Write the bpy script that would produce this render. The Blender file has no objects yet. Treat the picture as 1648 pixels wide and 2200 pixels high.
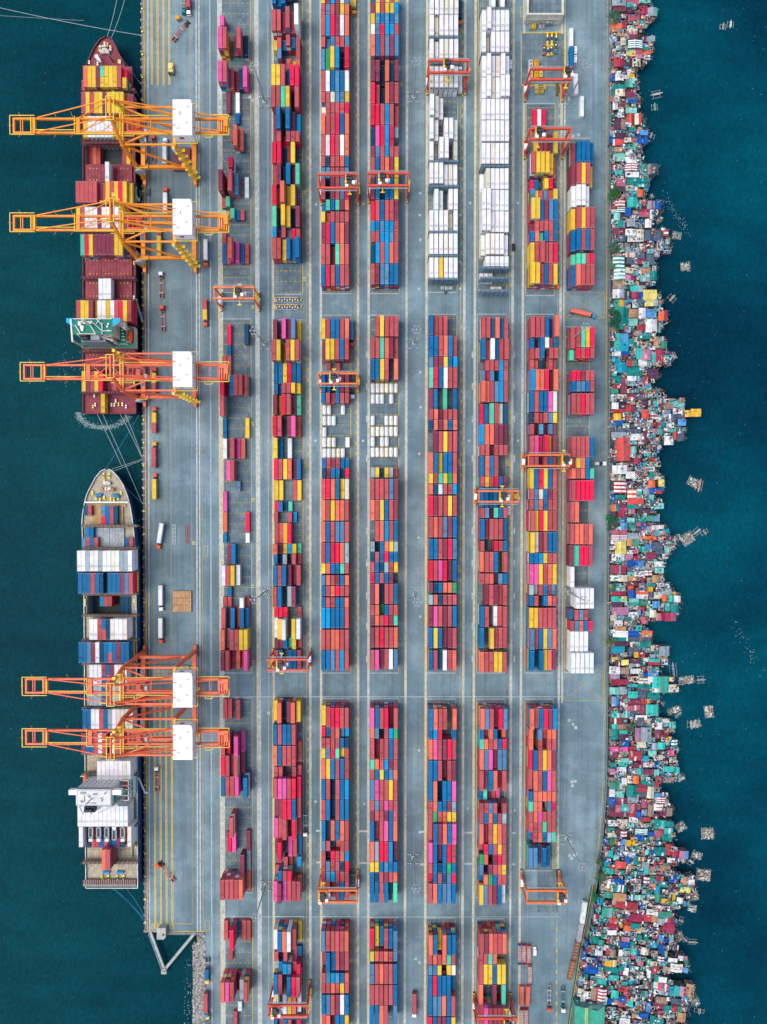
import bpy, math, random, re
import numpy as np
random.seed(7)
C = bpy.context.scene.collection
R = math.radians
# ------------------------------------------------------------------ camera, world, sun, exposure
F = 1550.0            # focal length in photograph pixels (photograph 1648 x 2200)
H = 440.0             # drone height above the yard
TILT = math.atan(32.0 / F)
cam = bpy.data.cameras.new("camera"); camo = bpy.data.objects.new("camera", cam); C.objects.link(camo)
camo.location = (0, 0, H); camo.rotation_euler = (-TILT, 0, 0)
cam.sensor_fit = 'HORIZONTAL'; cam.sensor_width = 36.0; cam.lens = 36.0 * F / 1648.0
cam.clip_start = 1.0; cam.clip_end = 6000.0
sc = bpy.context.scene; sc.camera = camo
w = bpy.data.worlds.new("World"); sc.world = w; w.use_nodes = True
nt = w.node_tree; bg = nt.nodes["Background"]
sky = nt.nodes.new("ShaderNodeTexSky"); sky.sky_type = 'NISHITA'; sky.sun_disc = False
SUN_EL, SUN_AZ = R(60), R(262)
sky.sun_elevation = SUN_EL; sky.sun_rotation = SUN_AZ; sky.air_density = 1.0; sky.dust_density = 1.2; sky.ozone_density = 1.5
nt.links.new(sky.outputs[0], bg.inputs[0]); bg.inputs[1].default_value = 0.145
sl = bpy.data.lights.new("sun", 'SUN'); so = bpy.data.objects.new("sun", sl); C.objects.link(so)
sl.energy = 2.0; sl.angle = R(55); sl.color = (1.0, 0.89, 0.76)
so.rotation_euler = (R(90) - SUN_EL, 0, -SUN_AZ + R(180)); so.location = (0, 0, 600)
sc.view_settings.view_transform = 'Standard'; sc.view_settings.look = 'None'
sc.view_settings.exposure = 0.70; sc.view_settings.gamma = 1.0
sc.render.engine = 'CYCLES'
sc.cycles.max_bounces = 4; sc.cycles.diffuse_bounces = 3; sc.cycles.glossy_bounces = 2

# ------------------------------------------------------------------ measuring: photograph pixel -> place at a known height
ct, st = math.cos(TILT), math.sin(TILT)
def P(px, py, h=0.0):
    a, b, c = (px - 824.0) / F, -(py - 1100.0) / F, -1.0
    y = b * ct + c * st; z = -b * st + c * ct
    t = (h - H) / z
    return (a * t, y * t)
def unP(x, y, z):
    dz = z - H
    b = y * ct - dz * st; c = y * st + dz * ct
    return (824.0 + F * x / -c, 1100.0 - F * b / -c)

# ------------------------------------------------------------------ materials
def srgb(r, g, b):
    f = lambda v: (v / 255.0 / 12.92) if v <= 10 else (((v / 255.0) + 0.055) / 1.055) ** 2.4
    return (f(r), f(g), f(b))
def newmat(name):
    m = bpy.data.materials.new(name); m.use_nodes = True
    return m, m.node_tree, m.node_tree.nodes["Principled BSDF"]
def noise(nt, scale, detail=3, vec=None, stretch=None, rough=0.6):
    g = nt.nodes.new("ShaderNodeNewGeometry"); n = nt.nodes.new("ShaderNodeTexNoise")
    n.inputs["Scale"].default_value = scale; n.inputs["Detail"].default_value = detail; n.inputs["Roughness"].default_value = rough
    src = g.outputs["Position"]
    if stretch:
        mp = nt.nodes.new("ShaderNodeMapping"); mp.inputs["Scale"].default_value = stretch
        nt.links.new(src, mp.inputs[0]); src = mp.outputs[0]
    nt.links.new(src, n.inputs["Vector"])
    return n.outputs["Fac"]
def ramp(nt, fac, stops):
    r = nt.nodes.new("ShaderNodeValToRGB"); e = r.color_ramp.elements
    while len(e) > 1: e.remove(e[0])
    e[0].position = stops[0][0]; e[0].color = (*stops[0][1], 1)
    for p, c in stops[1:]:
        q = e.new(p); q.color = (*c, 1)
    nt.links.new(fac, r.inputs[0]); return r.outputs[0]
def mix(nt, a, b, fac, mode='MIX'):
    m = nt.nodes.new("ShaderNodeMix"); m.data_type = 'RGBA'; m.blend_type = mode
    def put(s, v):
        if isinstance(v, (tuple, list)): s.default_value = (*v, 1)
        elif isinstance(v, (int, float)): s.default_value = v
        else: nt.links.new(v, s)
    put(m.inputs[0], fac); put(m.inputs[6], a); put(m.inputs[7], b)
    return m.outputs[2]
def bump(nt, bsdf, h, strength, dist=0.1):
    b = nt.nodes.new("ShaderNodeBump"); b.inputs["Strength"].default_value = strength; b.inputs["Distance"].default_value = dist
    nt.links.new(h, b.inputs["Height"]); nt.links.new(b.outputs[0], bsdf.inputs["Normal"])
G0, G1, GW = (0, 0, 0), (1, 1, 1), (0.5, 0.5, 0.5)
def attr_mat(name, rough=0.55, dirt=(0.16, 0.10, 0.07), amount=0.35, lo=0.8, hi=1.06, scale=0.25, metallic=0.0, stripes=None):
    m, nt, b = newmat(name)
    a = nt.nodes.new("ShaderNodeVertexColor"); a.layer_name = "Col"
    v = ramp(nt, noise(nt, scale, 4), [(0.3, (lo,) * 3), (0.7, (hi,) * 3)])
    c = mix(nt, a.outputs[0], v, 1.0, 'MULTIPLY')
    d = ramp(nt, noise(nt, 1.1, 5, stretch=(1, 0.45, 1)), [(0.56, G0), (0.72, (amount,) * 3)])
    c = mix(nt, c, dirt, d)
    if stripes:
        wv = nt.nodes.new("ShaderNodeTexWave"); wv.wave_type = 'BANDS'; wv.bands_direction = stripes
        wv.inputs["Scale"].default_value = 0.42
        tc = nt.nodes.new("ShaderNodeTexCoord"); nt.links.new(tc.outputs["Object"], wv.inputs["Vector"])
        s = ramp(nt, wv.outputs["Fac"], [(0.45, (0.42, 0.45, 0.45)), (0.55, G1)])
        c = mix(nt, c, s, 0.55, 'MULTIPLY')
    nt.links.new(c, b.inputs["Base Color"]); b.inputs["Roughness"].default_value = rough; b.inputs["Metallic"].default_value = metallic; b.inputs["Specular IOR Level"].default_value = 0.15
    return m
def plain(name, col, rough=0.6, var=0.15, scale=0.5, metallic=0.0):
    m, nt, b = newmat(name)
    c = mix(nt, col, ramp(nt, noise(nt, scale, 4), [(0.3, (1 - var,) * 3), (0.7, (1 + var * 0.5,) * 3)]), 1.0, 'MULTIPLY')
    nt.links.new(c, b.inputs["Base Color"]); b.inputs["Roughness"].default_value = rough; b.inputs["Metallic"].default_value = metallic
    return m
M = {}
M['container'] = attr_mat("container_paint", rough=0.6, amount=0.16)
M['paint'] = attr_mat("painted_steel", rough=0.45, amount=0.2, lo=0.88)
M['roof'] = attr_mat("roof_sheet", rough=0.6, dirt=(0.20, 0.13, 0.10), amount=0.45, lo=0.7, hi=1.1, scale=0.45)
M['deck'] = attr_mat("ship_deck", rough=0.8, dirt=(0.20, 0.085, 0.035), amount=0.85, lo=0.7, scale=0.3)
M['line'] = attr_mat("road_paint", rough=0.7, dirt=(0.12, 0.14, 0.16), amount=0.85, lo=0.75, scale=0.6)
def build_ground():
    m, nt, b = newmat("asphalt")
    big = ramp(nt, noise(nt, 0.012, 4), [(0.35, (0.115, 0.182, 0.206)), (0.52, (0.150, 0.230, 0.256)), (0.68, (0.205, 0.285, 0.302))])
    lanes = ramp(nt, noise(nt, 0.16, 3, stretch=(1, 0.03, 1)), [(0.3, (0.86,) * 3), (0.65, (1.06,) * 3)])
    c = mix(nt, big, lanes, 1.0, 'MULTIPLY')
    fine = ramp(nt, noise(nt, 1.4, 6, rough=0.8), [(0.25, (0.78,) * 3), (0.75, (1.2,) * 3)])
    c = mix(nt, c, fine, 1.0, 'MULTIPLY')
    sp = ramp(nt, noise(nt, 0.35, 5, rough=0.75), [(0.62, G0), (0.78, (0.7,) * 3)])
    c = mix(nt, c, (0.04, 0.05, 0.055), sp)
    tr_ = ramp(nt, noise(nt, 0.5, 4, stretch=(1, 0.012, 1), rough=0.7), [(0.52, G0), (0.72, (0.45,) * 3)])      # tyre tracks along the lanes
    c = mix(nt, c, (0.05, 0.07, 0.085), tr_)
    pt = ramp(nt, noise(nt, 0.045, 5, rough=0.7), [(0.45, (0.84,) * 3), (0.55, (1.06,) * 3), (0.66, (1.22,) * 3)])
    c = mix(nt, c, pt, 1.0, 'MULTIPLY')
    bk = nt.nodes.new("ShaderNodeTexBrick"); bk.inputs["Scale"].default_value = 1.0; bk.inputs["Mortar Size"].default_value = 0.06; bk.inputs["Brick Width"].default_value = 9.0; bk.inputs["Row Height"].default_value = 6.0; bk.offset = 0
    bk.inputs["Color1"].default_value = (1, 1, 1, 1); bk.inputs["Color2"].default_value = (0.94, 0.94, 0.94, 1); bk.inputs["Mortar"].default_value = (0.7, 0.7, 0.7, 1)
    gg = nt.nodes.new("ShaderNodeNewGeometry"); nt.links.new(gg.outputs["Position"], bk.inputs["Vector"])
    c = mix(nt, c, bk.outputs[0], 0.7, 'MULTIPLY')
    nt.links.new(c, b.inputs["Base Color"]); b.inputs["Roughness"].default_value = 0.85
    return m
M['asphalt'] = build_ground()
def build_bed():
    m, nt, b = newmat("stacking_bed")
    c = ramp(nt, noise(nt, 0.08, 5), [(0.3, (0.065, 0.10, 0.115)), (0.55, (0.122, 0.175, 0.195)), (0.75, (0.185, 0.24, 0.255))])
    c = mix(nt, c, (0.03, 0.035, 0.04), ramp(nt, noise(nt, 0.5, 6, rough=0.75), [(0.6, G0), (0.75, (0.7,) * 3)]))
    bk = nt.nodes.new("ShaderNodeTexBrick"); bk.inputs["Scale"].default_value = 1.0; bk.inputs["Mortar Size"].default_value = 0.12; bk.inputs["Brick Width"].default_value = 2.75; bk.inputs["Row Height"].default_value = 3.2; bk.offset = 0
    bk.inputs["Color1"].default_value = (1.12, 1.12, 1.12, 1); bk.inputs["Color2"].default_value = (0.8, 0.8, 0.8, 1); bk.inputs["Mortar"].default_value = (0.55, 0.55, 0.55, 1)
    gg = nt.nodes.new("ShaderNodeNewGeometry"); nt.links.new(gg.outputs["Position"], bk.inputs["Vector"])
    c = mix(nt, c, bk.outputs[0], 0.8, 'MULTIPLY')
    nt.links.new(c, b.inputs["Base Color"]); b.inputs["Roughness"].default_value = 0.85
    return m
M['bed'] = build_bed()
def build_water():
    m, nt, b = newmat("harbour_water")
    g = nt.nodes.new("ShaderNodeNewGeometry"); sx = nt.nodes.new("ShaderNodeSeparateXYZ"); nt.links.new(g.outputs["Position"], sx.inputs[0])
    mr = nt.nodes.new("ShaderNodeMapRange"); mr.inputs[1].default_value = -90; mr.inputs[2].default_value = 160; nt.links.new(sx.outputs[0], mr.inputs[0])
    cl = ramp(nt, noise(nt, 0.006, 3), [(0.35, (0.0, 0.029, 0.040)), (0.7, (0.0, 0.045, 0.052))])      # turbid harbour side
    cr = ramp(nt, noise(nt, 0.004, 3), [(0.42, (0.0, 0.023, 0.042)), (0.58, (0.0, 0.054, 0.078))])     # clearer open side
    c = mix(nt, cl, cr, mr.outputs[0])
    c2 = ramp(nt, noise(nt, 0.45, 5, stretch=(1.2, 0.8, 1), rough=0.7), [(0.3, (0.80,) * 3), (0.72, (1.35,) * 3)])  # light and dark of the ripples, put into the base colour
    c = mix(nt, c, c2, 1.0, 'MULTIPLY')
    sw = ramp(nt, noise(nt, 0.05, 5, stretch=(0.5, 1.6, 1), rough=0.65), [(0.3, (0.86,) * 3), (0.75, (1.22,) * 3)])  # broader swell tones, painted into the colour the same way
    c = mix(nt, c, sw, 1.0, 'MULTIPLY')
    nt.links.new(c, b.inputs["Base Color"]); b.inputs["Roughness"].default_value = 0.30; b.inputs["IOR"].default_value = 1.33; b.inputs["Specular IOR Level"].default_value = 0.05
    n1 = noise(nt, 0.55, 6, stretch=(1.4, 0.7, 1), rough=0.65)
    bump(nt, b, n1, 0.9, 0.6)
    return m
M['water'] = build_water()
M['concrete'] = plain("pale_concrete", (0.42, 0.46, 0.43), 0.85, 0.35, 0.4)
M['orange'] = plain("crane_orange", (0.86, 0.26, 0.006), 0.45, 0.2)
M['redorange'] = plain("crane_red_orange", (0.78, 0.125, 0.035), 0.45, 0.2)
M['red'] = plain("gantry_red", (0.62, 0.07, 0.03), 0.45, 0.2)
M['gorange'] = plain("gantry_orange", (0.74, 0.155, 0.025), 0.45, 0.2)
M['yellow'] = plain("rail_yellow", (0.78, 0.57, 0.03), 0.5, 0.15)
M['white'] = plain("white_paint", (0.74, 0.74, 0.72), 0.45, 0.08, 0.3)
M['dark'] = plain("dark_machinery", (0.035, 0.04, 0.05), 0.5, 0.3)
M['grey'] = plain("grey_steel", (0.28, 0.31, 0.32), 0.5, 0.2)
M['rubber'] = plain("tyre_rubber", (0.02, 0.02, 0.022), 0.8, 0.1)
M['glass'] = plain("dark_glass", (0.02, 0.04, 0.06), 0.1, 0.05)
M['rack'] = plain("rack_galvanised", (0.10, 0.17, 0.21), 0.5, 0.25)
M['wood'] = plain("worn_timber", (0.30, 0.22, 0.15), 0.8, 0.4, 1.2)
M['plank'] = plain("bleached_bamboo", (0.42, 0.38, 0.33), 0.8, 0.5, 1.6)
M['leaf'] = attr_mat("leaves", rough=0.7, amount=0.0, lo=0.6, hi=1.3, scale=1.2)
M['rock'] = attr_mat("riprap_rock", rough=0.9, amount=0.4, lo=0.6, hi=1.2, scale=0.7)
M['foam'] = plain("white_foam", (0.40, 0.52, 0.52), 0.7, 0.2, 2.0)
M['rope'] = plain("mooring_rope", (0.42, 0.46, 0.45), 0.8, 0.1)
M['brope'] = plain("blue_rope", (0.02, 0.20, 0.36), 0.8, 0.1)

# ------------------------------------------------------------------ mesh builder
class MB:
    def __init__(s): s.v = []; s.f = []; s.c = []
    def add(s, vs, fs, col=(0.5, 0.5, 0.5)):
        k = len(s.v); s.v.extend(vs)
        for f in fs: s.f.append(tuple(i + k for i in f)); s.c.append(col)
    def box(s, x0, x1, y0, y1, z0, z1, col=(0.5, 0.5, 0.5)):
        s.add([(x0, y0, z0), (x1, y0, z0), (x1, y1, z0), (x0, y1, z0), (x0, y0, z1), (x1, y0, z1), (x1, y1, z1), (x0, y1, z1)],
              [(0, 3, 2, 1), (4, 5, 6, 7), (0, 1, 5, 4), (1, 2, 6, 5), (2, 3, 7, 6), (3, 0, 4, 7)], col)
    def bar(s, p, q, wd, hd=None, col=(0.5, 0.5, 0.5), up=(0, 0, 1)):
        hd = hd or wd
        p = np.array(p, float); q = np.array(q, float); d = q - p; L = np.linalg.norm(d)
        if L < 1e-6: return
        d /= L; u = np.array(up, float)
        if abs(d @ u) > 0.98: u = np.array((0, 1.0, 0))
        a = np.cross(d, u); a /= np.linalg.norm(a); b = np.cross(a, d)
        a *= wd / 2; b *= hd / 2
        vs = [tuple(e + sa * a + sb * b) for e in (p, q) for sa, sb in ((-1, -1), (1, -1), (1, 1), (-1, 1))]
        s.add(vs, [(0, 1, 2, 3), (7, 6, 5, 4), (0, 4, 5, 1), (1, 5, 6, 2), (2, 6, 7, 3), (3, 7, 4, 0)], col)
    def cyl(s, p, q, r, n=10, col=(0.5, 0.5, 0.5), r2=None):
        r2 = r if r2 is None else r2
        p = np.array(p, float); q = np.array(q, float); d = q - p; d /= np.linalg.norm(d)
        u = np.array((0, 0, 1.0)) if abs(d[2]) < 0.9 else np.array((0, 1.0, 0))
        a = np.cross(d, u); a /= np.linalg.norm(a); b = np.cross(d, a)
        vs = []
        for e, rr in ((p, r), (q, r2)):
            for i in range(n):
                t = 2 * math.pi * i / n; vs.append(tuple(e + rr * (math.cos(t) * a + math.sin(t) * b)))
        s.add(vs, [tuple(range(n))[::-1], tuple(range(n, 2 * n))] + [(i, (i + 1) % n, n + (i + 1) % n, n + i) for i in range(n)], col)
    def prism(s, poly, z0, z1, col=(0.5, 0.5, 0.5), side=None):
        n = len(poly)
        a = sum(poly[i][0] * poly[(i + 1) % n][1] - poly[(i + 1) % n][0] * poly[i][1] for i in range(n))
        if a < 0: poly = poly[::-1]
        vs = [(x, y, z0) for x, y in poly] + [(x, y, z1) for x, y in poly]
        s.add(vs, [tuple(range(n))[::-1], tuple(range(n, 2 * n))], col)
        k = len(s.v) - 2 * n
        for i in range(n):
            j = (i + 1) % n
            s.f.append((k + i, k + j, k + n + j, k + n + i)); s.c.append(side or col)
    def rbox(s, cx, cy, ang, lx, ly, z0, z1, col=(0.5, 0.5, 0.5), ox=0, oy=0):
        ca, sa = math.cos(ang), math.sin(ang)
        pts = [(cx + (ox + a * lx / 2) * ca - (oy + b * ly / 2) * sa, cy + (ox + a * lx / 2) * sa + (oy + b * ly / 2) * ca) for a, b in ((-1, -1), (1, -1), (1, 1), (-1, 1))]
        s.prism(pts, z0, z1, col)
    def build(s, name, mat, parent=None, origin=(0, 0, 0)):
        me = bpy.data.meshes.new(name)
        v = np.array(s.v, dtype=float).reshape(-1, 3) - np.array(origin, float)
        me.from_pydata(v.tolist(), [], s.f)
        at = me.color_attributes.new("Col", 'FLOAT_COLOR', 'CORNER')
        lt = np.fromiter((len(f) for f in s.f), int, len(s.f))
        cols = np.ones((len(s.f), 4)); cols[:, :3] = np.array(s.c)
        at.data.foreach_set("color", np.repeat(cols, lt, axis=0).astype('f').ravel())
        me.materials.append(M[mat] if isinstance(mat, str) else mat)
        o = bpy.data.objects.new(name, me); C.objects.link(o)
        if parent is not None: o.parent = parent
        else: o.location = origin
        return o
def tag(o, label=None, cat=None, group=None, kind=None):
    if label: o["label"] = label
    if cat: o["category"] = cat
    if group: o["group"] = group
    if kind: o["kind"] = kind
    return o
def thing(name, label, cat, loc, group=None, rz=0.0):
    o = bpy.data.objects.new(name, None); C.objects.link(o); o.location = loc; o.rotation_euler = (0, 0, rz)
    o.empty_display_size = 1.0
    return tag(o, label, cat, group)
ORD = ['zeroth', 'first', 'second', 'third', 'fourth', 'fifth', 'sixth', 'seventh', 'eighth', 'ninth', 'tenth', 'eleventh', 'twelfth', 'thirteenth', 'fourteenth', 'fifteenth', 'sixteenth']
def nth(k):
    if k < len(ORD): return ORD[k]
    s = {1: 'st', 2: 'nd', 3: 'rd'}.get(k % 10, 'th') if k % 100 not in (11, 12, 13) else 'th'
    return f"{k}{s}"

def text_mesh(name, txt, size, loc, rot, mat, parent=None, extrude=0.0, offset=0.0):
    cu = bpy.data.curves.new(name, 'FONT'); cu.body = txt; cu.size = size; cu.align_x = 'CENTER'; cu.align_y = 'CENTER'; cu.extrude = extrude; cu.offset = offset
    t = bpy.data.objects.new(name, cu); C.objects.link(t); bpy.context.view_layer.update()
    me = bpy.data.meshes.new_from_object(t.evaluated_get(bpy.context.evaluated_depsgraph_get())); me.name = name
    bpy.data.objects.remove(t); me.materials.clear(); me.materials.append(M[mat])
    o = bpy.data.objects.new(name, me); C.objects.link(o); o.location = loc; o.rotation_euler = rot
    if parent: o.parent = parent
    return o
# ------------------------------------------------------------------ the setting: water, land, beds, paint
WL = -3.2
b = MB(); b.add([(-2500, -2500, WL), (2500, -2500, WL), (2500, 2500, WL), (-2500, 2500, WL)], [(0, 1, 2, 3)])
tag(b.build("water", 'water'), kind='structure')
def SW(y):     # photograph x of the sea wall at photograph y
    return float(np.interp(y, [-80, 0, 1000, 1500, 1700, 1800, 1850, 1900, 1950, 2000, 2050, 2100, 2150, 2200, 2280],
                           [1311, 1310.5, 1307, 1304, 1301, 1293, 1287, 1280, 1271, 1261, 1252, 1244, 1236, 1229, 1219]))
YS = list(range(-80, 2281, 40))
land = [P(304.5, -80), P(312, 2003), P(441, 2003), P(436, 2280)] + [P(SW(y), y) for y in YS[::-1]]
b = MB(); b.prism(land, WL - 3, 0.0)
tag(b.build("yard_pavement", 'asphalt'), kind='structure')
# concrete strip under the quay edge
b = MB()
b.prism([P(303.5, -80, 0.2), P(310.8, 2004), P(315.8, 2004), P(308.5, -80)], WL + 0.4, 0.25, (0.22, 0.15, 0.15))
tag(b.build("quay_edge", 'deck'), kind='structure')
# block edges: (left px at y300, right px at y300, left at y1950, right at y1950, lanes)
BLK = {'A': (478.5, 536.5, 482.6, 540.5, 6), 'B': (589.5, 648.2, 592.2, 650.2, 6), 'C': (692.3, 752, 693.0, 751.6, 6),
       'D': (796.7, 856, 795.3, 853.5, 6), 'E': (919.9, 981, 917.5, 976.0, 6), 'F': (1029.2, 1087.6, 1024.8, 1081.5, 6),
       'G': (1132.4, 1190.5, 1128.5, 1185.5, 6), 'H': (1217.6, 1265.5, 1214.2, 1262.0, 5)}
SEG = {'A': [(0, 625), (688, 1443), (1502, 1915), (1972, 2240)], 'B': [(-60, 629), (690, 1440), (1502, 1915), (1972, 2240)],
       'C': [(-60, 628), (680, 1443), (1504, 1918), (1972, 2240)], 'D': [(-60, 628), (680, 1446), (1504, 1920), (1974, 2240)],
       'E': [(-60, 625), (678, 1446), (1505, 1922), (1975, 2240)], 'F': [(-60, 620), (678, 1446), (1505, 1925), (1977, 2240)],
       'G': [(225, 632), (678, 1446), (1505, 1868), (0, 0)], 'H': [(300, 622), (705, 1442), (0, 0), (0, 0)]}
def interp_px(a, b_, y): return a + (b_ - a) * (y - 300.0) / 1650.0
bed = MB(); line = MB(); strip = MB()
YEL, WHT = (0.62, 0.42, 0.04), (0.55, 0.58, 0.56)
def vline(pxa, pxb, y0, y1, wpx, col, z=0.012, mb=None, n=1):
    """painted line running down the yard, px at y0 and at y1"""
    (mb or line).add([(*P(pxa - wpx / 2, y0), z), (*P(pxb - wpx / 2, y1), z), (*P(pxb + wpx / 2, y1), z), (*P(pxa + wpx / 2, y0), z)], [(0, 1, 2, 3)], col)
def hline(x0, x1, y, wpx, col, z=0.016):
    line.add([(*P(x0, y - wpx / 2), z), (*P(x0, y + wpx / 2), z), (*P(x1, y + wpx / 2), z), (*P(x1, y - wpx / 2), z)], [(0, 1, 2, 3)], col)
for k, (l0, r0, l1, r1, nl) in BLK.items():
    for (ya, yb) in SEG[k]:
        if yb <= ya: continue
        yb2 = min(yb, 1443) if ya < 1400 else yb
        la, lb = interp_px(l0, l1, ya), interp_px(l0, l1, yb2)
        ra, rb = interp_px(r0, r1, ya), interp_px(r0, r1, yb2)
        bed.add([(*P(la - 1, ya), .006), (*P(lb - 1, yb2), .006), (*P(rb + 1, yb2), .006), (*P(ra + 1, ya), .006)], [(0, 1, 2, 3)])
        vline(la - 2.0, lb - 2.0, ya, yb2, 1.0, YEL); vline(ra + 1.8, rb + 1.8, ya, yb2, 1.0, YEL)
        hline(la - 3, ra + 2, ya - 3, 1.0, WHT); hline(lb - 3, rb + 2, yb2 + 3, 1.0, WHT)
        y = ya + 6
        while y < yb2:
            for j in range(nl):
                x = interp_px(l0, l1, y) + (interp_px(r0, r1, y) - interp_px(l0, l1, y)) * (j + 0.5) / nl
                for dx in (-2.4, 1.1):
                    line.add([(*P(x + dx, y - .9), .014), (*P(x + dx, y + .9), .014), (*P(x + dx + 1.4, y + .9), .014), (*P(x + dx + 1.4, y - .9), .014)], [(0, 1, 2, 3)], YEL)
            y += 22.7
tag(bed.build("stacking_ground", 'bed'), kind='structure')
# concrete runways of the yard gantries
RUN = [(473, 479, 10), (552, 558, 9), (586.5, 588.5, 4.5), (666.5, 667, 5), (689.5, 690.5, 4.5), (769.5, 769.5, 5), (792.5, 791.5, 4.5), (874.5, 870.5, 5),
       (917.5, 914, 4.5), (999, 994, 5), (1021.5, 1017, 4.5), (1103, 1096, 5), (1125.5, 1117, 4.5), (1206.5, 1198, 5), (1213.5, 1206, 3)]
for a, b_, wd in RUN:
    ytop, ybot = -70, 2250
    if a > 1110: ybot = 1510 if a > 1210 else (1880 if a > 1200 else 2250)
    pa = a + (b_ - a) * (ytop - 300) / 1650.0; pb = a + (b_ - a) * (ybot - 300) / 1650.0
    if a > 1110 and a < 1210: pass
    strip.add([(*P(pa - wd / 2, ytop), .008), (*P(pb - wd / 2, ybot), .008), (*P(pb + wd / 2, ybot), .008), (*P(pa + wd / 2, ytop), .008)], [(0, 1, 2, 3)])
    vline(pa - wd / 2 - .2, pb - wd / 2 - .2, ytop, ybot, 0.9, YEL)
for (xa, xb, wd) in ((421.0, 424.5, 2.6), (427.2, 430.5, 2.6), (317.5, 321.5, 2.4)):
    strip.add([(*P(xa - wd / 2, -70), .008), (*P(xb - wd / 2, 2000), .008), (*P(xb + wd / 2, 2000), .008), (*P(xa + wd / 2, -70), .008)], [(0, 1, 2, 3)])
for px_, py_, s_ in ((560, 565, 3), (556, 650, 3), (441, 1990, 0), (1223, 1548, 6), (1231, 1556, 5), (1237, 1563, 7), (1229, 1680, 6), (1236, 1678, 6), (1230, 1688, 6), (1226, 1810, 6), (1236, 1836, 8), (1224, 1838, 6), (1228, 1844, 6),
                  (679, 439, 5), (781, 438, 5), (678, 947, 5), (780, 947, 5), (577, 1532, 6), (576, 948, 4), (989, 362, 5), (989, 462, 5), (988, 563, 5), (989, 620, 5), (1010, 436, 5), (1113, 436, 5), (903, 415, 5), (902, 462, 5), (903, 515, 5), (900, 620, 5), (903, 800, 5), (904, 875, 5), (901, 975, 5), (900, 1155, 5), (903, 1325, 5), (1008, 947, 5), (1113, 947, 5), (537, 208, 6), (543, 215, 6), (551, 1678, 6), (548, 1672, 6), (678, 1722, 5), (783, 1727, 5), (900, 1612, 5), (902, 1788, 5), (1005, 1737, 5), (1106, 1741, 5), (1232, 292, 6), (1243, 290, 6), (1238, 1440, 6), (893, 2060, 5), (902, 2068, 5)):
    if s_: strip.add([(*P(px_ - s_ / 2, py_ - s_ / 2), .02), (*P(px_ - s_ / 2, py_ + s_ / 2), .02), (*P(px_ + s_ / 2, py_ + s_ / 2), .02), (*P(px_ + s_ / 2, py_ - s_ / 2), .02)], [(0, 1, 2, 3)])
# kerb strip between D and E and a few cross slabs
for (x0, x1, y) in ((679, 692, 1785), (679, 692, 1853), (771, 789, 1786), (772, 789, 1854), (903, 914, 1787), (903, 914, 1857), (998, 1016, 1789), (998, 1016, 1856), (1100, 1108, 1790), (1100, 1108, 1857)):
    strip.add([(*P(x0, y - 2), .01), (*P(x0, y + 2), .01), (*P(x1, y + 2), .01), (*P(x1, y - 2), .01)], [(0, 1, 2, 3)])
for yy in (762, 830, 900, 985, 1140, 1210, 1280, 1345, 1416):
    for xx in (788, 1015, 1105):
        strip.add([(*P(xx - 1.5, yy - 7), .018), (*P(xx - 1.5, yy + 7), .018), (*P(xx + 1.5, yy + 7), .018), (*P(xx + 1.5, yy - 7), .018)], [(0, 1, 2, 3)])
tag(strip.build("concrete_runways", 'concrete'), kind='structure')
# painted lines
vline(304.2 + 5.2, 311.5 + 5.4, -70, 2000, 1.7, (0.72, 0.46, 0.02), z=0.27)
for i, (xa, xb) in enumerate(((325.5, 333.8), (338.3, 346.2), (350.8, 358.2), (363.2, 370.6))):
    def px_at(y): return xa + (xb - xa) * y / 2000.0
    for (y0, y1, dense) in ((-70, 182, 1), (182, 1500, 0), (1500, 1993, 1)):
        for d in (-1.35, 1.35):
            vline(px_at(y0) + d, px_at(y1) + d, y0, y1, 1.0 if dense else 0.55, (0.80, 0.52, 0.03) if dense else (0.30, 0.28, 0.16))
        y = y0
        while y < y1:
            x = px_at(y); c = YEL if dense else (0.27, 0.26, 0.17)
            if dense or i in (0, 3): line.add([(*P(x - 1.3, y + 1.6), .015), (*P(x - 1.3, y + 2.6), .015), (*P(x + 1.3, y + .8), .015), (*P(x + 1.3, y - .2), .015)], [(0, 1, 2, 3)], c)
            y += 3.6
vline(432, 436.6, 150, 2000, 0.8, (0.5, 0.36, 0.10)); vline(409, 414.4, -70, 1985, 0.7, (0.42, 0.34, 0.14))
vline(450.5, 455.5, -70, 2250, 2.6, (0.34, 0.40, 0.42)); vline(575.5, 577.5, -70, 2250, 1.4, (0.36, 0.42, 0.43))
hline(324, 414, 1985, 1.0, YEL); hline(313, 441, 2001.5, 1.6, (0.7, 0.45, 0.03))
for k in range(16): vline(325 + k * 3.2, 325 + k * 3.2, 1986, 1998, 1.0, (0.6, 0.45, 0.12))
for (x, y0, y1, wd) in ((442, 1173, 1195, 8), (445, 1977, 1998, 9), (1122, 15, 36, 8)):
    vline(x - wd / 2, x - wd / 2, y0, y1, .8, YEL); vline(x + wd / 2, x + wd / 2, y0, y1, .8, YEL); hline(x - wd / 2, x + wd / 2, y0, .8, YEL); hline(x - wd / 2, x + wd / 2, y1, .8, YEL)
for x in (661.8, 765.4, 993.2, 1098.4, 1202):
    xx = x
    vline(x - 2.8, x - 2.8 - (2.5 if x > 990 else 0), -60, 2240, 0.8, (0.5, 0.40, 0.12))
    y = -50
    while y < 2240:
        if not (630 < y < 682 or 1445 < y < 1503 or 1925 < y < 1972):
            x2 = x - (0 if x < 990 else (y - 300) * 0.0035)
            vline(x2, x2, y, y + 8, 1.3, (0.66, 0.50, 0.07))
        y += 22.7
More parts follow.
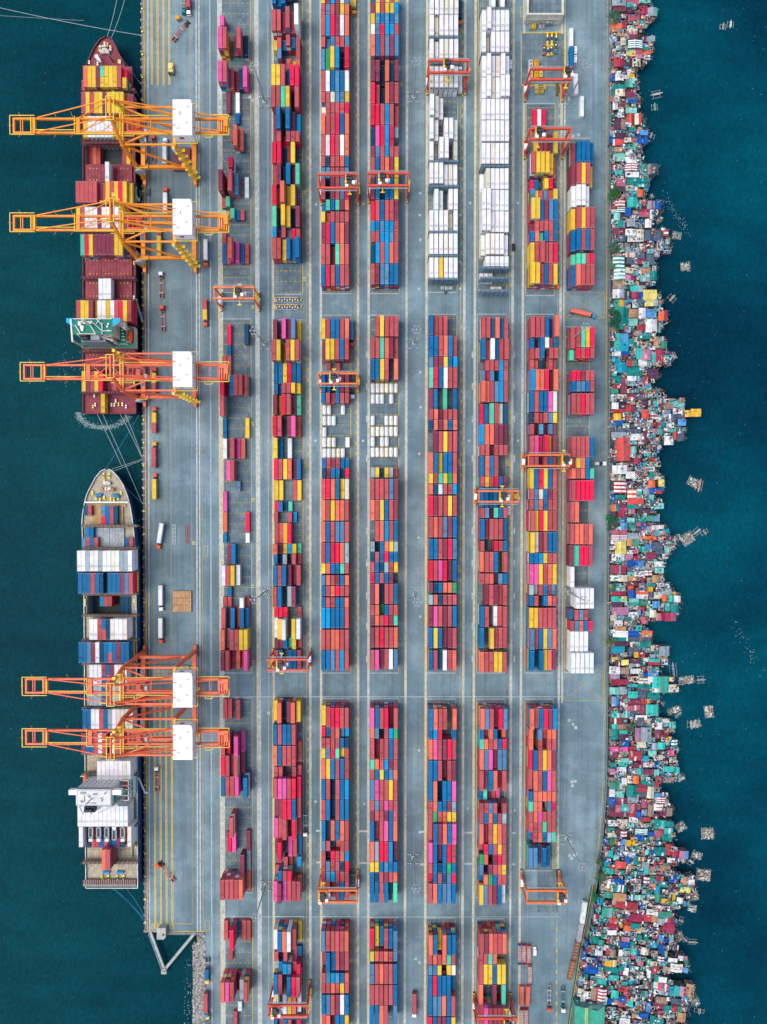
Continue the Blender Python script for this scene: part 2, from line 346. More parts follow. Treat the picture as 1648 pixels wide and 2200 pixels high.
# boxed crossings on the east side
for (x0, y0, x1, y1) in ((1213, 628, 1299, 684), (1210, 1441, 1295, 1505)):
    for (a, c_) in (((x0, y0), (x1, y0)), ((x0, y1), (x1, y1)), ((x0, y0), (x0, y1)), ((x1, y0), (x1, y1)), ((x0, y0), (x1, y1)), ((x0, y1), (x1, y0))):
        p, q = P(*a), P(*c_); line.bar((p[0], p[1], .0), (q[0], q[1], .0), 0.26, 0.04, (0.42, 0.31, 0.08))
for (a, c_) in (((1120, 69.5), (1215, 69.5)), ((1120, 69.5), (1120, 183)), ((1215, 69.5), (1213, 150)), ((1120, 183), (1204, 183))):
    p, q = P(*a), P(*c_); line.bar((p[0], p[1], .0), (q[0], q[1], .0), 0.5, 0.04, YEL)
hline(440, 1210, 1497, 1.0, WHT); hline(560, 1205, 1970, 0.7, WHT)
for (xa, xb, y0, y1) in ((558, 558, 1380, 1500), (586, 586, 1450, 1520)):
    vline(xa, xb, y0, y1, .8, (0.5, 0.16, 0.18))
# painted block numbers beside the lanes
def ptext(txt, px, py, size, col, rot=0.0, z=0.02):
    p = P(px, py)
    tag(text_mesh('painted_number', txt, size, (p[0], p[1], z), (0, 0, rot), 'yellow'), kind='structure')
for txt, px, py in (("15", 655, 413), ("19", 655, 600), ("30", 862, 182), ("30", 862, 410), ("10", 543, 721), ("03", 655, 769), ("09", 543, 910), ("U45", 655, 997), ("U45", 987, 993), ("U51", 1090, 993), ("11", 655, 1222),
                    ("12", 543, 1260), ("12", 545, 1074), ("H10", 986, 1222), ("25", 417, 1167), ("18", 544, 1423), ("16", 543, 660)):
    ptext(txt, px, py, 2.6, YEL, R(90))
tag(line.build("road_markings", 'line'), kind='structure')
# worn concrete pad with yellow outline north east, darker asphalt patch
b = MB(); b.prism([P(1122, 72), P(1212, 72), P(1212, 180), P(1122, 180)], 0.0, 0.02)
tag(b.build("laydown_pad", 'bed'), kind='structure')
b = MB(); b.prism([P(1154, 1867), P(1201, 1867), P(1198, 1960), P(1154, 1960)], 0.0, 0.012)
tag(b.build("pavement_patch", 'bed'), kind='structure')
# verge along the lower sea wall
M['grass'] = plain("verge_grass", (0.035, 0.085, 0.04), 0.9, 0.5, 1.5)
b = MB(); pts = [P(SW(y) - 9, y) for y in range(1900, 2281, 20)] + [P(SW(y) - 2, y) for y in range(2280, 1899, -20)]
b.prism(pts, 0.0, 0.06); tag(b.build("grass_verge", 'grass'), kind='structure')
# the sea wall: wall with a kerb, and a fence on top
wb = MB(); kb = MB(); fb = MB()
for i in range(len(YS) - 1):
    y0, y1 = YS[i], YS[i + 1]
    for (mb, o0, o1, z0, z1) in ((wb, -1.1, 1.0, -6.0, 1.3), (kb, -6.2, -5.0, 0.0, 0.35)):
        mb.prism([P(SW(y0) + o0, y0), P(SW(y1) + o0, y1), P(SW(y1) + o1, y1), P(SW(y0) + o1, y0)], z0, z1)
    p, q = P(SW(y0), y0), P(SW(y1), y1)
    for z in (1.9, 2.6): fb.bar((*p, z), (*q, z), 0.08)
    for t in range(4):
        x = p[0] + (q[0] - p[0]) * t / 4; yy = p[1] + (q[1] - p[1]) * t / 4
        fb.bar((x, yy, 1.3), (x, yy, 2.7), 0.1)
M['wallc'] = plain("sea_wall_concrete", (0.10, 0.16, 0.18), 0.85, 0.3, 0.4)
M['kerbc'] = plain("yellow_kerb", (0.42, 0.34, 0.12), 0.8, 0.4, 0.6)
t = thing("sea_wall", "long dark concrete sea wall dividing the container yard from the shacks", "wall", (*P(1306, 1100), 0))
o_ = t.location
wb.build("wall", 'wallc', t, o_); fb.build("fence", 'grey', t, o_)
tag(kb.build("yard_kerb", 'kerbc'), kind='structure')
# ------------------------------------------------------------------ yard containers, read lane by lane
CT = {'M': (188, 90, 95), 'P': (136, 64, 84), 'R': (230, 46, 82), 'O': (232, 120, 98), 'Y': (232, 184, 58), 'B': (0, 98, 150), 'L': (88, 136, 172),
      'N': (12, 62, 98), 'W': (246, 245, 240), 'T': (92, 208, 172), 'G': (52, 168, 104), 'K': (236, 100, 168), 'S': (158, 178, 184), 'C': (8, 136, 190), 'E': (224, 214, 186), 'X': (70, 40, 40)}
CNAME = {'M': 'dusty red', 'P': 'purple maroon', 'R': 'bright red', 'O': 'salmon orange', 'Y': 'yellow', 'B': 'deep blue', 'L': 'steel blue', 'N': 'navy', 'W': 'white', 'T': 'mint',
         'G': 'green', 'K': 'pink', 'S': 'grey', 'C': 'bright blue', 'E': 'cream', 'X': 'dark brown'}
def gain(c):
    v = srgb(*c); l_ = sum(v) / 3
    return tuple(max(0.0, min(0.88, (l_ + 1.04 * (q - l_)) * k)) for q, k in zip(v, (0.84, 0.80, 0.78)))
CL = {k: gain(v) for k, v in CT.items()}
CL['W'] = (.70, .71, .69); CL['E'] = (.66, .62, .50); CL['N'] = (.002, .058, .12); CL['B'] = (.003, .128, .295); CL['C'] = (.0, .25, .50); CL['Y'] = (.72, .46, .045)
CW, CH = 2.44, 2.59
LEN = {40: 12.19, 20: 6.06}
UNDER = "MMMMMMPPPOOBBBNLLCRRYYKSTWE"
def jit(c, rnd, a=0.12):
    k = 1 + rnd.uniform(-a, a)
    return tuple(max(0.0, min(0.9, v * k * (1 + rnd.uniform(-.04, .04)))) for v in c)
def simple_container(mb, x, y, z, L, col, top=True, corr=False):
    """box with roof rails and corner castings; ribbed walls when corr"""
    hx, hy = CW / 2, L / 2
    dk = tuple(v * 0.8 for v in col)
    z1 = z + CH - 0.02
    if corr:
        n = int(L / 1.1)
        for sx in (-1, 1):
            pts = []
            for i in range(n + 1):
                yy = -hy + L * i / n; d = 0.0 if i in (0, n) else (0.04 if i % 2 else 0.10)
                pts.append((x + sx * (hx - d), y + yy))
            k = len(mb.v); mb.v += [(a, b_, z) for a, b_ in pts] + [(a, b_, z1) for a, b_ in pts]
            for i in range(n):
                f = (k + i, k + i + 1, k + n + 2 + i, k + n + 1 + i)
                mb.f.append(f if sx > 0 else f[::-1]); mb.c.append(col)
        mb.add([(x - hx, y - hy, z), (x + hx, y - hy, z), (x + hx, y - hy, z1), (x - hx, y - hy, z1)], [(0, 1, 2, 3)], col)
        mb.add([(x - hx, y + hy, z), (x + hx, y + hy, z), (x + hx, y + hy, z1), (x - hx, y + hy, z1)], [(3, 2, 1, 0)], col)
        for dx in (-.75, -.3, .3, .75):       # locking bars on the door end
            mb.box(x + dx - .03, x + dx + .03, y - hy - .05, y - hy, z + .15, z1 - .1, tuple(min(.85, v + .25) for v in col))
    else:
        mb.add([(x - hx, y - hy, z), (x + hx, y - hy, z), (x + hx, y + hy, z), (x - hx, y + hy, z), (x - hx, y - hy, z1), (x + hx, y - hy, z1), (x + hx, y + hy, z1), (x - hx, y + hy, z1)],
               [(0, 1, 5, 4), (1, 2, 6, 5), (2, 3, 7, 6), (3, 0, 4, 7)], col)
    # roof: sunken panel inside rails
    r = 0.14; zr = z1 - 0.07
    k = len(mb.v)
    mb.v += [(x - hx, y - hy, z1), (x + hx, y - hy, z1), (x + hx, y + hy, z1), (x - hx, y + hy, z1),
             (x - hx + r, y - hy + r * 1.6, z1), (x + hx - r, y - hy + r * 1.6, z1), (x + hx - r, y + hy - r * 1.6, z1), (x - hx + r, y + hy - r * 1.6, z1),
             (x - hx + r, y - hy + r * 1.6, zr), (x + hx - r, y - hy + r * 1.6, zr), (x + hx - r, y + hy - r * 1.6, zr), (x - hx + r, y + hy - r * 1.6, zr)]
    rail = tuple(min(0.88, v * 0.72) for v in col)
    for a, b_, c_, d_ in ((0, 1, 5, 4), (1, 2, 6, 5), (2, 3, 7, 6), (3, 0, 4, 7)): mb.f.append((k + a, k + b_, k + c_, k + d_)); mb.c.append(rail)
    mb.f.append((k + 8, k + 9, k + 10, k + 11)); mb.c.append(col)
    if top:      # lit end edges painted on as pale quads, plus the odd roof patch
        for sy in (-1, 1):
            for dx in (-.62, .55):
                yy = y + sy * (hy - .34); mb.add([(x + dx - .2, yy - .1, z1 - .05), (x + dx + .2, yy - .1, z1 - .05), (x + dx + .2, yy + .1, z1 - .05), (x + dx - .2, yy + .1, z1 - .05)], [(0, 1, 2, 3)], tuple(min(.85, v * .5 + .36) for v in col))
        k_ = (x * 7.31 + y * 3.77) % 1.0
        if k_ < .3 and not corr or corr == 2:
            yy = y + (k_ * 3 - .5) * hy; pc = tuple(min(.85, v * (.72 if k_ < .15 else 1.2)) for v in col)
            mb.add([(x - .9, yy - .7, zr + .01), (x + .9, yy - .7, zr + .01), (x + .9, yy + .7, zr + .01), (x - .9, yy + .7, zr + .01)], [(0, 1, 2, 3)], pc)
    if corr:
        for sx in (-1, 1):
            for sy in (-1, 1):
                cx, cy = x + sx * (hx - .1), y + sy * (hy - .1)
                mb.box(cx - .13, cx + .13, cy - .13, cy + .13, z1 - .1, z1 + .03, tuple(min(.8, v * .6 + .22) for v in col))
def reefer(mb, x, y, z, L, col, corr=True):
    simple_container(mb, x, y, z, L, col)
    hy = L / 2
    mb.box(x - .95, x + .95, y - hy - .04, y - hy, z + .2, z + 1.9, (.35, .38, .40))    # cooling unit grille
    mb.cyl((x, y - hy - .1, z + 1.35), (x, y - hy - .02, z + 1.35), .45, 8, (.08, .09, .1))
def tank(mb, x, y, z, L, col):
    hy = L / 2; fr = col if col[2] < .4 else (.5, .52, .52)
    t = []
    n = 12; R_ = 1.12; rings = [(-hy + .25, .55), (-hy + .5, .95), (-hy + .85, 1.0), (hy - .85, 1.0), (hy - .5, .95), (hy - .25, .55)]
    k = len(mb.v)
    for yy, s in rings:
        for i in range(n):
            a = 2 * math.pi * i / n; mb.v.append((x + R_ * s * math.cos(a), y + yy, z + 1.35 + R_ * s * math.sin(a)))
    w_ = (.86, .87, .85)
    for r_ in range(len(rings) - 1):
        for i in range(n): mb.f.append((k + r_ * n + i, k + r_ * n + (i + 1) % n, k + (r_ + 1) * n + (i + 1) % n, k + (r_ + 1) * n + i)); mb.c.append(w_)
    mb.f.append(tuple(k + i for i in range(n))); mb.c.append(w_); mb.f.append(tuple(k + (len(rings) - 1) * n + i for i in range(n))[::-1]); mb.c.append(w_)
    for sx in (-1, 1):
        for zz in (z + .1, z + 2.5): mb.bar((x + sx * 1.14, y - hy, zz), (x + sx * 1.14, y + hy, zz), .16, col=fr)
        for sy in (-1, 1): mb.bar((x + sx * 1.14, y + sy * (hy - .08), z), (x + sx * 1.14, y + sy * (hy - .08), z + 2.58), .16, col=fr)
    for sy in (-1, 1): mb.bar((x - 1.14, y + sy * (hy - .08), z + 2.5), (x + 1.14, y + sy * (hy - .08), z + 2.5), .16, col=fr)
    mb.box(x - .22, x + .22, y - 2.2, y + 2.2, z + 2.45, z + 2.55, (.62, .64, .62))
    mb.cyl((x, y + .3, z + 2.4), (x, y + .3, z + 2.66), .25, 8, (.2, .2, .21))
DATA = """
@460,0,4.069
A 130 k3 . . . . .
A 230 K5 M5 . P2 M5 N2
A 525 K5 M5 M2 P1 N2 K3
A 805 . P1 . W1 . .
A 985 . . . b1 . .
A 1085 . . m1 O4 O2 .
B -160 B4 B3 B4 b3 b2 .
B 25 M4 M4 P3 M5 M3 W6
B 300 y2 m3 b2 m4 b3 m3
B 400 . l3 . . . m3
B 475 . . . m3 y2 o3
B 515 Y5 Y5 M5 B3 R5 R5
B 705 M5 M5 T5 Y5 N1 M5
B 888 P2 B5 N1 B5 P3 C2
B 1090 p2 m4 r1 m4 m4 m4
B 1195 R4 R4 N1 P2 Y4 .
C -65 y p c p e l
C 30 m l m p y o
C 115 M C R4 P4 W O
C 315 m l3 l m m l
C 400 L G Y5 C5 N1 R5
C 588 M W B L B W
C 795 m m e l l y
C 885 e2 m m m m r
C 975 O M M R B O
C 1165 M W R M W O
D -75 b y m y m y
D 10 p y m y y c
D 100 y l b l b l
D 205 e l r c c m
D 295 O B M L P L
D 520 P P N2 O N3 P
D 715 R M3 N1 O P M
D 880 R R M C M M3
D 1075 N3 K R C R s3
D 1255 p l m c m m
@460,315,4.069
A 85 . . r4 . . .
A 195 P5 . M5 L3 . W1
A 420 m1 t2 . . . .
A 535 t1 m1 t2 b1 m1 .
A 750 m1 . . . . .
A 770 B1 M1 O5 K2 B1 M1
B 80 M3 P4 N2 B4 P2 T4
B 265 R4 M2 O6 Y3 Y4 .
B 465 T4 N1 Y5 Y4 N1 P4
B 660 c4 p2 m4 s2 r3 m3
B 780 M M Y3 B4 B3 B5
C 80 m n m m o b
C 180 l l m m m l
C 265 M N1 P M L R
C 460 b2 t b t p o
C 565 y m3 m m m m
C 660 P3 R B M O P
C 840 M M P2 T O M
C 1025 B R M B M M
D 80 M B M O P Y
D 250 P B N2 B B Y
D 435 R3 M B M M P
D 635 c b l c c m
D 735 m m c c l m
D 820 N3 C M C O M
D 1015 M P L L B B
@900,0,4.069
E -65 W W W E W E
E 120 W E3 W W W W
E 335 W W3 W E W W
E 575 E W W E E W
E 815 W5 E4 W3 . . .
E 1000 W W3 . W W E3
E 1190 W3 S1 W5 W5 . E3
F -125 . . W . W .
F 55 W4 W5 W W W W
F 240 W E2 W W W W
F 460 W W5 W E W5 W
F 645 W W5 E W W5 W5
F 850 W W W W W W
F 1035 W W W W W W
F 1245 W W E W W W
G 950 . R1 W1 R1 . .
G 1150 . Y2 M3 M3 P3 Y4
H 1225 P4 B5 B5 B5 B4
@900,315,4.069
E 135 W W W W3 E3 W3
E 365 . W W3 . W W
E 540 W W W W E2 W
E 755 W W W E W W
E 965 W W Y W W W
F 185 W1 E W W W W
F 358 W5 W5 W W W W
F 540 W5 W5 W W W W
F 755 E3 W E W W W3
F 955 . w w w w w
F 1105 w1 w1 w1 . . .
G 35 M5 Y5 Y5 Y5 Y4 O2
G 272 r3 b3 . y4 r4 p2
G 358 l4 y3 m3 l3 m3 y4
G 430 Y5 Y5 B4 P4 L4 B4
G 620 p2 m4 m4 m4 m4 b4
G 722 b4 o4 t3 b4 m4 b4
G 820 Y4 M4 M5 M4 M4 R4
G 1000 Y5 Y5 M4 B4 M4 Y4
H 135 P4 M5 Y5 M5 Y3
H 325 W4 W5 W5 W4 .
H 525 Y4 M5 Y5 M5 M5
H 715 B4 B5 M5 B5 M5
H 930 t4 t5 t5 m5 r5
H 1018 B4 O5 M5 M5 M5
@460,660,4.069
A 140 . R1 . . . N2
A 320 . b1 . . . .
A 412 M1 M1 . . . .
A 570 R4 P1 B3 M4 M4 M3
A 760 M4 . . . . .
A 950 B1 . . . . Y1
A 1140 W1 . M3 K1 O1 .
A 1335 . K2 M3 . . .
A 1515 . . . l1 . .
A 1605 K1 . . . . .
B 90 P3 . K4 P3 L4 Y1
B 280 M5 Y5 Y1 M5 Y5 M5
B 485 B2 B2 Y2 R2 B2 B2
B 655 b2 b1 m4 m4 y4 y3
B 755 P3 Y1 R4 M4 P2 T2
B 945 R4 M4 . P3 K4 M2
B 1140 Y3 B1 . W2 . .
B 1325 R2 M2 Y2 O2 P1 B2
B 1510 Y1 Y1 . . M1 Y1
C 95 Y4 M B B M O
C 268 P1 Y5 Y5 M5 B5 M5
C 480 . m1 . m1 . .
C 555 B4 B3 N1 B3 P4 M4
C 745 b4 m4 m3 b4 m4 m4
C 850 q1 q1 . . q1 .
C 945 q1 q1 q1 . . .
C 1045 q1 . . . . .
C 1135 q1 q1 q1 . . w1
C 1230 q1 q1 q1 q1 q1 .
C 1310 b2 m2 p2 m2 b2 b2
C 1405 n2 p2 b3 b3 n2 r3
C 1498 M R O B Y3 E
D 68 . M5 Y5 M5 M5 M5
D 255 M M T O P M3
D 445 B B Y M . O
D 660 q1 q1 q1 q1 q1 q1
D 755 q1 q1 q1 . q1 .
D 945 q1 . . q1 q1 q1
D 1040 q1 q1 q1 q1 q1 q1
D 1130 q1 . q1 q1 . .
D 1222 q1 q1 q1 q1 q1 q1
D 1400 s2 y2 n1 y2 s2 m1
D 1498 M M M M L P
@900,660,4.069
E 60 B4 M3 M3 M3 . .
E 225 B B M O B M3
E 410 l p p y b c
E 505 T R B W M M
E 700 P3 B3 . T3 . B3
E 873 m o p3 m m m
E 968 n o p o b o
E 1083 . P M Y M M
E 1260 O B Y3 B B M
E 1450 y m t y g o
E 1545 o n w m m c
F 82 M5 M5 B4 O5 B4 M4
F 255 B5 M3 W5 B4 M4 M5
F 445 . m4 m4 m4 c4 m4
F 540 l4 r3 l4 n2 c4 m4
F 632 O5 O4 M4 L4 C4 M4
F 835 R2 B2 T4 M4 E3 B2
F 1015 C3 O4 O4 P4 P4 P3
F 1192 m4 m4 p2 m4 m4 m4
F 1290 B3 O4 B4 M4 . .
F 1475 m y m r b p
F 1568 B3 B3 N3 B3 N2 .
G 65 M5 M5 M5 B5 N3 O6
G 250 b4 . b5 w5 m4 b4
G 350 m4 m5 b5 . m5 m5
G 455 m4 o3 n3 . m4 m3
G 540 C5 O5 O5 R5 P1 O5
G 732 B4 M4 B4 B4 K4 W4
G 920 n3 m4 m3 m4 l4 y4
G 1020 m4 r1 l4 p2 l4 m3
G 1115 M4 K4 R3 R5 Y3 P4
G 1305 m4 m4 n2 m4 b4 m3
G 1405 Y4 B4 R4 Y4 B4 M4
G 1590 m l e b p m
H 165 M4 M5 T5 Y5 R5
H 355 t3 r5 m5 r5 m5
H 550 r5 r5 p5 m5 m5
H 645 b5 l5 l5 b5 m5
H 750 M5 M5 R5 M5 M5
H 1130 M5 M5 M5 M5 B5
H 1310 m4 y5 o5 b5 n1
H 1408 o5 m5 o5 b5 t5
H 1510 M5 R5 R5 R5 R5
@460,1050,4.069
A 200 O1 . . . . R1
A 385 b1 . . . . w1
A 480 . P1 B2 . . .
A 670 W3 M3 Y3 W2 . .
A 855 . b1 . . . .
A 935 m1 m1 . . w3 m1
A 1035 M3 P1 B3 O1 B3 B2
A 1230 O4 S2 M4 M4 Y4 Y4
A 1415 P4 M4 P2 O2 M1 K4
B 110 r1 b2 n1 t1 . .
B 205 m2 . . m2 c1 .
B 300 M1 M1 Y2 R3 . .
B 475 o4 p2 y2 c2 y2 t1
B 570 b3 n1 s3 . m3 m1
B 670 B4 M4 B4 P3 M1 M3
B 855 M4 B4 . S3 P4 .
B 1035 r2 r2 r2 . . m1
B 1125 W2 Y4 W5 . Y4 W4
B 1315 p1 p1 b2 t1 y3 o1
B 1410 M2 B2 . B2 B2 M2
C 98 O M Y O O M
C 285 O B M L L M
C 470 M B R R O S
C 650 y o b b t m
C 755 l o m p b o
C 850 b m o r m m
C 950 b m m b b o
C 1040 C C B B B M
C 1230 M M O O M M
C 1410 B B L M C M
D 90 O M Y B M P
D 272 . M O C M B
D 450 s . b o y s
D 545 n m b r b b
D 638 m b n s m y
D 735 r b m b p .
D 828 P O N2 M M B
D 1015 m o g2 b m m
D 1107 p o m r p t
D 1210 P M R M M O
D 1408 M K P3 M3 W3 L3
@900,1050,4.069
E 58 R P M M Y M
E 245 M O M L P B
E 435 B B M P R L
E 625 R M K R P3 B
E 820 p n b o o g
E 925 s o n m m m
E 1025 P K M P M B
E 1215 B Y B P3 P M
E 1410 B M N3 W M O
F 165 m4 l4 p2 t4 b4 m4
F 262 B4 P3 M4 M4 M4 B3
F 455 m n1 . r m b
F 550 O3 M M B . M
F 742 m m o p2 l b
F 838 . P3 M4 P4 M3 M4
F 1028 B4 M4 . W3 M3 M4
F 1220 B4 . Y5 M4 M4 M4
F 1425 O4 M M Y Y M
G 95 m4 l o b m m
G 190 M5 Y R Y M M
G 378 Y5 E P M B B
G 563 b b c y m m
G 657 K4 K4 Y4 M4 O4 Y4
G 840 s4 s3 m4 b4 m3 l3
G 935 b m . b o m
G 1040 Y4 Y4 M M M M
G 1225 L5 M B Y L O
G 1415 B5 N2 B5 Y4 O4 P4
H 112 M4 O4 . . .
H 305 M4 O4 O4 M4 O4
H 495 P3 T4 R4 R4 M4
H 680 W4 . . . .
H 865 . W5 W5 W5 W5
H 1060 b3 m4 l4 m4 .
H 1155 m4 l4 o4 b4 r4
H 1245 W4 W4 W4 W4 .
H 1430 W5 W5 W5 W5 W5
@460,1490,4.069
A 57 M1 M1 . M2 . .
A 375 M4 R3 . K5 K2 .
A 550 R4 M4 P3 M5 P2 .
A 735 B4 M4 M4 K4 B1 B5
A 1085 . . M5 . . .
A 1210 . R2 K2 . . P1
A 1365 . . . . P3 S1
A 1610 M5 M5 M5 M5 O5 O1
B 80 Y3 O5 N2 P4 O5 Y4
B 270 B4 M4 B4 B4 M4 .
B 455 O4 B4 M4 M4 M4 O1
B 640 m3 m3 . . m3 m2
B 725 M4 K4 K4 M4 R4 R3
B 905 P2 P3 R4 R4 B4 M3
B 1080 K3 M3 M4 . R4 M1
B 1265 P1 R5 . K2 M2 B1
B 1385 . . m2 m1 . c2
B 1500 m1 b4 m4 r4 . .
B 1620 K4 P5 K4 M4 M4 M4
C 125 Y3 M4 R5 R5 M5 M5
C 300 r3 b3 m4 o4 l3 c3
C 370 m m m m b n
C 475 y l r t y3 m
C 568 O Y B M B M
C 748 B M N2 M B C
C 925 M B N2 M B B
C 1100 B N3 O B O M
C 1270 l m b2 o2 m m
C 1345 m n2 r m o c
C 1440 m l m m n r
C 1530 p l c m m m
C 1635 M2 M4 M2 P4 B4 M4
D 128 K5 B5 M5 R5 P2 M5
D 305 o l n1 m c g
D 395 M P2 M M B M
D 570 t o m c p m
D 655 m b y b l o
D 750 L K M M Y M
D 925 m l m k m m
D 1010 p m m p b m
D 1100 B P3 M K B O
D 1290 O S R R C P3
D 1460 y y b l b b
D 1550 b n m p m o
D 1645 B B M B N3 T
@900,1490,4.069
E 135 B5 O5 M5 M5 . O5
E 310 b c r . . b
E 400 O K M P R M
E 585 B B M P2 M P
E 760 B O N1 B B K
E 935 m o b b p s
E 1020 m g m o y y
E 1105 M3 B5 P5 O5 B5 K5
E 1300 K B P3 B R M
E 1465 m b n b g b
E 1550 r3 b m n l r
E 1650 M O B L L B
F 135 O5 L5 M5 P3 R5 L5
F 310 b4 m2 o4 b4 n1 o3
F 390 t o m m b r4
F 490 O L K P3 L L
F 675 M P3 B O P2 M
F 840 b2 t2 p1 m1 k1 .
F 935 m m l m . m
F 1020 m b o b m s
F 1115 O P3 M Y O M
F 1295 m2 r b m y m
F 1380 g o p1 p r m
F 1465 l n1 p m o y
F 1550 b2 o g b m m
F 1645 Y L M P B W3
G 135 O5 M4 B5 R5 P5 C5
G 315 o4 . l4 m3 o4 o4
G 400 o . m p2 m m
G 495 R3 B4 M Y O P
G 672 M3 O M B K M
G 845 b4 o o o o o
G 930 t4 o o n1 l r
G 1025 m o k m m m
G 1110 m m m t m m
G 1205 b2 m4 o4 b4 s4 t4
G 1350 L4 L4 B2 B4 B3 .
@400,1930,3.544
A 245 M1 . R5 . O1 M1
A 400 . m1 . . . .
A 640 O5 K5 M5 P1 S4 M5
A 785 . . . w1 . .
A 855 . . M1 . . .
B 255 W4 B5 O5 W5 M4 Y1
B 405 m3 . m3 . m1 b1
B 485 s2 b3 c4 l4 m3 r4
B 565 B4 M4 . B5 R5 M5
B 725 W3 . W4 Y4 O4 W3
B 925 B4 M3 B4 M4 . R4
C 250 L5 M5 M5 M5 M5 O5
C 415 P2 B5 B M P M
C 570 m4 l c l b o
C 640 m m o m y m
C 735 B4 L M P W B
C 885 M3 O P2 B B Y
D 250 R4 Y3 B3 M4 B4 L5
D 405 y4 o m o m l
D 500 L M O M M B
D 660 M M M M M B
D 815 B B O M . L
@860,1930,3.544
E 280 O5 B5 Y3 O5 B5 B5
E 430 m o m o t m
E 510 l l y n1 y e
E 590 B R B B B B2
E 745 B L L O B M
E 905 R B P P B Y
F 270 M5 P5 O5 M5 M5 O5
F 425 m4 m4 t4 o4 . .
F 480 M4 Y4 Y4 B4 Y4 Y4
F 628 O4 . . P4 . T4
F 805 M4 K5 M5 M5 M5 M5
"""
PITCH = 6.38
yard = []   # dict(x,y,z,len,key,top,block,seg,bay,lane,h)
blocks = {}
racks = []
org = None
for ln in DATA.strip().split("\n"):
    if ln[0] == '@': org = tuple(float(v) for v in ln[1:].split(',')); continue
    t = ln.split(); key = t[0]; yz = float(t[1]); ypx = org[1] + yz / org[2]
    si = max(i for i, s in enumerate(SEG[key]) if s[1] > s[0] and ypx > s[0] - 45)
    blocks.setdefault((key, si), []).append((ypx, t[2:]))
for (key, si), rows in blocks.items():
    PITCH = 6.30 if si == 2 else 6.38
    items = []
    dflt = 4
    for ypx, toks in rows:
        hs = [(int(t[1]) if len(t) > 1 else dflt) for t in toks if t != '.']
        hm = max(hs)
        wy = P(824, ypx, hm * CH)[1]
        n = 2 if any(t[0].isupper() for t in toks) else 1
        items.append([wy, n, toks])
    # common slot grid for the block: the offset that fits the rows read from the photograph best
    best = None
    for off in np.arange(0, PITCH, 0.25):
        e = sum(abs(((wy - off + PITCH / 2) % PITCH) - PITCH / 2) for wy, n, _ in items)
        if best is None or e < best[0]: best = (e, off)
    off = best[1]
    idx = [math.ceil((off + 400 - wy) / PITCH - 0.5) for wy, n, _ in items]
    for i in range(1, len(items)):
        idx[i] = max(idx[i], idx[i - 1] + items[i - 1][1])
    l0, r0, l1, r1, nl = BLK[key]
    rnd = random.Random(sum(map(ord, key)) * 31 + si)
    prevb = 1e9
    for bay, ((wy, n, toks), ix) in enumerate(zip(items, idx)):
        ytop = off + 400 - ix * PITCH
        ytop = min(wy, prevb)              # as measured, never overlapping the row above
        if key in 'EF' and si == 0:        # the refrigerated bays stand wider apart, with racks between them
            if 1.0 < prevb - ytop < 4.5: racks.append((key, (prevb + ytop) / 2))
            if bay == len(items) - 1 or (key == 'F' and bay == len(items) - 2): racks.append((key, ytop - 12.9))
        PITCH = 6.24 if n == 2 else 6.2
        prevb = ytop - n * PITCH
        for lane, tk in enumerate(toks[:nl]):
            if tk == '.': continue
            col = tk[0]; hgt = int(tk[1]) if len(tk) > 1 else dflt
            ln_ = 40 if col.isupper() else 20
            yc = ytop - (PITCH if ln_ == 40 else PITCH / 2)
            yp = unP(0, yc, 0)[1]
            xl = interp_px(l0, l1, yp); xr = interp_px(r0, r1, yp)
            xc = P(xl + (xr - xl) * (lane + .5) / nl, yp)[0] + rnd.uniform(-.07, .07)
            yc += rnd.uniform(-.05, .05)
            for t in range(hgt):
                top = t == hgt - 1
                cc = col.upper() if top else (rnd.choice("WWWWE") if col in 'Ww' or (col in 'Ee' and key in 'EF') else (col.upper() if rnd.random() < .3 else rnd.choice(UNDER)))
                yard.append(dict(x=xc + rnd.uniform(-.03, .03), y=yc + rnd.uniform(-.02, .02), z=t * CH, len=ln_, key=cc, top=top, block=key, seg=si, bay=bay, lane=lane, h=hgt,
                                 reef=(cc in 'WE' and ((key in 'EF' and si == 0) or (key == 'H' and cc == 'W')))))
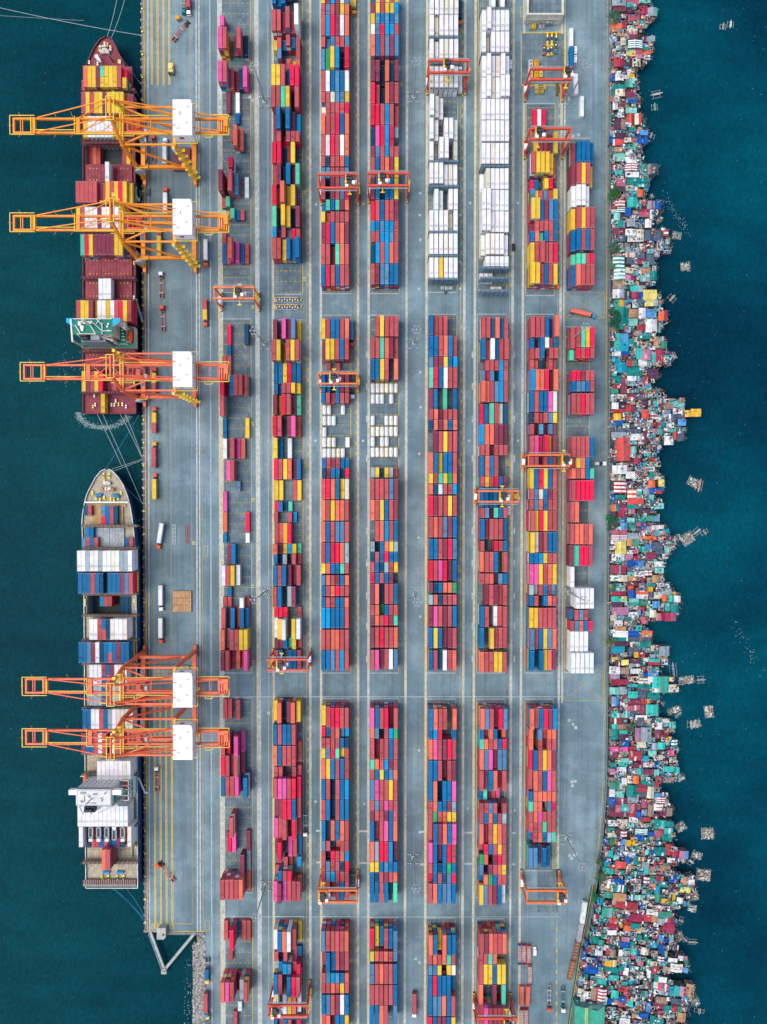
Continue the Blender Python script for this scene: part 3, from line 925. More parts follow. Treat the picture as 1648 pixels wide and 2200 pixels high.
# ------------------------------------------------------------------ containers on the two ships (photo top edge, left edge, hatch height)
SHIPS = """
1 141 178 7.2 3 O Y Y P ty yy Y Y M R2
1 166 171 7.2 3 m2 . . . . . . . . . y3
1 197 174 7.2 3 M Y M Y Y P Y Y Y Y M2 P2
1 249 178 7.2 3 Y W W W W W W Y2
1 310 189 -2.8 2 M O M
1 310 262 -2.8 3 M yy
1 347 216 7.2 3 . W
1 389 162 7.2 4 M M M M M P3 M3 Y4 M4 Y4 R4 Y4 Y3
1 444 163 7.2 4 Y M W W W P W W P W W3 P2
1 503 172 7.2 3 T R Y P P P P P Y Y
1 598 211 7.2 3 W W W
1 645 163 7.2 4 M Y Y P Y3 W W Y W M R Y M
1 797 175 7.2 2 Y P M Y R . . M1 P1
1 842 216 6.1 2 Y
2 1086 175 8.2 2 n1 m1
2 1086 217 8.2 1 lr B M N
2 1133 183 8.2 1 b1 b1
2 1155 175 8.2 1 l1 m1 b1 m1
2 1155 268 8.2 1 b1 m1
2 1183 165 8.2 4 W W S E W S W W E W S S W
2 1231 167 8.2 4 B B B M B N . B B B P L M
2 1281 214 -2.8 3 c m m
2 1280 258 -2.8 3 N N N
2 1330 191 8.2 4 W W mm bm N E W W E
2 1380 168 8.2 4 B B L P W N B cm B P B B
2 1428 191 8.2 3 W W W mb bm P W W W
2 1472 191 8.2 3 S S S B M S S E
2 1524 177 8.2 3 B B W W M B S W E E E E
2 1575 174 8.2 3 P B B M W M . W M B
2 1635 208 8.2 4 W W W W W W E W
2 1732 166 8.2 4 W W W W W W W W W W W W
2 1776 169 8.2 4 W
2 1776 273 8.2 4 E
2 1778 187 8.2 2 N M M B M N B P N
2 1826 218 8.2 4 O M
"""
cargo = []
rnd = random.Random(5)
for ln in SHIPS.strip().split("\n"):
    t = ln.split(); sh = int(t[0]); ypx, xpx, base, tiers = map(float, t[1:5]); tiers = int(tiers); toks = t[5:]
    htop = base + tiers * CH
    x0, y0 = P(xpx, ypx, htop)
    for i, tk in enumerate(toks):
        if tk == '.': continue
        mt = re.match(r"([A-Za-z])([a-z]?)(\d?)", tk); a, b_, d = mt.groups(); n = int(d) if d else tiers
        parts = [(a, 40 if a.isupper() else 20, 0)] if not b_ else [(a, 20, 0), (b_, 20, 1)]
        for kcol, L_, half in parts:
            yc = y0 - (6.1 if L_ == 40 else 3.05 + half * 6.15)
            for q in range(n):
                top = q == n - 1
                cc = kcol.upper() if top else (rnd.choice("WWWE") if kcol in 'WE' and (sh == 2 or ypx < 300) else (kcol.upper() if rnd.random() < .35 else rnd.choice(UNDER)))
                cargo.append(dict(x=x0 + 2.475 * (i + .5) + rnd.uniform(-.03, .03), y=yc + rnd.uniform(-.06, .06), z=base + q * CH, len=L_, key=cc, top=top, block='ship', seg=sh, bay=ypx, lane=i, h=n, reef=cc in 'WE'))
# ------------------------------------------------------------------ choose the 300 that show largest, build them one by one, the rest as one mass
allc = yard + cargo
def seen(c):
    """pixels of this container's roof and of the walls that stand clear"""
    s = F / (H - c['z'] - CH); A = LEN[c['len']] * CW * s * s
    if not c['top']: return 0
    r = abs(c['x']) / (H - c['z']); A += r * CH * LEN[c['len']] * s * s * 0.5
    px, py = unP(c['x'], c['y'], c['z'] + CH)
    if not (4 < px < 1644 and 4 < py < 2196): A = 0
    return A
under_crane = [(680, 365, 775, 412), (785, 365, 880, 412), (915, 122, 1008, 190), (672, 798, 775, 850), (1018, 1050, 1118, 1085), (675, 1900, 775, 1945), (160, 240, 300, 300), (160, 455, 300, 510), (180, 1440, 300, 1490), (180, 1560, 300, 1630)]
for c in allc:
    c['A'] = seen(c)
    px, py = unP(c['x'], c['y'], c['z'] + CH)
    if any(a < px < b2 and y_ < py < y2 for a, y_, b2, y2 in under_crane): c['A'] *= 0.55
dry = sorted([c for c in allc if not c['reef'] and c['A'] > 0 and c['key'] != 'Q'], key=lambda c: -c['A'])[:272]
ref = sorted([c for c in allc if c['reef'] and c['A'] > 0], key=lambda c: -c['A'])[:300]
tanks = [c for c in allc if c['key'] == 'Q']
ids = set(map(id, dry)) | set(map(id, ref)) | set(map(id, tanks))
COLN = {'A': 'narrow first', 'B': 'second', 'C': 'third', 'D': 'fourth', 'E': 'fifth', 'F': 'sixth', 'G': 'seventh', 'H': 'eighth'}
SEGN = ['top', 'upper middle', 'lower middle', 'bottom']
def clabel(c, what):
    size = 'long' if c['len'] == 40 else 'short'
    if c['block'] == 'ship':
        y = c['bay']
        bays = sorted({q['bay'] for q in cargo if q['seg'] == c['seg']})
        s = 'red-decked' if c['seg'] == 1 else 'rusty beige-decked'
        part = '' if c['len'] == 40 else (' fore' if c['y'] > P(0, y, 15)[1] - 5 else ' aft')
        return f"{CNAME[c['key']]} {size}{part} {what}, {nth(c['lane'] + 1)} from port, {nth(bays.index(y) + 1)} bay of {s} ship"
    return f"{CNAME[c['key']]} {size} {what}, {nth(c['lane'] + 1)} lane, {nth(c['bay'] + 1)} bay down, {COLN[c['block']]} column, {SEGN[c['seg']]} block"
mesh_cache = {}
rr = random.Random(3)
def individual(c, kind):
    var = rr.randrange(7); mk = (kind, c['key'], c['len'], var)
    if mk not in mesh_cache:
        mb = MB(); cc = jit(CL.get(c['key'], (.8, .8, .8)), random.Random(sum(map(ord, str(mk)))))
        if kind == 'tank': tank(mb, 0, 0, 0, 6.06, [(.5, .52, .52), (.62, .42, .05), (.45, .47, .5), (.7, .5, .08)][var % 4])
        elif kind == 'reefer': reefer(mb, 0, 0, 0, LEN[c['len']], cc)
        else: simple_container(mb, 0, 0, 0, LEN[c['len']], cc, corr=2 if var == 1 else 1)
        o = mb.build("tmp", 'container'); mesh_cache[mk] = o.data; bpy.data.objects.remove(o)
    nm = {'tank': 'tank_container', 'reefer': 'refrigerated_container', 'dry': 'shipping_container'}[kind]
    o = bpy.data.objects.new(nm, mesh_cache[mk]); C.objects.link(o); o.location = (c['x'], c['y'], c['z'])
    return o
for c in dry: tag(individual(c, 'dry'), clabel(c, 'container'), 'container', "stacked shipping containers of the port")
for c in ref: tag(individual(c, 'reefer'), clabel(c, 'reefer'), 'refrigerated container', "white refrigerated containers")
for c in tanks:
    c['key'] = 'Q'; CNAME['Q'] = 'white'
    tag(individual(c, 'tank'), clabel(c, 'tank container').replace('short ', ''), 'tank container', "tank containers standing on the bare beds")
mass = MB(); mr = random.Random(11)
for c in allc:
    if id(c) in ids: continue
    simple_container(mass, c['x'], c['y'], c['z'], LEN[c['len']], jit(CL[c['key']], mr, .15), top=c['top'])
tag(mass.build("container_stacks", 'container'), "all the other multicoloured shipping containers stacked in the yard and on the ships", "containers", kind='stuff')
# ------------------------------------------------------------------ the two ships
def ship(name, label, left, right, yb, ys, deck, holds, hullc, deckc, boot, railc):
    """left/right: deck edge (photo y -> photo x) ; yb bow y ; ys stern y ; holds: open holds (y0,y1,x0,x1)"""
    def lx(y): return float(np.interp(y, left[0], left[1]))
    def rx(y): return float(np.interp(y, right[0], right[1]))
    root = thing(name, label, 'container ship', (*P((lx(ys) + rx(ys)) / 2, (yb + ys) / 2, deck), WL))
    o = root.location
    ysamp = sorted(set([yb, ys] + [y for y in left[0] if yb < y < ys] + [y for y in right[0] if yb < y < ys] + [v for h in holds for v in h[:2]]))
    cx = (lx(ys) + rx(ys)) / 2
    hb = MB(); n = len(ysamp)
    ringsL, ringsR = [], []
    for y in ysamp:
        f = min(1.0, (y - yb) / 170.0); f2 = f ** 0.8
        w_ = {}
        for lvl, (z, k, dy) in enumerate(((WL - 1, 0.80 + 0.17 * f2 if f < 1 else 0.975, 7 * (1 - f)), (WL + 2.5, 0.84 + 0.14 * f2 if f < 1 else 0.985, 5 * (1 - f)), (deck + 1.1, 1.0, 0))):
            yy = y + dy
            L = P(cx + (lx(y) - cx) * k, yy, deck); R_ = P(cx + (rx(y) - cx) * k, yy, deck)
            w_[lvl] = (L, R_, z)
        ringsL.append([(w_[l][0][0], w_[l][0][1], w_[l][2]) for l in (0, 1, 2)]); ringsR.append([(w_[l][1][0], w_[l][1][1], w_[l][2]) for l in (0, 1, 2)])
    for i in range(n - 1):
        for rg, flip in ((ringsL, False), (ringsR, True)):
            for l in (0, 1):
                q = [rg[i][l], rg[i + 1][l], rg[i + 1][l + 1], rg[i][l + 1]]
                hb.add(q if not flip else q[::-1], [(0, 1, 2, 3)], boot if l == 0 else hullc)
    for rg0, rg1 in ((ringsL[0], ringsR[0]), (ringsL[-1], ringsR[-1])):
        for l in (0, 1): hb.add([rg0[l], rg1[l], rg1[l + 1], rg0[l + 1]], [(0, 1, 2, 3)], boot if l == 0 else hullc)
    hb.build("hull", 'paint', root, o)
    db = MB()
    for i in range(n - 1):
        y0, y1 = ysamp[i], ysamp[i + 1]
        hh = [h for h in holds if h[0] <= y0 and y1 <= h[1]]
        segs = [((lx(y0), rx(y0)), (lx(y1), rx(y1)))] if not hh else [((lx(y0), hh[0][2]), (lx(y1), hh[0][2])), ((hh[0][3], rx(y0)), (hh[0][3], rx(y1)))]
        for (a0, b0), (a1, b1) in segs:
            db.add([(*P(a0, y0, deck), deck), (*P(a1, y1, deck), deck), (*P(b1, y1, deck), deck), (*P(b0, y0, deck), deck)], [(0, 1, 2, 3)], deckc)
    db.build("deck", 'deck', root, o)
    for (y0, y1, x0, x1) in holds:
        pb = MB(); a = P(x0, y0, deck); c_ = P(x1, y1, deck); zb = -2.85; g = (.30, .34, .34)
        pb.add([(a[0], a[1], zb), (c_[0], a[1], zb), (c_[0], c_[1], zb), (a[0], c_[1], zb)], [(0, 3, 2, 1)], (.06, .08, .09))
        for p, q in (((a[0], a[1]), (c_[0], a[1])), ((c_[0], a[1]), (c_[0], c_[1])), ((c_[0], c_[1]), (a[0], c_[1])), ((a[0], c_[1]), (a[0], a[1]))):
            pb.add([(*p, zb), (*q, zb), (*q, deck), (*p, deck)], [(0, 1, 2, 3)], g)
        xx = a[0] + 2.5
        while xx < c_[0] - 1:
            for yy in (a[1] - .2, c_[1] + .2): pb.box(xx - .12, xx + .12, yy - .15, yy + .15, zb, deck - .1, (.2, .22, .22))
            xx += 2.51
        pb.build("cargo_hold", 'deck', root, o)
    # gunwale rail
    gb = MB()
    for i in range(n - 1):
        for rg in (ringsL, ringsR): gb.bar((*rg[i][2][:2], deck + 1.15), (*rg[i + 1][2][:2], deck + 1.15), 0.5, 0.18, railc)
    gb.bar((*ringsL[-1][2][:2], deck + 1.15), (*ringsR[-1][2][:2], deck + 1.15), 0.5, 0.18, railc)
    gb.build("gunwale", 'deck', root, o)
    return root, lx, rx
def hatches(root, rows, x0, x1, deck, col, dots, nx=3, top=1.2):
    o = root.location
    for (y0, y1) in rows:
        hb = MB(); a = P(x0, y0, deck + top); c_ = P(x1, y1, deck + top); wd = (c_[0] - a[0]) / nx
        for i in range(nx):
            hb.box(a[0] + wd * i + .12, a[0] + wd * (i + 1) - .12, c_[1], a[1], deck - .5, deck + top, col)
            for k in range(3):
                for j in (0.28, 0.5, 0.72):
                    if (k != 1) and dots:
                        cx, cy = a[0] + wd * (i + j), c_[1] + (a[1] - c_[1]) * (k + .5) / 3
                        hb.box(cx - .28, cx + .28, cy - .28, cy + .28, deck + top, deck + top + .12, dots)
            for j in range(1, 5):
                xx = a[0] + wd * (i + j / 5.0); hb.box(xx - .05, xx + .05, c_[1] + .3, a[1] - .3, deck + top, deck + top + .07, tuple(v * .7 for v in col))
        hb.build("hatch_cover", 'deck', root, o)
def bridges(root, ysl, x0, x1, deck, col):
    o = root.location
    for y in ysl:
        bb = MB(); a = P(x0, y, deck + 6); c_ = P(x1, y, deck + 6); yy = a[1]
        for z in (deck + 3.2, deck + 6):
            bb.box(a[0], c_[0], yy - .7, yy + .7, z - .15, z, col)
        n = 14
        for i in range(n):
            xx = a[0] + (c_[0] - a[0]) * i / (n - 1)
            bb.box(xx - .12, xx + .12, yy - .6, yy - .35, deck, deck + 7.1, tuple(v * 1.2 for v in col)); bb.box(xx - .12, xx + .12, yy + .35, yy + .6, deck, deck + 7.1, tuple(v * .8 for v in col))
        bb.build("lashing_bridge", 'deck', root, o)
def bollards(root, pts, z, cols, r=.55):
    o = root.location
    for k, (x, y) in enumerate(pts):
        p = P(x, y, z); mb = MB(); c_ = cols[k % len(cols)]
        for dy in (-.6, .6):
            mb.cyl((p[0], p[1] + dy, z), (p[0], p[1] + dy, z + 1.0), r * .75, 8, c_); mb.cyl((p[0], p[1] + dy, z + 1.0), (p[0], p[1] + dy, z + 1.2), r, 8, c_)
        mb.build("mooring_bollard", 'paint', root, o)
MAR = (.27, .065, .085); YB = (.75, .55, .05)
s1, l1f, r1f = ship("container_ship", "long dark-hulled container ship with dusty red decks and a green-roofed bridge moored at the quay",
    ([81, 86, 100, 118, 140, 165, 195, 240, 300, 889], [227, 217, 206, 197, 188, 183, 180, 179.5, 180, 180]),
    ([81, 86, 100, 118, 140, 165, 195, 240, 300, 889], [233, 241, 249, 257, 268, 276, 283, 288, 291, 293]), 81, 889, 6.0,
    [(307, 353, 183, 283)], (.012, .018, .035), MAR, (.010, .015, .03), (.20, .06, .07))
hatches(s1, [(143, 186), (199, 243), (252, 294), (356, 393), (396, 438), (449, 492), (508, 548), (553, 595), (601, 643), (648, 684), (757, 790), (797, 841)], 184, 284, 6, (.30, .07, .09), YB)
bridges(s1, [192, 246, 299, 306, 394, 444, 500, 549.5, 597, 645, 754, 792, 843], 175, 290, 6, (.16, .06, .07))
bollards(s1, [(226, 96), (232, 98), (216, 104), (238, 104), (215, 108), (239, 107), (193, 136), (256, 134), (259, 135), (211, 139), (266, 160), (267, 164), (206, 870), (232, 862), (241, 870), (247, 870), (256, 869), (264, 869), (272, 874), (201, 874), (204, 850), (250, 862), (187, 600), (289, 600), (187, 560), (289, 566), (289, 640), (289, 820), (289, 826)], 6.0, [(.75, .72, .6), (.8, .58, .05), (.8, .8, .78)])
o = s1.location
mb = MB()
for (x, y, r_) in ((222, 113, 1.5), (231, 113, 1.5), (226, 108, 1.0), (224, 101, .8)):
    p = P(x, y, 6.5); mb.cyl((p[0] - 1.4, p[1], 7.2), (p[0] + 1.4, p[1], 7.2), r_ * .8, 10, (.55, .5, .45))
mb.build("windlass", 'paint', s1, o)
mb = MB(); p, q = P(210, 125, 8), P(221, 140, 8); mb.bar((*p, 8.5), (*q, 12), 1.2, 1.2, (.85, .85, .85)); mb.cyl((*p, 6), (*p, 10), 1.1, 10, (.85, .85, .85)); mb.cyl((*P(240, 128, 8), 6), (*P(240, 128, 8), 12), .5, 8, (.1, .1, .12))
mb.build("deck_crane", 'paint', s1, o)
# superstructure of ship 1: lower decks, tower, wings, roof gear
def eq(x, y): return P(x, y, 0)
def eqbox(mb, x0, x1, y0, y1, z0, z1, col):
    a, c_ = eq(x0, y0), eq(x1, y1); mb.box(a[0], c_[0], c_[1], a[1], z0, z1, col)
GRN, BEI, CYN = (.008, .19, .13), (.62, .53, .40), (.01, .38, .58)
mb = MB(); eqbox(mb, 192, 303, 712, 755, 6, 12, BEI); eqbox(mb, 192, 303, 712, 755, 12, 12.25, GRN)
eqbox(mb, 199, 292, 712, 750, 12.25, 16, BEI); eqbox(mb, 199, 292, 712, 750, 16, 16.2, GRN); mb.build("lower_decks", 'paint', s1, o)
mb = MB(); eqbox(mb, 206, 279, 712, 742, 16.2, 29.6, BEI)
for k in range(4):
    z = 17.5 + k * 3.0
    a, c_ = eq(206, 742), eq(279, 742); mb.box(a[0] + 1, c_[0] - 1, a[1] - .9, a[1], z - .2, z, (.35, .3, .24))
    x = a[0] + 1.5
    while x < c_[0] - 2: mb.box(x, x + .8, a[1] - .06, a[1], z + .8, z + 1.7, (.03, .05, .07)); x += 2.6
mb.build("bridge_tower", 'paint', s1, o)
mb = MB(); eqbox(mb, 203, 282, 710, 742, 29.6, 30.0, GRN); mb.build("bridge_roof", 'paint', s1, o)
for (xa, xb) in ((189, 203.2), (281.8, 297)):
    mb = MB(); left_ = xa < 200
    pts = [eq(xa, 710), eq(xb, 710), eq(xb, 727 if left_ else 729), eq(xa + (0 if left_ else 0), 718)] if left_ else [eq(xa, 710), eq(xb, 710), eq(xb, 717), eq(xa, 727)]
    mb.prism(pts, 27.2, 30.1, CYN, (.5, .5, .45)); mb.build("bridge_wing", 'paint', s1, o)
mb = MB()
for (x0, y0, x1, y1) in ((204, 712, 281, 712), (240, 716, 262, 736), (262, 736, 281, 736), (208, 724, 218, 740), (224, 712, 232, 722), (258, 712, 250, 722), (212, 742, 250, 742), (262, 720, 262, 742), (250, 712, 262, 724)):
    a, c_ = eq(x0, y0), eq(x1, y1); mb.bar((*a, 30.9), (*c_, 30.9), .35, .35, (.75, .74, .68))
p = eq(238, 724); mb.cyl((*p, 30), (*p, 42), .7, 8, (.7, .62, .45), .35); mb.bar((p[0] - 4, p[1], 38), (p[0] + 4, p[1], 38), .5, .5, (.7, .62, .45)); mb.bar((p[0] - 2.5, p[1], 35), (p[0] + 2.5, p[1], 35), .5, .5, (.8, .8, .75))
mb.bar((p[0], p[1], 31), (p[0] + 5.5, p[1] - 6, 38), .4, .4, (.75, .72, .6))
mb.build("radar_mast", 'paint', s1, o)
for (x, y, r_) in ((217, 722, 1.1), (222, 729, 1.3), (222, 734, .8), (274, 722, .6), (272, 727, .6), (274, 735, .5)):
    mb = MB(); p = eq(x, y)
    for i in range(5):
        a0, a1 = math.pi / 2 * i / 5, math.pi / 2 * (i + 1) / 5
        mb.cyl((*p, 30.4 + r_ * math.sin(a0)), (*p, 30.4 + r_ * math.sin(a1)), r_ * math.cos(a0), 12, (.88, .88, .86), r_ * math.cos(a1) + .01)
    mb.build("satellite_dome", 'paint', s1, o)
mb = MB(); eqbox(mb, 214, 262, 742, 754, 12, 26, (.20, .24, .26)); eqbox(mb, 218, 232, 743, 752, 26, 31, (.05, .07, .09)); eqbox(mb, 236, 254, 743.5, 752, 26, 29, (.25, .30, .34))
for x in (221, 226, 230): p = eq(x, 747); mb.cyl((*p, 31), (*p, 33), .6, 8, (.03, .03, .03))
mb.build("funnel", 'paint', s1, o)
mb = MB(); p = eq(197, 753); mb.cyl((*p, 12), (*p, 27), .7, 8, BEI); mb.bar((*p, 27), (*eq(200, 712), 31), .9, .9, (.70, .66, .55)); p2 = eq(272, 749); mb.cyl((*p2, 12), (*p2, 24), .8, 8, BEI); mb.bar((*p2, 24), (*eq(237, 740), 29), .8, .8, (.70, .66, .55))
mb.build("provision_crane", 'paint', s1, o)
mb = MB()
for k in range(5):
    a, c_ = eq(282, 718 + k * 6), eq(296, 724 + k * 6); mb.bar((a[0], a[1], 16.3), (c_[0] - 1, a[1] - 1, 24 - k * 1.2), .5, .5, (.66, .62, .52))
a = eq(284, 716); mb.prism([eq(280, 712), eq(298, 712), eq(298, 728), eq(280, 716)], 20, 23, BEI)
mb.build("deck_house", 'paint', s1, o)
def lifeboat(root, x, y, z, L=9.0, rz=0):
    p = eq(x, y); mb = MB(); rings = 9; n = 10
    k = len(mb.v)
    for i in range(rings):
        t = i / (rings - 1) * 2 - 1; s = max(.12, (1 - abs(t) ** 2.6)); yy = p[1] + t * L / 2
        for j in range(n):
            a = 2 * math.pi * j / n; mb.v.append((p[0] + 1.45 * s * math.cos(a), yy, z + 1.3 + 1.2 * s * math.sin(a)))
    for i in range(rings - 1):
        for j in range(n): mb.f.append((k + i * n + j, k + i * n + (j + 1) % n, k + (i + 1) * n + (j + 1) % n, k + (i + 1) * n + j)); mb.c.append((.80, .10, .02))
    for i in (0, rings - 1): mb.f.append(tuple(k + i * n + j for j in range(n))); mb.c.append((.7, .1, .02))
    mb.box(p[0] - .7, p[0] + .7, p[1] - 1.6, p[1] + .6, z + 2.3, z + 3.0, (.75, .12, .03))
    lb = mb.build("lifeboat", 'paint', root, root.location)
    db = MB()
    for dy in (-L * .42, L * .42): db.bar((p[0] - 2, p[1] + dy, z), (p[0] - 2, p[1] + dy, z + 3.4), .35, .35, (.7, .7, .66)); db.bar((p[0] - 2, p[1] + dy, z + 3.4), (p[0] + .3, p[1] + dy, z + 3.4), .3, .3, (.7, .7, .66))
    db.build("davit", 'paint', root, root.location)
lifeboat(s1, 297, 733, 12.3)
mb = MB(); a, c_ = P(292, 642, 7), P(306, 692, 2)
mb.bar((*a, 7), (*c_, 1.2), 1.0, .4, (.45, .42, .36)); mb.bar((a[0] - .5, a[1], 7.9), (c_[0] - .5, c_[1], 2.1), .1, .1, (.6, .6, .55)); mb.build("gangway", 'paint', s1, o)
# hull lettering on the quay side
HX1 = P(293, 500, 6)[0]
for ch, yy in (("M", 553), ("S", 482), ("C", 413)):
    p = P(293, yy, 6)
    text_mesh("hull_letter", ch, 11.5, (HX1 + 0.2 - o[0], p[1] - o[1], 2.2 - o[2]), (R(89), 0, R(90)), 'white', s1, 0.02, 0.3)
# ------------------------------------------------------------------ ship 2
DK2 = (.42, .37, .27)
s2, l2f, r2f = ship("container_ship", "blue-hulled container ship with worn beige rusty decks, white deckhouse near its stern",
    ([1008, 1012, 1027, 1046, 1062, 1081, 1104, 1124, 1145, 1280, 1906], [228, 218, 206, 196, 188, 183, 179, 177.5, 178.5, 182, 186]),
    ([1008, 1012, 1025, 1042, 1062, 1083, 1108, 1135, 1166, 1228, 1372, 1906], [234, 243, 255, 266, 274, 280, 284.5, 288, 291, 293, 294.5, 297]), 1008, 1906, 7.0,
    [(1279, 1322, 187, 283)], (.012, .085, .19), DK2, (.14, .04, .06), (.62, .62, .58))
TAN = (.50, .33, .15)
hatches(s2, [(1083, 1128)], 197, 265, 7, TAN, None, 3, 1.1); hatches(s2, [(1134, 1175)], 204, 267, 7, (.36, .42, .44), (.35, .2, .12), 2, 1.1)
hatches(s2, [(1184, 1226), (1231, 1273), (1331, 1373), (1380, 1423), (1429, 1469), (1473, 1516), (1526, 1566), (1575, 1618), (1622, 1662), (1735, 1772), (1777, 1815), (1819, 1852)], 187, 285, 7, (.42, .37, .26), (.28, .10, .05), 3)
bridges(s2, [1130, 1178, 1228, 1276, 1323, 1376, 1427, 1471, 1522, 1571, 1620, 1665, 1774, 1816, 1854], 176, 294, 7, (.20, .15, .11))
o = s2.location
bollards(s2, [(224, 1020), (236, 1020), (224, 1025), (236, 1025), (225, 1031), (200, 1059), (261, 1059), (208, 1070), (216, 1074), (225, 1069), (239, 1072), (246, 1074), (255, 1070), (246, 1068), (190, 1800), (190, 1812), (293, 1800), (293, 1815), (220, 1882), (234, 1882), (253, 1882), (267, 1882), (221, 1886), (234, 1886), (253, 1886), (267, 1886), (184, 1290), (184, 1298), (290, 1290), (290, 1500)], 7.0, [(.8, .66, .08), (.78, .7, .1)])
mb = MB()
for (x, y, c_) in ((228, 1037, (.75, .7, .6)), (233, 1038, (.6, .55, .5)), (222, 1050, (.45, .2, .08)), (228, 1050, (.8, .78, .7)), (234, 1050, (.8, .78, .7)), (241, 1052, (.45, .2, .08)), (211, 1065, (.02, .2, .42)), (248, 1064, (.02, .2, .42)), (215, 1063, (.02, .2, .42)), (252, 1066, (.02, .2, .42))):
    p = P(x, y, 8); mb.cyl((p[0] - 1.3, p[1], 8.3), (p[0] + 1.3, p[1], 8.3), 1.0, 10, c_); mb.box(p[0] - 1.6, p[0] + 1.6, p[1] - .9, p[1] + .9, 7, 7.7, (.4, .3, .2))
for k in range(7): a = P(220 + k * 3.3, 1058, 8); c_ = P(223 + k * 2.2, 1066, 8); mb.bar((*a, 7.5), (*c_, 7.5), .2, .2, (.75, .75, .7))
mb.build("windlass", 'paint', s2, o)
mb = MB(); p, q = P(184, 1079, 8), P(277, 1079, 8); mb.box(p[0], q[0], p[1] - .4, p[1] + .4, 7, 9.6, (.72, .73, .68)); mb.box(p[0] + 2, q[0] - 2, p[1] - 3.0, p[1] - 1.2, 7, 7.8, (.42, .26, .1)); mb.build("breakwater", 'paint', s2, o)
mb = MB()
for (x, y, wd) in ((181, 1898, 0), ): pass
for dz, yy, cc in ((0, 1892, (.28, .08, .06)), (0, 1899, (.22, .22, .20))):
    p, q = P(180, yy, 7), P(294, yy, 7); mb.box(p[0], q[0], p[1] - .8, p[1] + .8, 7, 8.3, cc)
for k in range(28): p = P(183 + k * 4, 1888, 8); mb.box(p[0] - .15, p[0] + .15, p[1] - 3.5, p[1], 7, 8.9, (.35, .3, .25))
for (x, y) in ((225, 1874), (232, 1874), (255, 1874), (262, 1874)): p = P(x, y, 8); mb.cyl((p[0] - 1, p[1], 8), (p[0] + 1, p[1], 8), .9, 10, (.02, .25, .5))
mb.build("stern_gear", 'paint', s2, o)
WHI = (.62, .63, .60)
mb = MB(); eqbox(mb, 203, 302, 1648, 1692, 7, 13, (.70, .72, .68)); eqbox(mb, 203, 302, 1648, 1692, 13, 13.2, (.02, .22, .15)); mb.build("lower_decks", 'paint', s2, o)
mb = MB(); eqbox(mb, 211, 282, 1650, 1682, 13.2, 32.3, WHI)
a, c_ = eq(211, 1650), eq(282, 1650)
for k in range(6):
    z = 15 + k * 3.0; x = a[0] + 1.5
    while x < c_[0] - 1: mb.box(x, x + .7, a[1], a[1] + .07, z, z + .8, (.05, .08, .10)); x += 2.9
mb.box(a[0] + .5, c_[0] - .5, a[1], a[1] + .1, 30.2, 31.4, (.03, .12, .13))
mb.build("bridge_tower", 'paint', s2, o)
mb = MB(); eqbox(mb, 213, 281, 1651, 1681, 32.3, 32.7, WHI); eqbox(mb, 280, 289, 1662, 1681, 28, 28.4, (.01, .20, .13)); 
for (x, y, wx, wy, hh, cc) in ((226, 1657, 3, 1.2, .5, (.3, .33, .33)), (236, 1664, 1.4, 1.4, 1.2, (.7, .7, .66)), (250, 1659, 2.2, .8, .4, (.25, .27, .28)), (262, 1670, 1.2, 2.2, .9, (.55, .56, .52)), (222, 1674, 1.2, 1.2, 1.6, (.72, .72, .7)), (270, 1657, .7, .7, 2.2, (.7, .7, .7)), (244, 1677, 4, .6, .5, (.35, .38, .38)), (229, 1668, .5, 3.5, .2, (.3, .2, .14))):
    p = eq(x, y); mb.box(p[0] - wx / 2, p[0] + wx / 2, p[1] - wy / 2, p[1] + wy / 2, 32.7, 32.7 + hh, cc)
a, c_ = eq(213.5, 1651.5), eq(280.5, 1680.5)
for (p0, p1) in (((a[0], a[1]), (c_[0], a[1])), ((a[0], c_[1]), (c_[0], c_[1])), ((a[0], a[1]), (a[0], c_[1])), ((c_[0], a[1]), (c_[0], c_[1]))): mb.bar((*p0, 33.6), (*p1, 33.6), .14, .14, (.4, .42, .4))
mb.build("bridge_roof", 'paint', s2, o)
for (xa, xb) in ((196, 211), (282, 301)):
    mb = MB(); eqbox(mb, xa, xb, 1652, 1662, 29.2, 31.9, (.80, .80, .74))
    for k in range(5): x = eq(xa + 1 + k * 3, 1662)[0]; mb.box(x, x + .5, eq(xa, 1662)[1] - .06, eq(xa, 1662)[1], 30, 31.3, (.55, .5, .4))
    mb.build("bridge_wing", 'paint', s2, o)
mb = MB(); eqbox(mb, 222, 252, 1684, 1697, 13, 29, (.78, .79, .77)); eqbox(mb, 226, 248, 1686, 1697.5, 29, 31.5, (.02, .03, .05))
for x in (231, 236, 241): p = eq(x, 1692); mb.cyl((*p, 31), (*p, 33.5), .9, 8, (.04, .05, .07))
mb.build("funnel", 'paint', s2, o)
mb = MB(); p = eq(212, 1690); mb.cyl((*p, 13), (*p, 29), .8, 8, WHI); mb.bar((*p, 29), (*eq(220, 1706), 29), .8, .8, (.6, .62, .6)); p2 = eq(285, 1690); mb.cyl((*p2, 13), (*p2, 27), .8, 8, WHI)
mb.bar((*p2, 27), (*eq(252, 1702), 29.5), .8, .8, (.6, .62, .6)); p3 = eq(243, 1668); mb.cyl((*p3, 32), (*p3, 42), .5, 8, WHI, .25); mb.bar((p3[0] - 2.5, p3[1], 38), (p3[0] + 2.5, p3[1], 38), .35, .35, WHI)
mb.bar((*eq(232, 1688), 29), (*eq(243, 1699), 33), .7, .7, WHI)
mb.build("provision_crane", 'paint', s2, o)
lifeboat(s2, 291, 1660, 15, 9.5); lifeboat(s2, 207, 1655, 15, 8)
mb = MB()
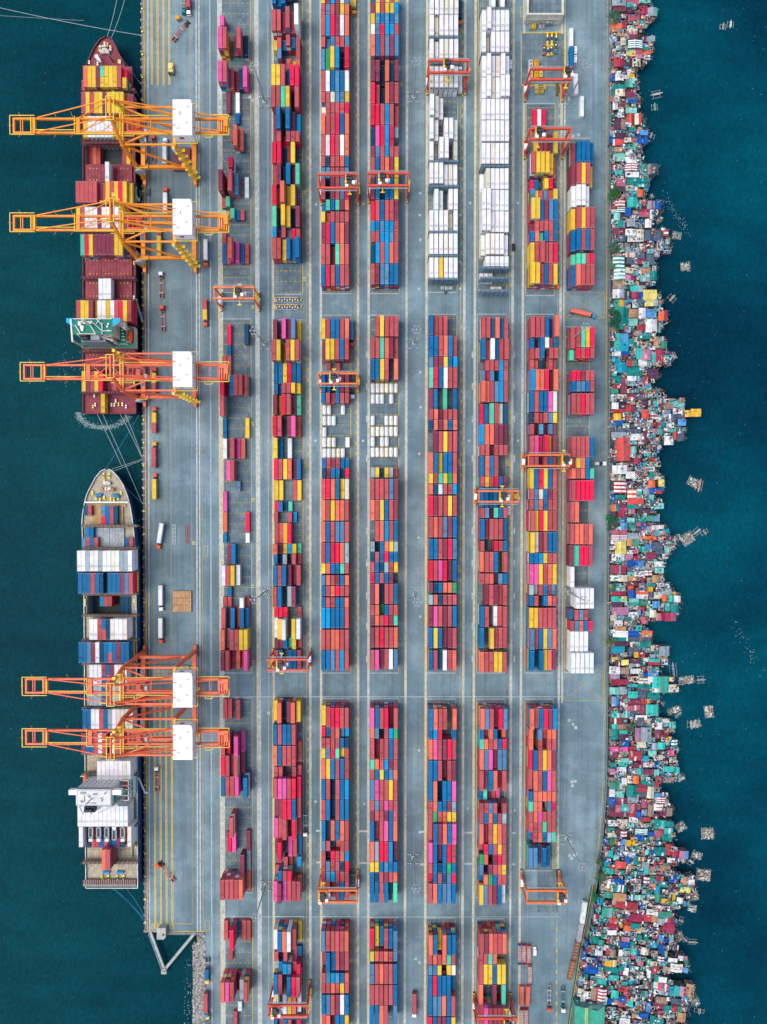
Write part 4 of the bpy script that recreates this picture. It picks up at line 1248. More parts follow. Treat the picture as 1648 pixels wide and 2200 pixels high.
for y in (1649, 1660, 1668, 1680, 1690):
    a, c_ = eq(284, y), eq(301, y); mb.bar((*a, 20), (*c_, 20), .5, .5, WHI); mb.bar((c_[0], c_[1], 13), (c_[0], c_[1], 20.3), .5, .5, WHI)
a, c_ = eq(301, 1649), eq(301, 1690); mb.bar((*a, 20), (*c_, 20), .6, .6, WHI); mb.bar((*a, 16.5), (*c_, 16.5), .4, .4, WHI)
mb.build("side_gallery", 'paint', s2, o)
mb = MB(); a, c_ = P(298, 1670, 7), P(311, 1705, 2); mb.bar((*a, 7.5), (*c_, 1.0), 1.0, .4, (.5, .55, .55)); mb.box(c_[0] - 1, c_[0] + 1.6, c_[1] - .5, c_[1] + .5, .3, .8, (.7, .72, .7)); mb.build("gangway", 'paint', s2, o)
# white tipper lorries lashed on the aft stacks
zt = 8.2 + 2 * CH
for k, (x, up) in enumerate(((195.5, 0), (212.5, 0), (230, 0), (246, 1), (264, 0))):
    p = P(x, 1791, zt + 2)
    t = thing("tipper_truck", f"white tipper lorry with an empty dark bed, {nth(k + 1)} of five on the aft stacks", 'truck', (p[0], p[1], zt), "white tipper lorries lashed near the stern")
    ba = MB(); yo = -.6 if up else .9; x0, y0 = p[0], p[1] + yo
    for (a, c_, e, g) in ((-1.25, -1.05, -3, 3), (1.05, 1.25, -3, 3), (-1.25, 1.25, -3, -2.75), (-1.25, 1.25, 2.75, 3)): ba.box(x0 + a, x0 + c_, y0 + e, y0 + g, zt + 1.2, zt + 2.7, WHI)
    ba.box(x0 - 1.2, x0 + 1.2, y0 - 3, y0 + 3, zt + 1.05, zt + 1.25, (.16, .18, .2)); ba.build("tipping_bed", 'paint', t, t.location)
    cb = MB(); yc = p[1] + (3.6 if up else -3.6); cb.box(x0 - 1.15, x0 + 1.15, yc - .9, yc + .9, zt + .7, zt + 2.8, WHI); cb.box(x0 - 1.0, x0 + 1.0, yc - .93 if not up else yc + .9, yc - .9 if not up else yc + .93, zt + 1.8, zt + 2.5, (.03, .05, .07)); cb.build("cab", 'paint', t, t.location)
    wb_ = MB()
    for dx in (-1.1, 1.1):
        for dy in (-3.4, -1.5, 2.2): wb_.cyl((p[0] + dx - .18, p[1] + dy, zt + .5), (p[0] + dx + .18, p[1] + dy, zt + .5), .5, 10)
    wb_.box(p[0] - .5, p[0] + .5, p[1] - 4, p[1] + 4, zt + .6, zt + .9); wb_.build("wheels", 'rubber', t, t.location)
# mooring lines
def sag(name, pts, mat, label, r=.09, drop=1.5):
    (x0, y0, z0), (x1, y1, z1) = pts; mb = MB(); n = 8; pr = None
    for i in range(n + 1):
        t = i / n; q = (x0 + (x1 - x0) * t, y0 + (y1 - y0) * t, max(WL + .05, z0 + (z1 - z0) * t - drop * 4 * t * (1 - t)))
        if pr: mb.bar(pr, q, r * 2)
        pr = q
    tag(mb.build(name, mat, None, (0, 0, 0)), label, 'rope', "mooring ropes of the ships")
def mr_(x0, y0, z0, x1, y1, z1, mat, label, **k): sag("mooring_rope", ((*P(x0, y0, z0), z0), (*P(x1, y1, z1), z1)), mat, label, **k)
mr_(229, 82, 6, 256, -30, 0, 'rope', "pale bow rope of the red-decked ship running out of the top of the view")
mr_(238, 84, 6, 275, -30, 0, 'rope', "second pale bow rope beside it, the one nearer the quay")
mr_(256, 116, 6, 303, 181, .5, 'rope', "short pale rope from the red ship's bow to the quay")
mr_(-20, 12, 0, 304, 76, .5, 'rope', "very long thin rope from the top left water to the quay")
mr_(-20, 32, -3, 180, 44, -3, 'rope', "faint slack line lying on the water at the top left", r=.05)
mr_(208, 888, 6, 262, 1002, .5, 'rope', "leftmost of two white stern ropes of the red ship", drop=.5)
mr_(220, 888, 6, 305, 1080, .5, 'rope', "long white stern rope crossing the gap between the ships", drop=.5)
mr_(257, 888, 6, 303, 980, .5, 'rope', "white stern rope ending short of the other ship's bow lines")
mr_(268, 888, 6, 306, 985, .5, 'rope', "rightmost white stern rope of the red-decked ship")
mr_(240, 1008, 7, 306, 986, .5, 'rope', "upper pale bow rope from the blue ship to the quay", drop=.4)
mr_(244, 1012, 7, 307, 988, .5, 'rope', "lower pale bow rope from the blue ship to the quay", drop=.4)
mr_(226, 1008, 7, 306, 878, .5, 'brope', "bright blue rope crossing under the white stern ropes")
mr_(268, 1046, 7, 308, 1084, .5, 'brope', "short blue rope from the blue ship's bow to the quay", drop=.4)
mr_(236, 1905, 7, 310, 1974, .5, 'brope', "blue stern rope, the one starting nearest midships"); mr_(240, 1905, 7, 310, 1979, .5, 'brope', "blue stern rope in the middle of three")
mr_(268, 1906, 7, 310, 1970, .5, 'brope', "blue stern rope leaving close to the quay side")
# ------------------------------------------------------------------ ship-to-shore cranes
YR = (.66, .50, .04)
def sts(px_feet_y, tip_eq, mat, label, yspan=10.0, trolley_eq=345, south_stair=True, first=False):
    """ground-equivalent photograph x for everything across the quay; centre line from the legs' feet"""
    X = lambda e: P(e, px_feet_y)[0]
    yc = P(400, px_feet_y)[1]
    root = thing("quay_crane", label, 'quay crane', (X(367), yc, 0), "ship-to-shore cranes on the quay rails"); o = root.location
    B = lambda: MB()
    xw, xl, xwt, xlt = X(313.5), X(422), X(320.5), X(421.5)
    HB = 45.0; hy = yspan; gy = 3.75
    for (xf, xt) in ((xw, xwt), (xl, xlt)):
        for s in (-1, 1):
            mb = B(); mb.bar((xf, yc + s * hy, 4.5), ((xf + xt) / 2, yc + s * hy, 20), 1.9, 1.9, up=(0, 1, 0)); mb.bar(((xf + xt) / 2, yc + s * hy, 19), (xt, yc + s * hy, HB), 1.7, 1.7, up=(0, 1, 0)); mb.build("leg", mat, root, o)
        mb = B(); mb.box(xf - 1.2, xf + 1.2, yc - hy - 1, yc + hy + 1, 3.2, 5.4)
        mb.build("sill_beam", mat, root, o)
        mb = B(); wb_ = B()
        for s in (-1, 1):
            mb.box(xf - .8, xf + .8, yc + s * hy - 3.4, yc + s * hy + 3.4, 1.6, 3.2); mb.box(xf - .6, xf + .6, yc + s * hy - 3.8, yc + s * hy + 3.8, .9, 1.6)
            for k in range(8): y = yc + s * hy - 3.4 + k * .97; wb_.cyl((xf - .25, y, .45), (xf + .25, y, .45), .42, 8)
        mb.build("bogie", mat, root, o); wb_.build("rail_wheels", 'dark', root, o)
    for s in (-1, 1):
        y = yc + s * hy
        mb = B(); mb.box(X(316) , X(421.7), y - .8, y + .8, 17, 19.4); mb.build("portal_beam", mat, root, o)
        mb = B(); mb.bar((xwt, y, HB - 1), (X(408), y, 19), .95, .95, up=(0, 1, 0)); mb.build("diagonal_brace", mat, root, o)
        mb = B(); mb.bar((xwt, y, HB), (X(375), yc + s * gy, HB + .5), .8, .8); mb.bar((xwt, y, HB), (xlt, y, HB), .9, .9); mb.build("top_tie", mat, root, o)
        mb = B(); mb.bar((xwt, y, HB + .5), (X(321), yc + s * 4.6, 62.5), 1.4, 1.2, up=(1, 0, 0)); mb.build("apex_leg", mat, root, o)
        # back and fore stays
        mb = B(); mb.bar((X(321), yc + s * 4.6, 62.3), (xlt, yc + s * 5.2, HB + 1.5), .85, .85); mb.build("back_brace", mat, root, o)
        mb = B(); mb.bar((X(321), yc + s * 4.6, 63), (X(516), yc + s * gy, HB + 2.2), .42, .42); mb.build("back_stay", mat, root, o)
        mb = B(); mb.bar((X(320), yc + s * 4.6, 63), (X(tip_eq + 50), yc + s * gy, HB + 1.6), .45, .45); mb.build("fore_stay", mat, root, o)
        mb = B(); mb.bar((X(320), yc + s * 4.6, 62), (X(tip_eq + 130), yc + s * gy, HB + 1.6), .36, .36); mb.build("fore_stay", mat, root, o)
        mb = B(); mb.bar((X(tip_eq + 40), yc + s * gy, HB - .2), (X(322), yc + s * gy, HB - .2), 1.0, 1.5); mb.build("boom_girder", mat, root, o)
        mb = B(); mb.bar((X(322), yc + s * gy, HB - .2), (X(524), yc + s * gy, HB - .2), 1.1, 1.6); mb.build("trolley_girder", mat, root, o)
    mb = B(); mb.box(xwt - .9, xwt + .9, yc - hy - .8, yc + hy + .8, HB - 1.3, HB + .7); mb.build("cross_beam", mat, root, o)
    mb = B(); mb.box(xlt - .9, xlt + .9, yc - hy - .8, yc + hy + .8, HB - 1.3, HB + .7); mb.build("cross_beam", mat, root, o)
    mb = B(); mb.box(X(320), X(322.5), yc - 5.4, yc + 5.4, 61.8, 63.4); mb.build("apex_beam", mat, root, o)
    mb = B()      # boom tip frame and ties
    t0 = X(tip_eq)
    for s in (-1, 1): mb.box(t0, X(tip_eq + 41), yc + s * gy - .5, yc + s * gy + .5, HB - .9, HB + .6)
    mb.box(t0, t0 + .9, yc - gy, yc + gy, HB - 1.2, HB + .5)
    mb.build("boom_frame", mat, root, o)
    for e, wd in ((40, 2.2), (126, 2.0)): mb = B(); x = X(tip_eq + e); mb.box(x - wd / 2, x + wd / 2, yc - gy - .4, yc + gy + .4, HB - .6, HB + 1.1); mb.build('boom_cross_frame', mat, root, o)
    for e in (14, 18): mb = B(); x = X(tip_eq + e); mb.box(x - .2, x + .2, yc - gy, yc + gy, HB - .3, HB); mb.build("boom_tie", mat, root, o)
    mb = B(); z = HB - .5
    for e0, e1 in ((130, 165), (165, 200)):
        mb.bar((X(tip_eq + e0), yc - gy, z), (X(tip_eq + e1), yc + gy, z), .3, .3); mb.bar((X(tip_eq + e0), yc + gy, z), (X(tip_eq + e1), yc - gy, z), .3, .3)
    mb.build("boom_bracing", mat, root, o)
    for e in (330, 350, 375, 470, 488, 505): mb = B(); mb.box(X(e) - .25, X(e) + .25, yc - gy, yc + gy, z - .4, z + .3); mb.build("girder_tie", mat, root, o)
    mb = B(); x0, x1 = X(508), X(526)      # tail machinery
    for k in range(4): mb.box(x0 + k * 1.3, x0 + k * 1.3 + .6, yc - gy - .5, yc + gy + .5, HB, HB + 2.0)
    mb.box(x1 - 2.2, x1, yc - 1.6, yc + 2.2, HB + .2, HB + 3.2); mb.box(x0, x1, yc + 2.0, yc + 4.2, HB, HB + 2.6)
    mb.build("tail_frame", mat, root, o)
    # machinery house
    mb = B(); a, c_ = X(427), X(463.5); y0, y1 = yc - 9.4, yc + 9.4
    pts = [(a, y0), (c_ - .0, y0), (c_, y1 - 2.2), (c_ - 1.2, y1), (a, y1)]
    mb.prism(pts, HB + 1.3, HB + 9.0, (.5,) * 3); 
    hs = mb.build("machinery_house", 'white', root, o)
    mb = B(); mb.box(a + .2, c_ - .4, y0 + .2, y1 - .3, HB + 9.0, HB + 9.08)
    for k in range(4): xx = a + 2 + k * 2.2; mb.box(xx - .05, xx + .05, y0 + .5, y1 - .5, HB + 9.08, HB + 9.14)
    mb.build("roof", 'white', hs, o)
    mb = B()
    for (fx, fy, sx_, sy_) in ((.25, .2, 1.6, 1.2), (.7, .35, 1.0, 1.0), (.35, .62, 1.2, 1.8), (.75, .8, 1.4, .9)): xx, yy = a + (c_ - a) * fx, y0 + (y1 - y0) * fy; mb = B(); mb.box(xx - sx_ / 2, xx + sx_ / 2, yy - sy_ / 2, yy + sy_ / 2, HB + 9.05, HB + 9.5); mb.build("roof_hatch", M['vent'], hs, o)
    mb = B()
    for s, yy in ((-1, y0), (1, y1)):
        yq = yy + s * .03; mb.box(a + 2.8, a + 5.2, min(yy, yq), max(yy, yq), HB + 4.6, HB + 7.0)
    mb.build("company_panel", M['logo'], hs, o)
    # walkways with yellow rails
    def rail(pts, z, h=1.1):
        wk = B()
        for p, q in zip(pts, pts[1:]):
            wk.bar((*p, z + h), (*q, z + h), .34, .24); wk.bar((*p, z + h * .5), (*q, z + h * .5), .1, .1)
            L = math.dist(p, q); n = max(1, int(L / 2.5))
            for i in range(n + 1): t = i / n; x, y = p[0] + (q[0] - p[0]) * t, p[1] + (q[1] - p[1]) * t; wk.bar((x, y, z), (x, y, z + h), .1, .1)
        wk.build('walkway_rail', 'yellow', root, o)
    e = 1.1
    rail([(a - e, y0 - e), (c_ + e, y0 - e), (c_ + e, y1 + e), (a - e, y1 + e), (a - e, y0 - e)], HB + 1.4)
    rail([(t0 - 1.2, yc - gy - 1.3), (X(tip_eq + 43), yc - gy - 1.3)], HB + .2); rail([(t0 - 1.2, yc + gy + 1.3), (X(tip_eq + 43), yc + gy + 1.3)], HB + .2); rail([(t0 - 1.2, yc - gy - 1.3), (t0 - 1.2, yc + gy + 1.3)], HB + .2)
    rail([(X(tip_eq + 44), yc - gy + 1.0), (X(tip_eq + 44), yc + gy - 1)], HB + .8); rail([(X(tip_eq + 37), yc - gy), (X(tip_eq + 37), yc + gy)], HB + .8)
    rail([(X(tip_eq + 44), yc - gy + 1.1), (X(tip_eq + 122), yc - gy + 1.1)], HB + .2)
    rail([(X(tip_eq + 120), yc + gy + 1), (X(tip_eq + 120), yc - gy - 1), (X(322), yc - gy - 1)], HB + .3)
    rail([(X(300), yc - gy - 2.2), (X(345), yc - gy - 2.2), (X(345), yc - gy - 1)], HB + .3)
    rail([(X(322), yc + gy + 1.2), (X(424), yc + gy + 1.2)], HB + .3); rail([(X(322), yc - gy - 1.2), (X(424), yc - gy - 1.2)], HB + .3)
    rail([(X(465), yc - gy - 1.6), (X(527), yc - gy - 1.6), (X(527), yc + gy + 1.6), (X(465), yc + gy + 1.6)], HB + .3)
    rail([(X(478), yc - gy - 1.2), (X(482), yc - gy - 3.0), (X(494), yc - gy - 3.0), (X(498), yc - gy - 1.2)], HB + .3)
    rail([(X(314), yc - 6), (X(328), yc - 6), (X(328), yc + 6), (X(314), yc + 6), (X(314), yc - 6)], 62.2)
    rail([(X(302), yc + 4.6), (X(314), yc + 4.6)], 61.6); rail([(X(302), yc - 4.6), (X(314), yc - 4.6)], 61.6)
    rail([(X(318), yc - hy), (X(318), yc + hy)], HB + .7); rail([(X(324), yc - hy), (X(324), yc + hy)], HB + .7)
    rail([(X(318), yc - hy - 1.4), (X(340), yc - hy - 1.4), (X(340), yc - hy + 1)], 19.4)
    # zig-zag stairs: apex stair on the waterside, main stair on the landside leg
    def flights(x0_, y_, z0, z1, n, L, dirx=1, axis='x'):
        st_ = B()
        for i in range(n):
            za, zb_ = z0 + (z1 - z0) * i / n, z0 + (z1 - z0) * (i + 1) / n; s = 1 if i % 2 == 0 else -1
            for w_ in (-.5, .5):
                if axis == 'x': st_.bar((x0_ - s * L / 2, y_ + w_, za), (x0_ + s * L / 2, y_ + w_, zb_), .14, .5)
                else: st_.bar((x0_ + w_, y_ - s * L / 2, za), (x0_ + w_, y_ + s * L / 2, zb_), .14, .5)
            if axis == 'x': st_.box(x0_ + s * L / 2 - .7, x0_ + s * L / 2 + .7, y_ - .8, y_ + .8, zb_ - .1, zb_); st_.bar((x0_ + s * L / 2 + .6 * s, y_ - .8, zb_ + 1), (x0_ + s * L / 2 + .6 * s, y_ + .8, zb_ + 1), .12)
            else: st_.box(x0_ - .8, x0_ + .8, y_ + s * L / 2 - .7, y_ + s * L / 2 + .7, zb_ - .1, zb_); st_.bar((x0_ - .8, y_ + s * L / 2 + .6 * s, zb_ + 1), (x0_ + .8, y_ + s * L / 2 + .6 * s, zb_ + 1), .12)
        st_.build('stairs', 'yellow', root, o)
    ys_ = yc - hy - 1.4
    flights(X(427), ys_, 5, 45, 12, 4.6)
    flights(X(326), yc + hy * .62, HB, 62, 5, 4.2, axis='y')
    mb = B(); mb.box(X(416), X(421), ys_ - .9, ys_ + 1.4, HB - 4, HB - .6); mb.build("lift_cabin", 'white', root, o)
    # trolley, operator cabin, spreader
    xt = X(trolley_eq)
    mb = B(); mb.box(xt - 4, xt + 4, yc - gy + .6, yc - gy + 1.6, HB - 1, HB + .2); mb.box(xt - 4, xt + 4, yc + gy - 1.6, yc + gy - .6, HB - 1, HB + .2)
    for k in range(4): mb.box(xt - 4 + k * 2.5, xt - 3.5 + k * 2.5, yc - gy + 1, yc + gy - 1, HB - .8, HB + .1)
    mb.box(xt + 1, xt + 3.4, yc - 2, yc + 1.4, HB, HB + 1.8); mb.build("trolley", 'red', root, o)
    mb = B(); mb.box(xt + 3.2, xt + 5.8, yc - 3.0, yc - .8, HB - 4.2, HB - 1.4); mb.build("operator_cabin", 'white', root, o)
    mb = B(); zt_ = HB - 12; mb.box(xt - 1.1, xt + 1.1, yc - 6, yc + 6, zt_, zt_ + .7); mb.box(xt - 1.6, xt + 1.6, yc - 1.6, yc + 1.6, zt_ + .7, zt_ + 1.8)
    for dx in (-1, 1):
        for dy in (-1.4, 1.4): mb.bar((xt + dx, yc + dy, zt_ + 1.8), (xt + dx * 1.6, yc + dy, HB - 1), .1, .1)
    mb.build("spreader", 'grey', root, o)
    # cable reel at the portal
    mb = B(); p = (X(318.5), yc - hy - 1.7); mb.cyl((p[0] + 1, p[1] - .9, 17.2), (p[0] + 1, p[1] + .1, 17.2), 2.9, 20); mb.build("cable_reel", 'grey', root, o)
    # floodlight / anemometer stubs on the boom
    mb = B()
    for e in (16, 84, 116):
        for s in (-1, 1): mb.bar((X(tip_eq + e), yc + s * (gy + .6), HB + .5), (X(tip_eq + e) - .8, yc + s * (gy + 3.0), HB + 1.5), .14)
    mb.bar((t0 - 2.5, yc, HB + 1), (t0, yc, HB + .5), .12); mb.build("boom_light", mat, root, o)
M['vent'] = plain('roof_hatch_grey', (.55, .57, .56), .5, .2)
M['logo'] = plain("red_panel", (.45, .03, .04), .5, .1)
sts(353, 110.5, 'orange', "bright orange quay crane over the red ship's bow, topmost of the five")
sts(540, 110.5, 'orange', "bright orange quay crane amidships of the red-decked ship, second from the top")
sts(827, 130, 'redorange', "red-orange quay crane over the stern of the red-decked ship")
sts(1432, 133, 'redorange', "red-orange quay crane over the blue ship, upper one of the close pair")
sts(1531, 133, 'redorange', "red-orange quay crane over the blue ship, lower one of the close pair")

# ------------------------------------------------------------------ yard gantries on rubber tyres
HR = 20.0
def rtg(xw_, xe_, gn, gs, mat, trolley, label, power='west'):
    """feet x in the photograph, girder y's in the photograph"""
    k = (H - HR) / H
    yn, ys = 1068 + (gn - 1068) * k, 1068 + (gs - 1068) * k
    xw, xe = P(xw_, (yn + ys) / 2)[0], P(xe_, (yn + ys) / 2)[0]
    n_, s_ = P(824, yn)[1], P(824, ys)[1]
    root = thing("yard_gantry", label, 'gantry crane', ((xw + xe) / 2, (n_ + s_) / 2, 0), "rubber-tyred gantry cranes straddling the container rows"); o = root.location
    for x, sx in ((xw, -1), (xe, 1)):
        for y in (n_, s_):
            mb = MB(); mb.bar((x, y, 1.8), (x, y, HR - .6), .95, .85, up=(0, 1, 0)); mb.build("leg", mat, root, o)
        mb = MB(); mb.box(x - .55, x + .55, s_ - 1.8, n_ + 1.8, 1.5, 2.5); mb.build("sill_beam", mat, root, o)
        for y in (n_ + .9, s_ - .9):
            mb = MB()
            for dy in (-1.1, 1.1): mb.cyl((x - .35, y + dy, .75), (x + .35, y + dy, .75), .75, 12)
            mb.build("tyre_bogie", 'rubber', root, o)
            mb = MB(); mb.box(x - .5, x + .5, y - 1.6, y + 1.6, 1.45, 1.75); mb.build("bogie_guard", 'yellow', root, o)
    for y in (n_, s_):
        mb = MB(); mb.box(xw - .6, xe + .6, y - .5, y + .5, HR - 1.4, HR); mb.build("main_girder", mat, root, o)
    mb = MB()
    for y, s in ((n_, 1), (s_, -1)):
        yy = y + s * 1.4
        mb.bar((xw, yy, HR), (xe, yy, HR), .1); mb.bar((xw, yy, HR - .9), (xe, yy, HR - .9), .45, .08)
        for i in range(10): x = xw + (xe - xw) * i / 9; mb.bar((x, yy, HR - .9), (x, yy, HR), .09)
    mb.build("girder_walkway", 'grey', root, o)
    for x in (xw, xe):
        mb = MB(); mb.box(x - .3, x + .3, s_, n_, HR - 1.2, HR - .6); mb.build("end_tie", mat, root, o)
    xp = xw if power == 'west' else xe; sx = -1 if power == 'west' else 1
    mb = MB(); mb.box(xp - .9, xp + .9, s_ + 1.2, n_ - 1.4, 2.5, 5.0); mb.box(xp - .5, xp + .5, s_ + 1.6, s_ + 2.6, 5.0, 5.5); mb.build("power_pack", 'white', root, o)
    mb = MB(); xe2 = xe if power == 'west' else xw
    for i in range(5): z0, z1 = 2.5 + i * 3.4, 2.5 + (i + 1) * 3.4; q = 1.6 if i % 2 else -1.6; mb.bar((xe2 + .9, (n_ + s_) / 2 - q, z0), (xe2 + .9, (n_ + s_) / 2 + q, z1), .7, .15)
    mb.build("ladder", 'yellow', root, o)
    # trolley
    xt = xw + (xe - xw) * trolley; ym = (n_ + s_) / 2
    mb = MB(); mb.box(xt - 2.6, xt + 2.6, s_ - .6, s_ + .4, HR, HR + .7); mb.box(xt - 2.6, xt + 2.6, n_ - .4, n_ + .6, HR, HR + .7)
    for dx in (-2.4, -.8, .9, 2.4): mb.box(xt + dx - .2, xt + dx + .2, s_, n_, HR, HR + .6)
    mb.build("trolley_frame", mat, root, o)
    mb = MB(); mb.box(xt - 2.2, xt + 2.2, ym - 2.2, ym + 2.0, HR + .6, HR + 1.0); mb.cyl((xt - 1.4, ym + .8, HR + 1.7), (xt + 1.6, ym + .8, HR + 1.7), .8, 12); mb.box(xt - 1.7, xt + .9, ym + 1.7, ym + 2.9, HR + .6, HR + 2.4); mb.build("hoist", 'dark', root, o)
    mb = MB(); mb.cyl((xt - 2.0, ym - 1.2, HR + .9), (xt - 2.0, ym - 1.2, HR + 2.0), .7, 10); mb.bar((xt - 2.0, ym - 3, HR + 1.2), (xt - 2.0, ym + 3, HR + 1.2), .4)
    mb.build("hoist_motor", 'yellow', root, o)
    mb = MB(); mb.box(xt + 1.6, xt + 3.2, ym - 2.4, ym - .6, HR + .6, HR + 2.0); mb.build("electrical_cabinet", 'white', root, o); mb = MB(); mb.box(xt - 2.4, xt - .6, s_ - .2, s_ + 1.2, HR + .8, HR + 2.0); mb.build("electrical_cabinet", 'white', root, o)
    mb = MB(); mb.box(xt + 2.4, xt + 4.2, ym - 1.2, ym + 1.0, HR - 3.4, HR - 1.2); mb.build("operator_cabin", 'white', root, o)
    zt_ = HR - 4.0
    mb = MB(); mb.box(xt - .35, xt + .35, ym - 6, ym + 6, zt_, zt_ + .45)
    for dy in (-6, 6): mb.box(xt - 1.2, xt + 1.2, ym + dy - .3, ym + dy + .3, zt_ - .1, zt_ + .4)
    mb.box(xt - 1, xt + 1, ym - 1.6, ym + 1.6, zt_ + .4, zt_ + 1.1)
    for dx in (-.8, .8):
        for dy in (-1.3, 1.3): mb.bar((xt + dx, ym + dy, zt_ + 1), (xt + dx, ym + dy, HR), .08)
    mb.build("spreader", 'yellow', root, o)
rtg(690, 770, 374.5, 403, 'red', .80, "red yard gantry over the third column's top block, trolley at its right end")
rtg(792.5, 874.5, 371.5, 398, 'red', .36, "red yard gantry over the fourth column's top block beside the other gantry")
rtg(917.5, 999, 129.5, 155, 'red', .46, "red yard gantry over the white refrigerated containers near the top")
rtg(1126.5, 1207.5, 147.5, 170, 'red', .92, "red yard gantry over the laydown pad below the concrete building")
rtg(1126.5, 1207.5, 275.5, 298.5, 'red', .20, "red yard gantry at the top of the seventh column's stacks")
rtg(476, 557, 617, 641, 'gorange', .62, "orange gantry standing empty on the cross road near the quay")
rtg(690, 769.5, 802, 824, 'gorange', .40, "orange yard gantry in the middle block of the third column above the tank containers")
rtg(1122, 1203, 977.5, 1001, 'gorange', .93, "orange yard gantry in the middle of the seventh column, near the sea wall")
rtg(1020, 1100, 1055, 1078, 'gorange', .62, "orange yard gantry over blue containers in the sixth column's middle")
rtg(586.5, 667, 1417.5, 1440, 'red', .33, "red yard gantry at the foot of the second column's middle block", power='east')
rtg(690, 769, 1914, 1939, 'gorange', .12, "orange gantry at the foot of the third column's lower block", power='east')
rtg(1119, 1199.5, 1914.5, 1940, 'gorange', .86, "orange gantry standing empty over a dark patch near the curved wall")
rtg(588, 666.5, 2162, 2185, 'red', .18, "red yard gantry at the bottom edge in the second column")
rtg(1017, 1096, 2190, 2212, 'red', .78, "red yard gantry cut by the bottom edge in the sixth column")
# ------------------------------------------------------------------ refrigerated container racks between the white bays
def rack(px0, px1, py, label):
    a, c_ = P(px0, py), P(px1, py); y = a[1]; mb = MB()
    r = thing("reefer_rack", label, 'rack', ((a[0] + c_[0]) / 2, y, 0), "steel access racks between the white bays"); o = r.location
    fm = MB()
    for lv in range(1, 5):
        z = lv * CH; fm.box(a[0], c_[0], y - .55, y + .55, z - .1, z)
        for s in (-.6, .6): fm.bar((a[0], y + s, z + 1), (c_[0], y + s, z + 1), .08)
    fm.build("platform", 'rack', r, o)
    n = 7
    for i in range(n): x = a[0] + (c_[0] - a[0]) * i / (n - 1); mb.box(x - .1, x + .1, y - .6, y - .4, 0, 12); mb.box(x - .1, x + .1, y + .4, y + .6, 0, 12)
    mb.build("rack_posts", 'rack', r, o)
cnt = {}
for key, yw in racks:
    cnt[key] = cnt.get(key, 0) + 1; py = unP(0, yw, 0)[1]
    l0, r0, l1, r1, nl = BLK[key]
    rack(interp_px(l0, l1, py) - .5, interp_px(r0, r1, py) + .5, py, f"blue-grey steel rack between white bays, {nth(cnt[key])} down the {COLN[key]} column")
# ------------------------------------------------------------------ lorries, trailers and small yard things
CABS = {'R': (.72, .09, .04), 'W': (.82, .82, .80), 'O': (.82, .32, .03), 'Y': (.75, .52, .10), 'B': (.03, .25, .45), 'T': (.02, .22, .25)}
CABN = {'R': 'red', 'W': 'white', 'O': 'orange', 'Y': 'yellow', 'B': 'blue', 'T': 'dark teal'}
cargo_n = [0]
def place_box(x, y, z, ang, L_, keyc, label, reef=False):
    mb = MB(); cc = CL[keyc]
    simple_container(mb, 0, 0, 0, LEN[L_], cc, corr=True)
    o = mb.build('shipping_container', 'container'); o.location = (x, y, z); o.rotation_euler = (0, 0, ang)
    tag(o, label, 'container', "containers standing on trailers and on the open ground")
def lorry(px, py, deg, cab, load, label, chassis='R', cablen=True, kink=0):
    """px,py centre of the 12 m trailer, deg: which way the cab is in the photograph (90 up, 270 down)"""
    x, y = P(px, py, 1.2); a = R(deg) - R(90)   # local +y points to the cab
    t = thing("container_lorry", label, 'lorry', (x, y, 0), "port lorries and trailers", a)
    cc = {'R': (.50, .10, .06), 'D': (.08, .1, .12), 'T': (.02, .16, .2), 'S': (.35, .37, .38)}[chassis]
    mb = MB()
    for dx in (-.95, .95): mb.box(dx - .12, dx + .12, -6.1, 6.1, 1.0, 1.35, cc)
    for dy in (-6.0, -3.2, -.2, 2.8, 6.0): mb.box(-1.15, 1.15, dy - .14, dy + .14, 1.05, 1.38, cc)
    for dy in (-2.9, 3.1): mb.box(-1.2, 1.2, dy - .1, dy + .1, 1.38, 1.45, (.8, .7, .5))
    mb.build("trailer_chassis", 'paint', t)
    wb_ = MB()
    for dx in (-.95, .95):
        for dy in (-4.9, -3.6, 6.6, 8.9): wb_.cyl((dx - .28, dy, .5), (dx + .28, dy, .5), .5, 10)
    wb_.box(-.5, .5, 5.4, 9.2, .6, .95); wb_.box(-1.1, 1.1, 5.9, 7.3, .9, 1.15)
    wb_.build("wheels", 'rubber', t)
    mb = MB(); kc = CABS[cab]; c2 = tuple(v * .8 for v in kc)
    mb.box(-1.2, 1.2, 7.5, 9.5, .7, 2.5, kc); mb.box(-1.0, 1.0, 7.7, 9.2, 2.5, 2.85, kc); mb.box(-1.25, 1.25, 9.45, 9.75, .5, 1.2, c2); mb.box(-.35, .35, 7.2, 7.5, .9, 2.2, (.1, .1, .1))
    cbo = mb.build("cab", 'paint', t)
    mb = MB(); mb.box(-1.05, 1.05, 9.5, 9.56, 1.6, 2.35); mb.box(-1.23, -1.19, 8.2, 9.2, 1.6, 2.3); mb.box(1.19, 1.23, 8.2, 9.2, 1.6, 2.3); mb.build("windscreen", 'glass', cbo)
    if kink: cbo.rotation_euler = (0, 0, R(kink))
    if load:
        if len(load) == 1: place_box(x, y, 1.46, a, 40, load, short(load, 'long', label))
        else:
            for k, s in ((0, 3.08), (1, -3.08)):
                if load[k] != '.':
                    place_box(x - math.sin(a) * s, y + math.cos(a) * s, 1.46, a, 20, load[k].upper(), short(load[k].upper(), ['front short', 'rear short'][k], label))
def short(k, size, label):
    w_ = label.split()
    return " ".join((f"{CNAME[k]} {size} container carried by the " + label).split()[:16])
L = lorry
L(312, 322, 90, 'R', 'W', "red lorry with white container at the rail below the top crane", 'D')
L(330, 326, 90, 'R', '', "empty red-cab trailer, left of the white lorry under the top crane")
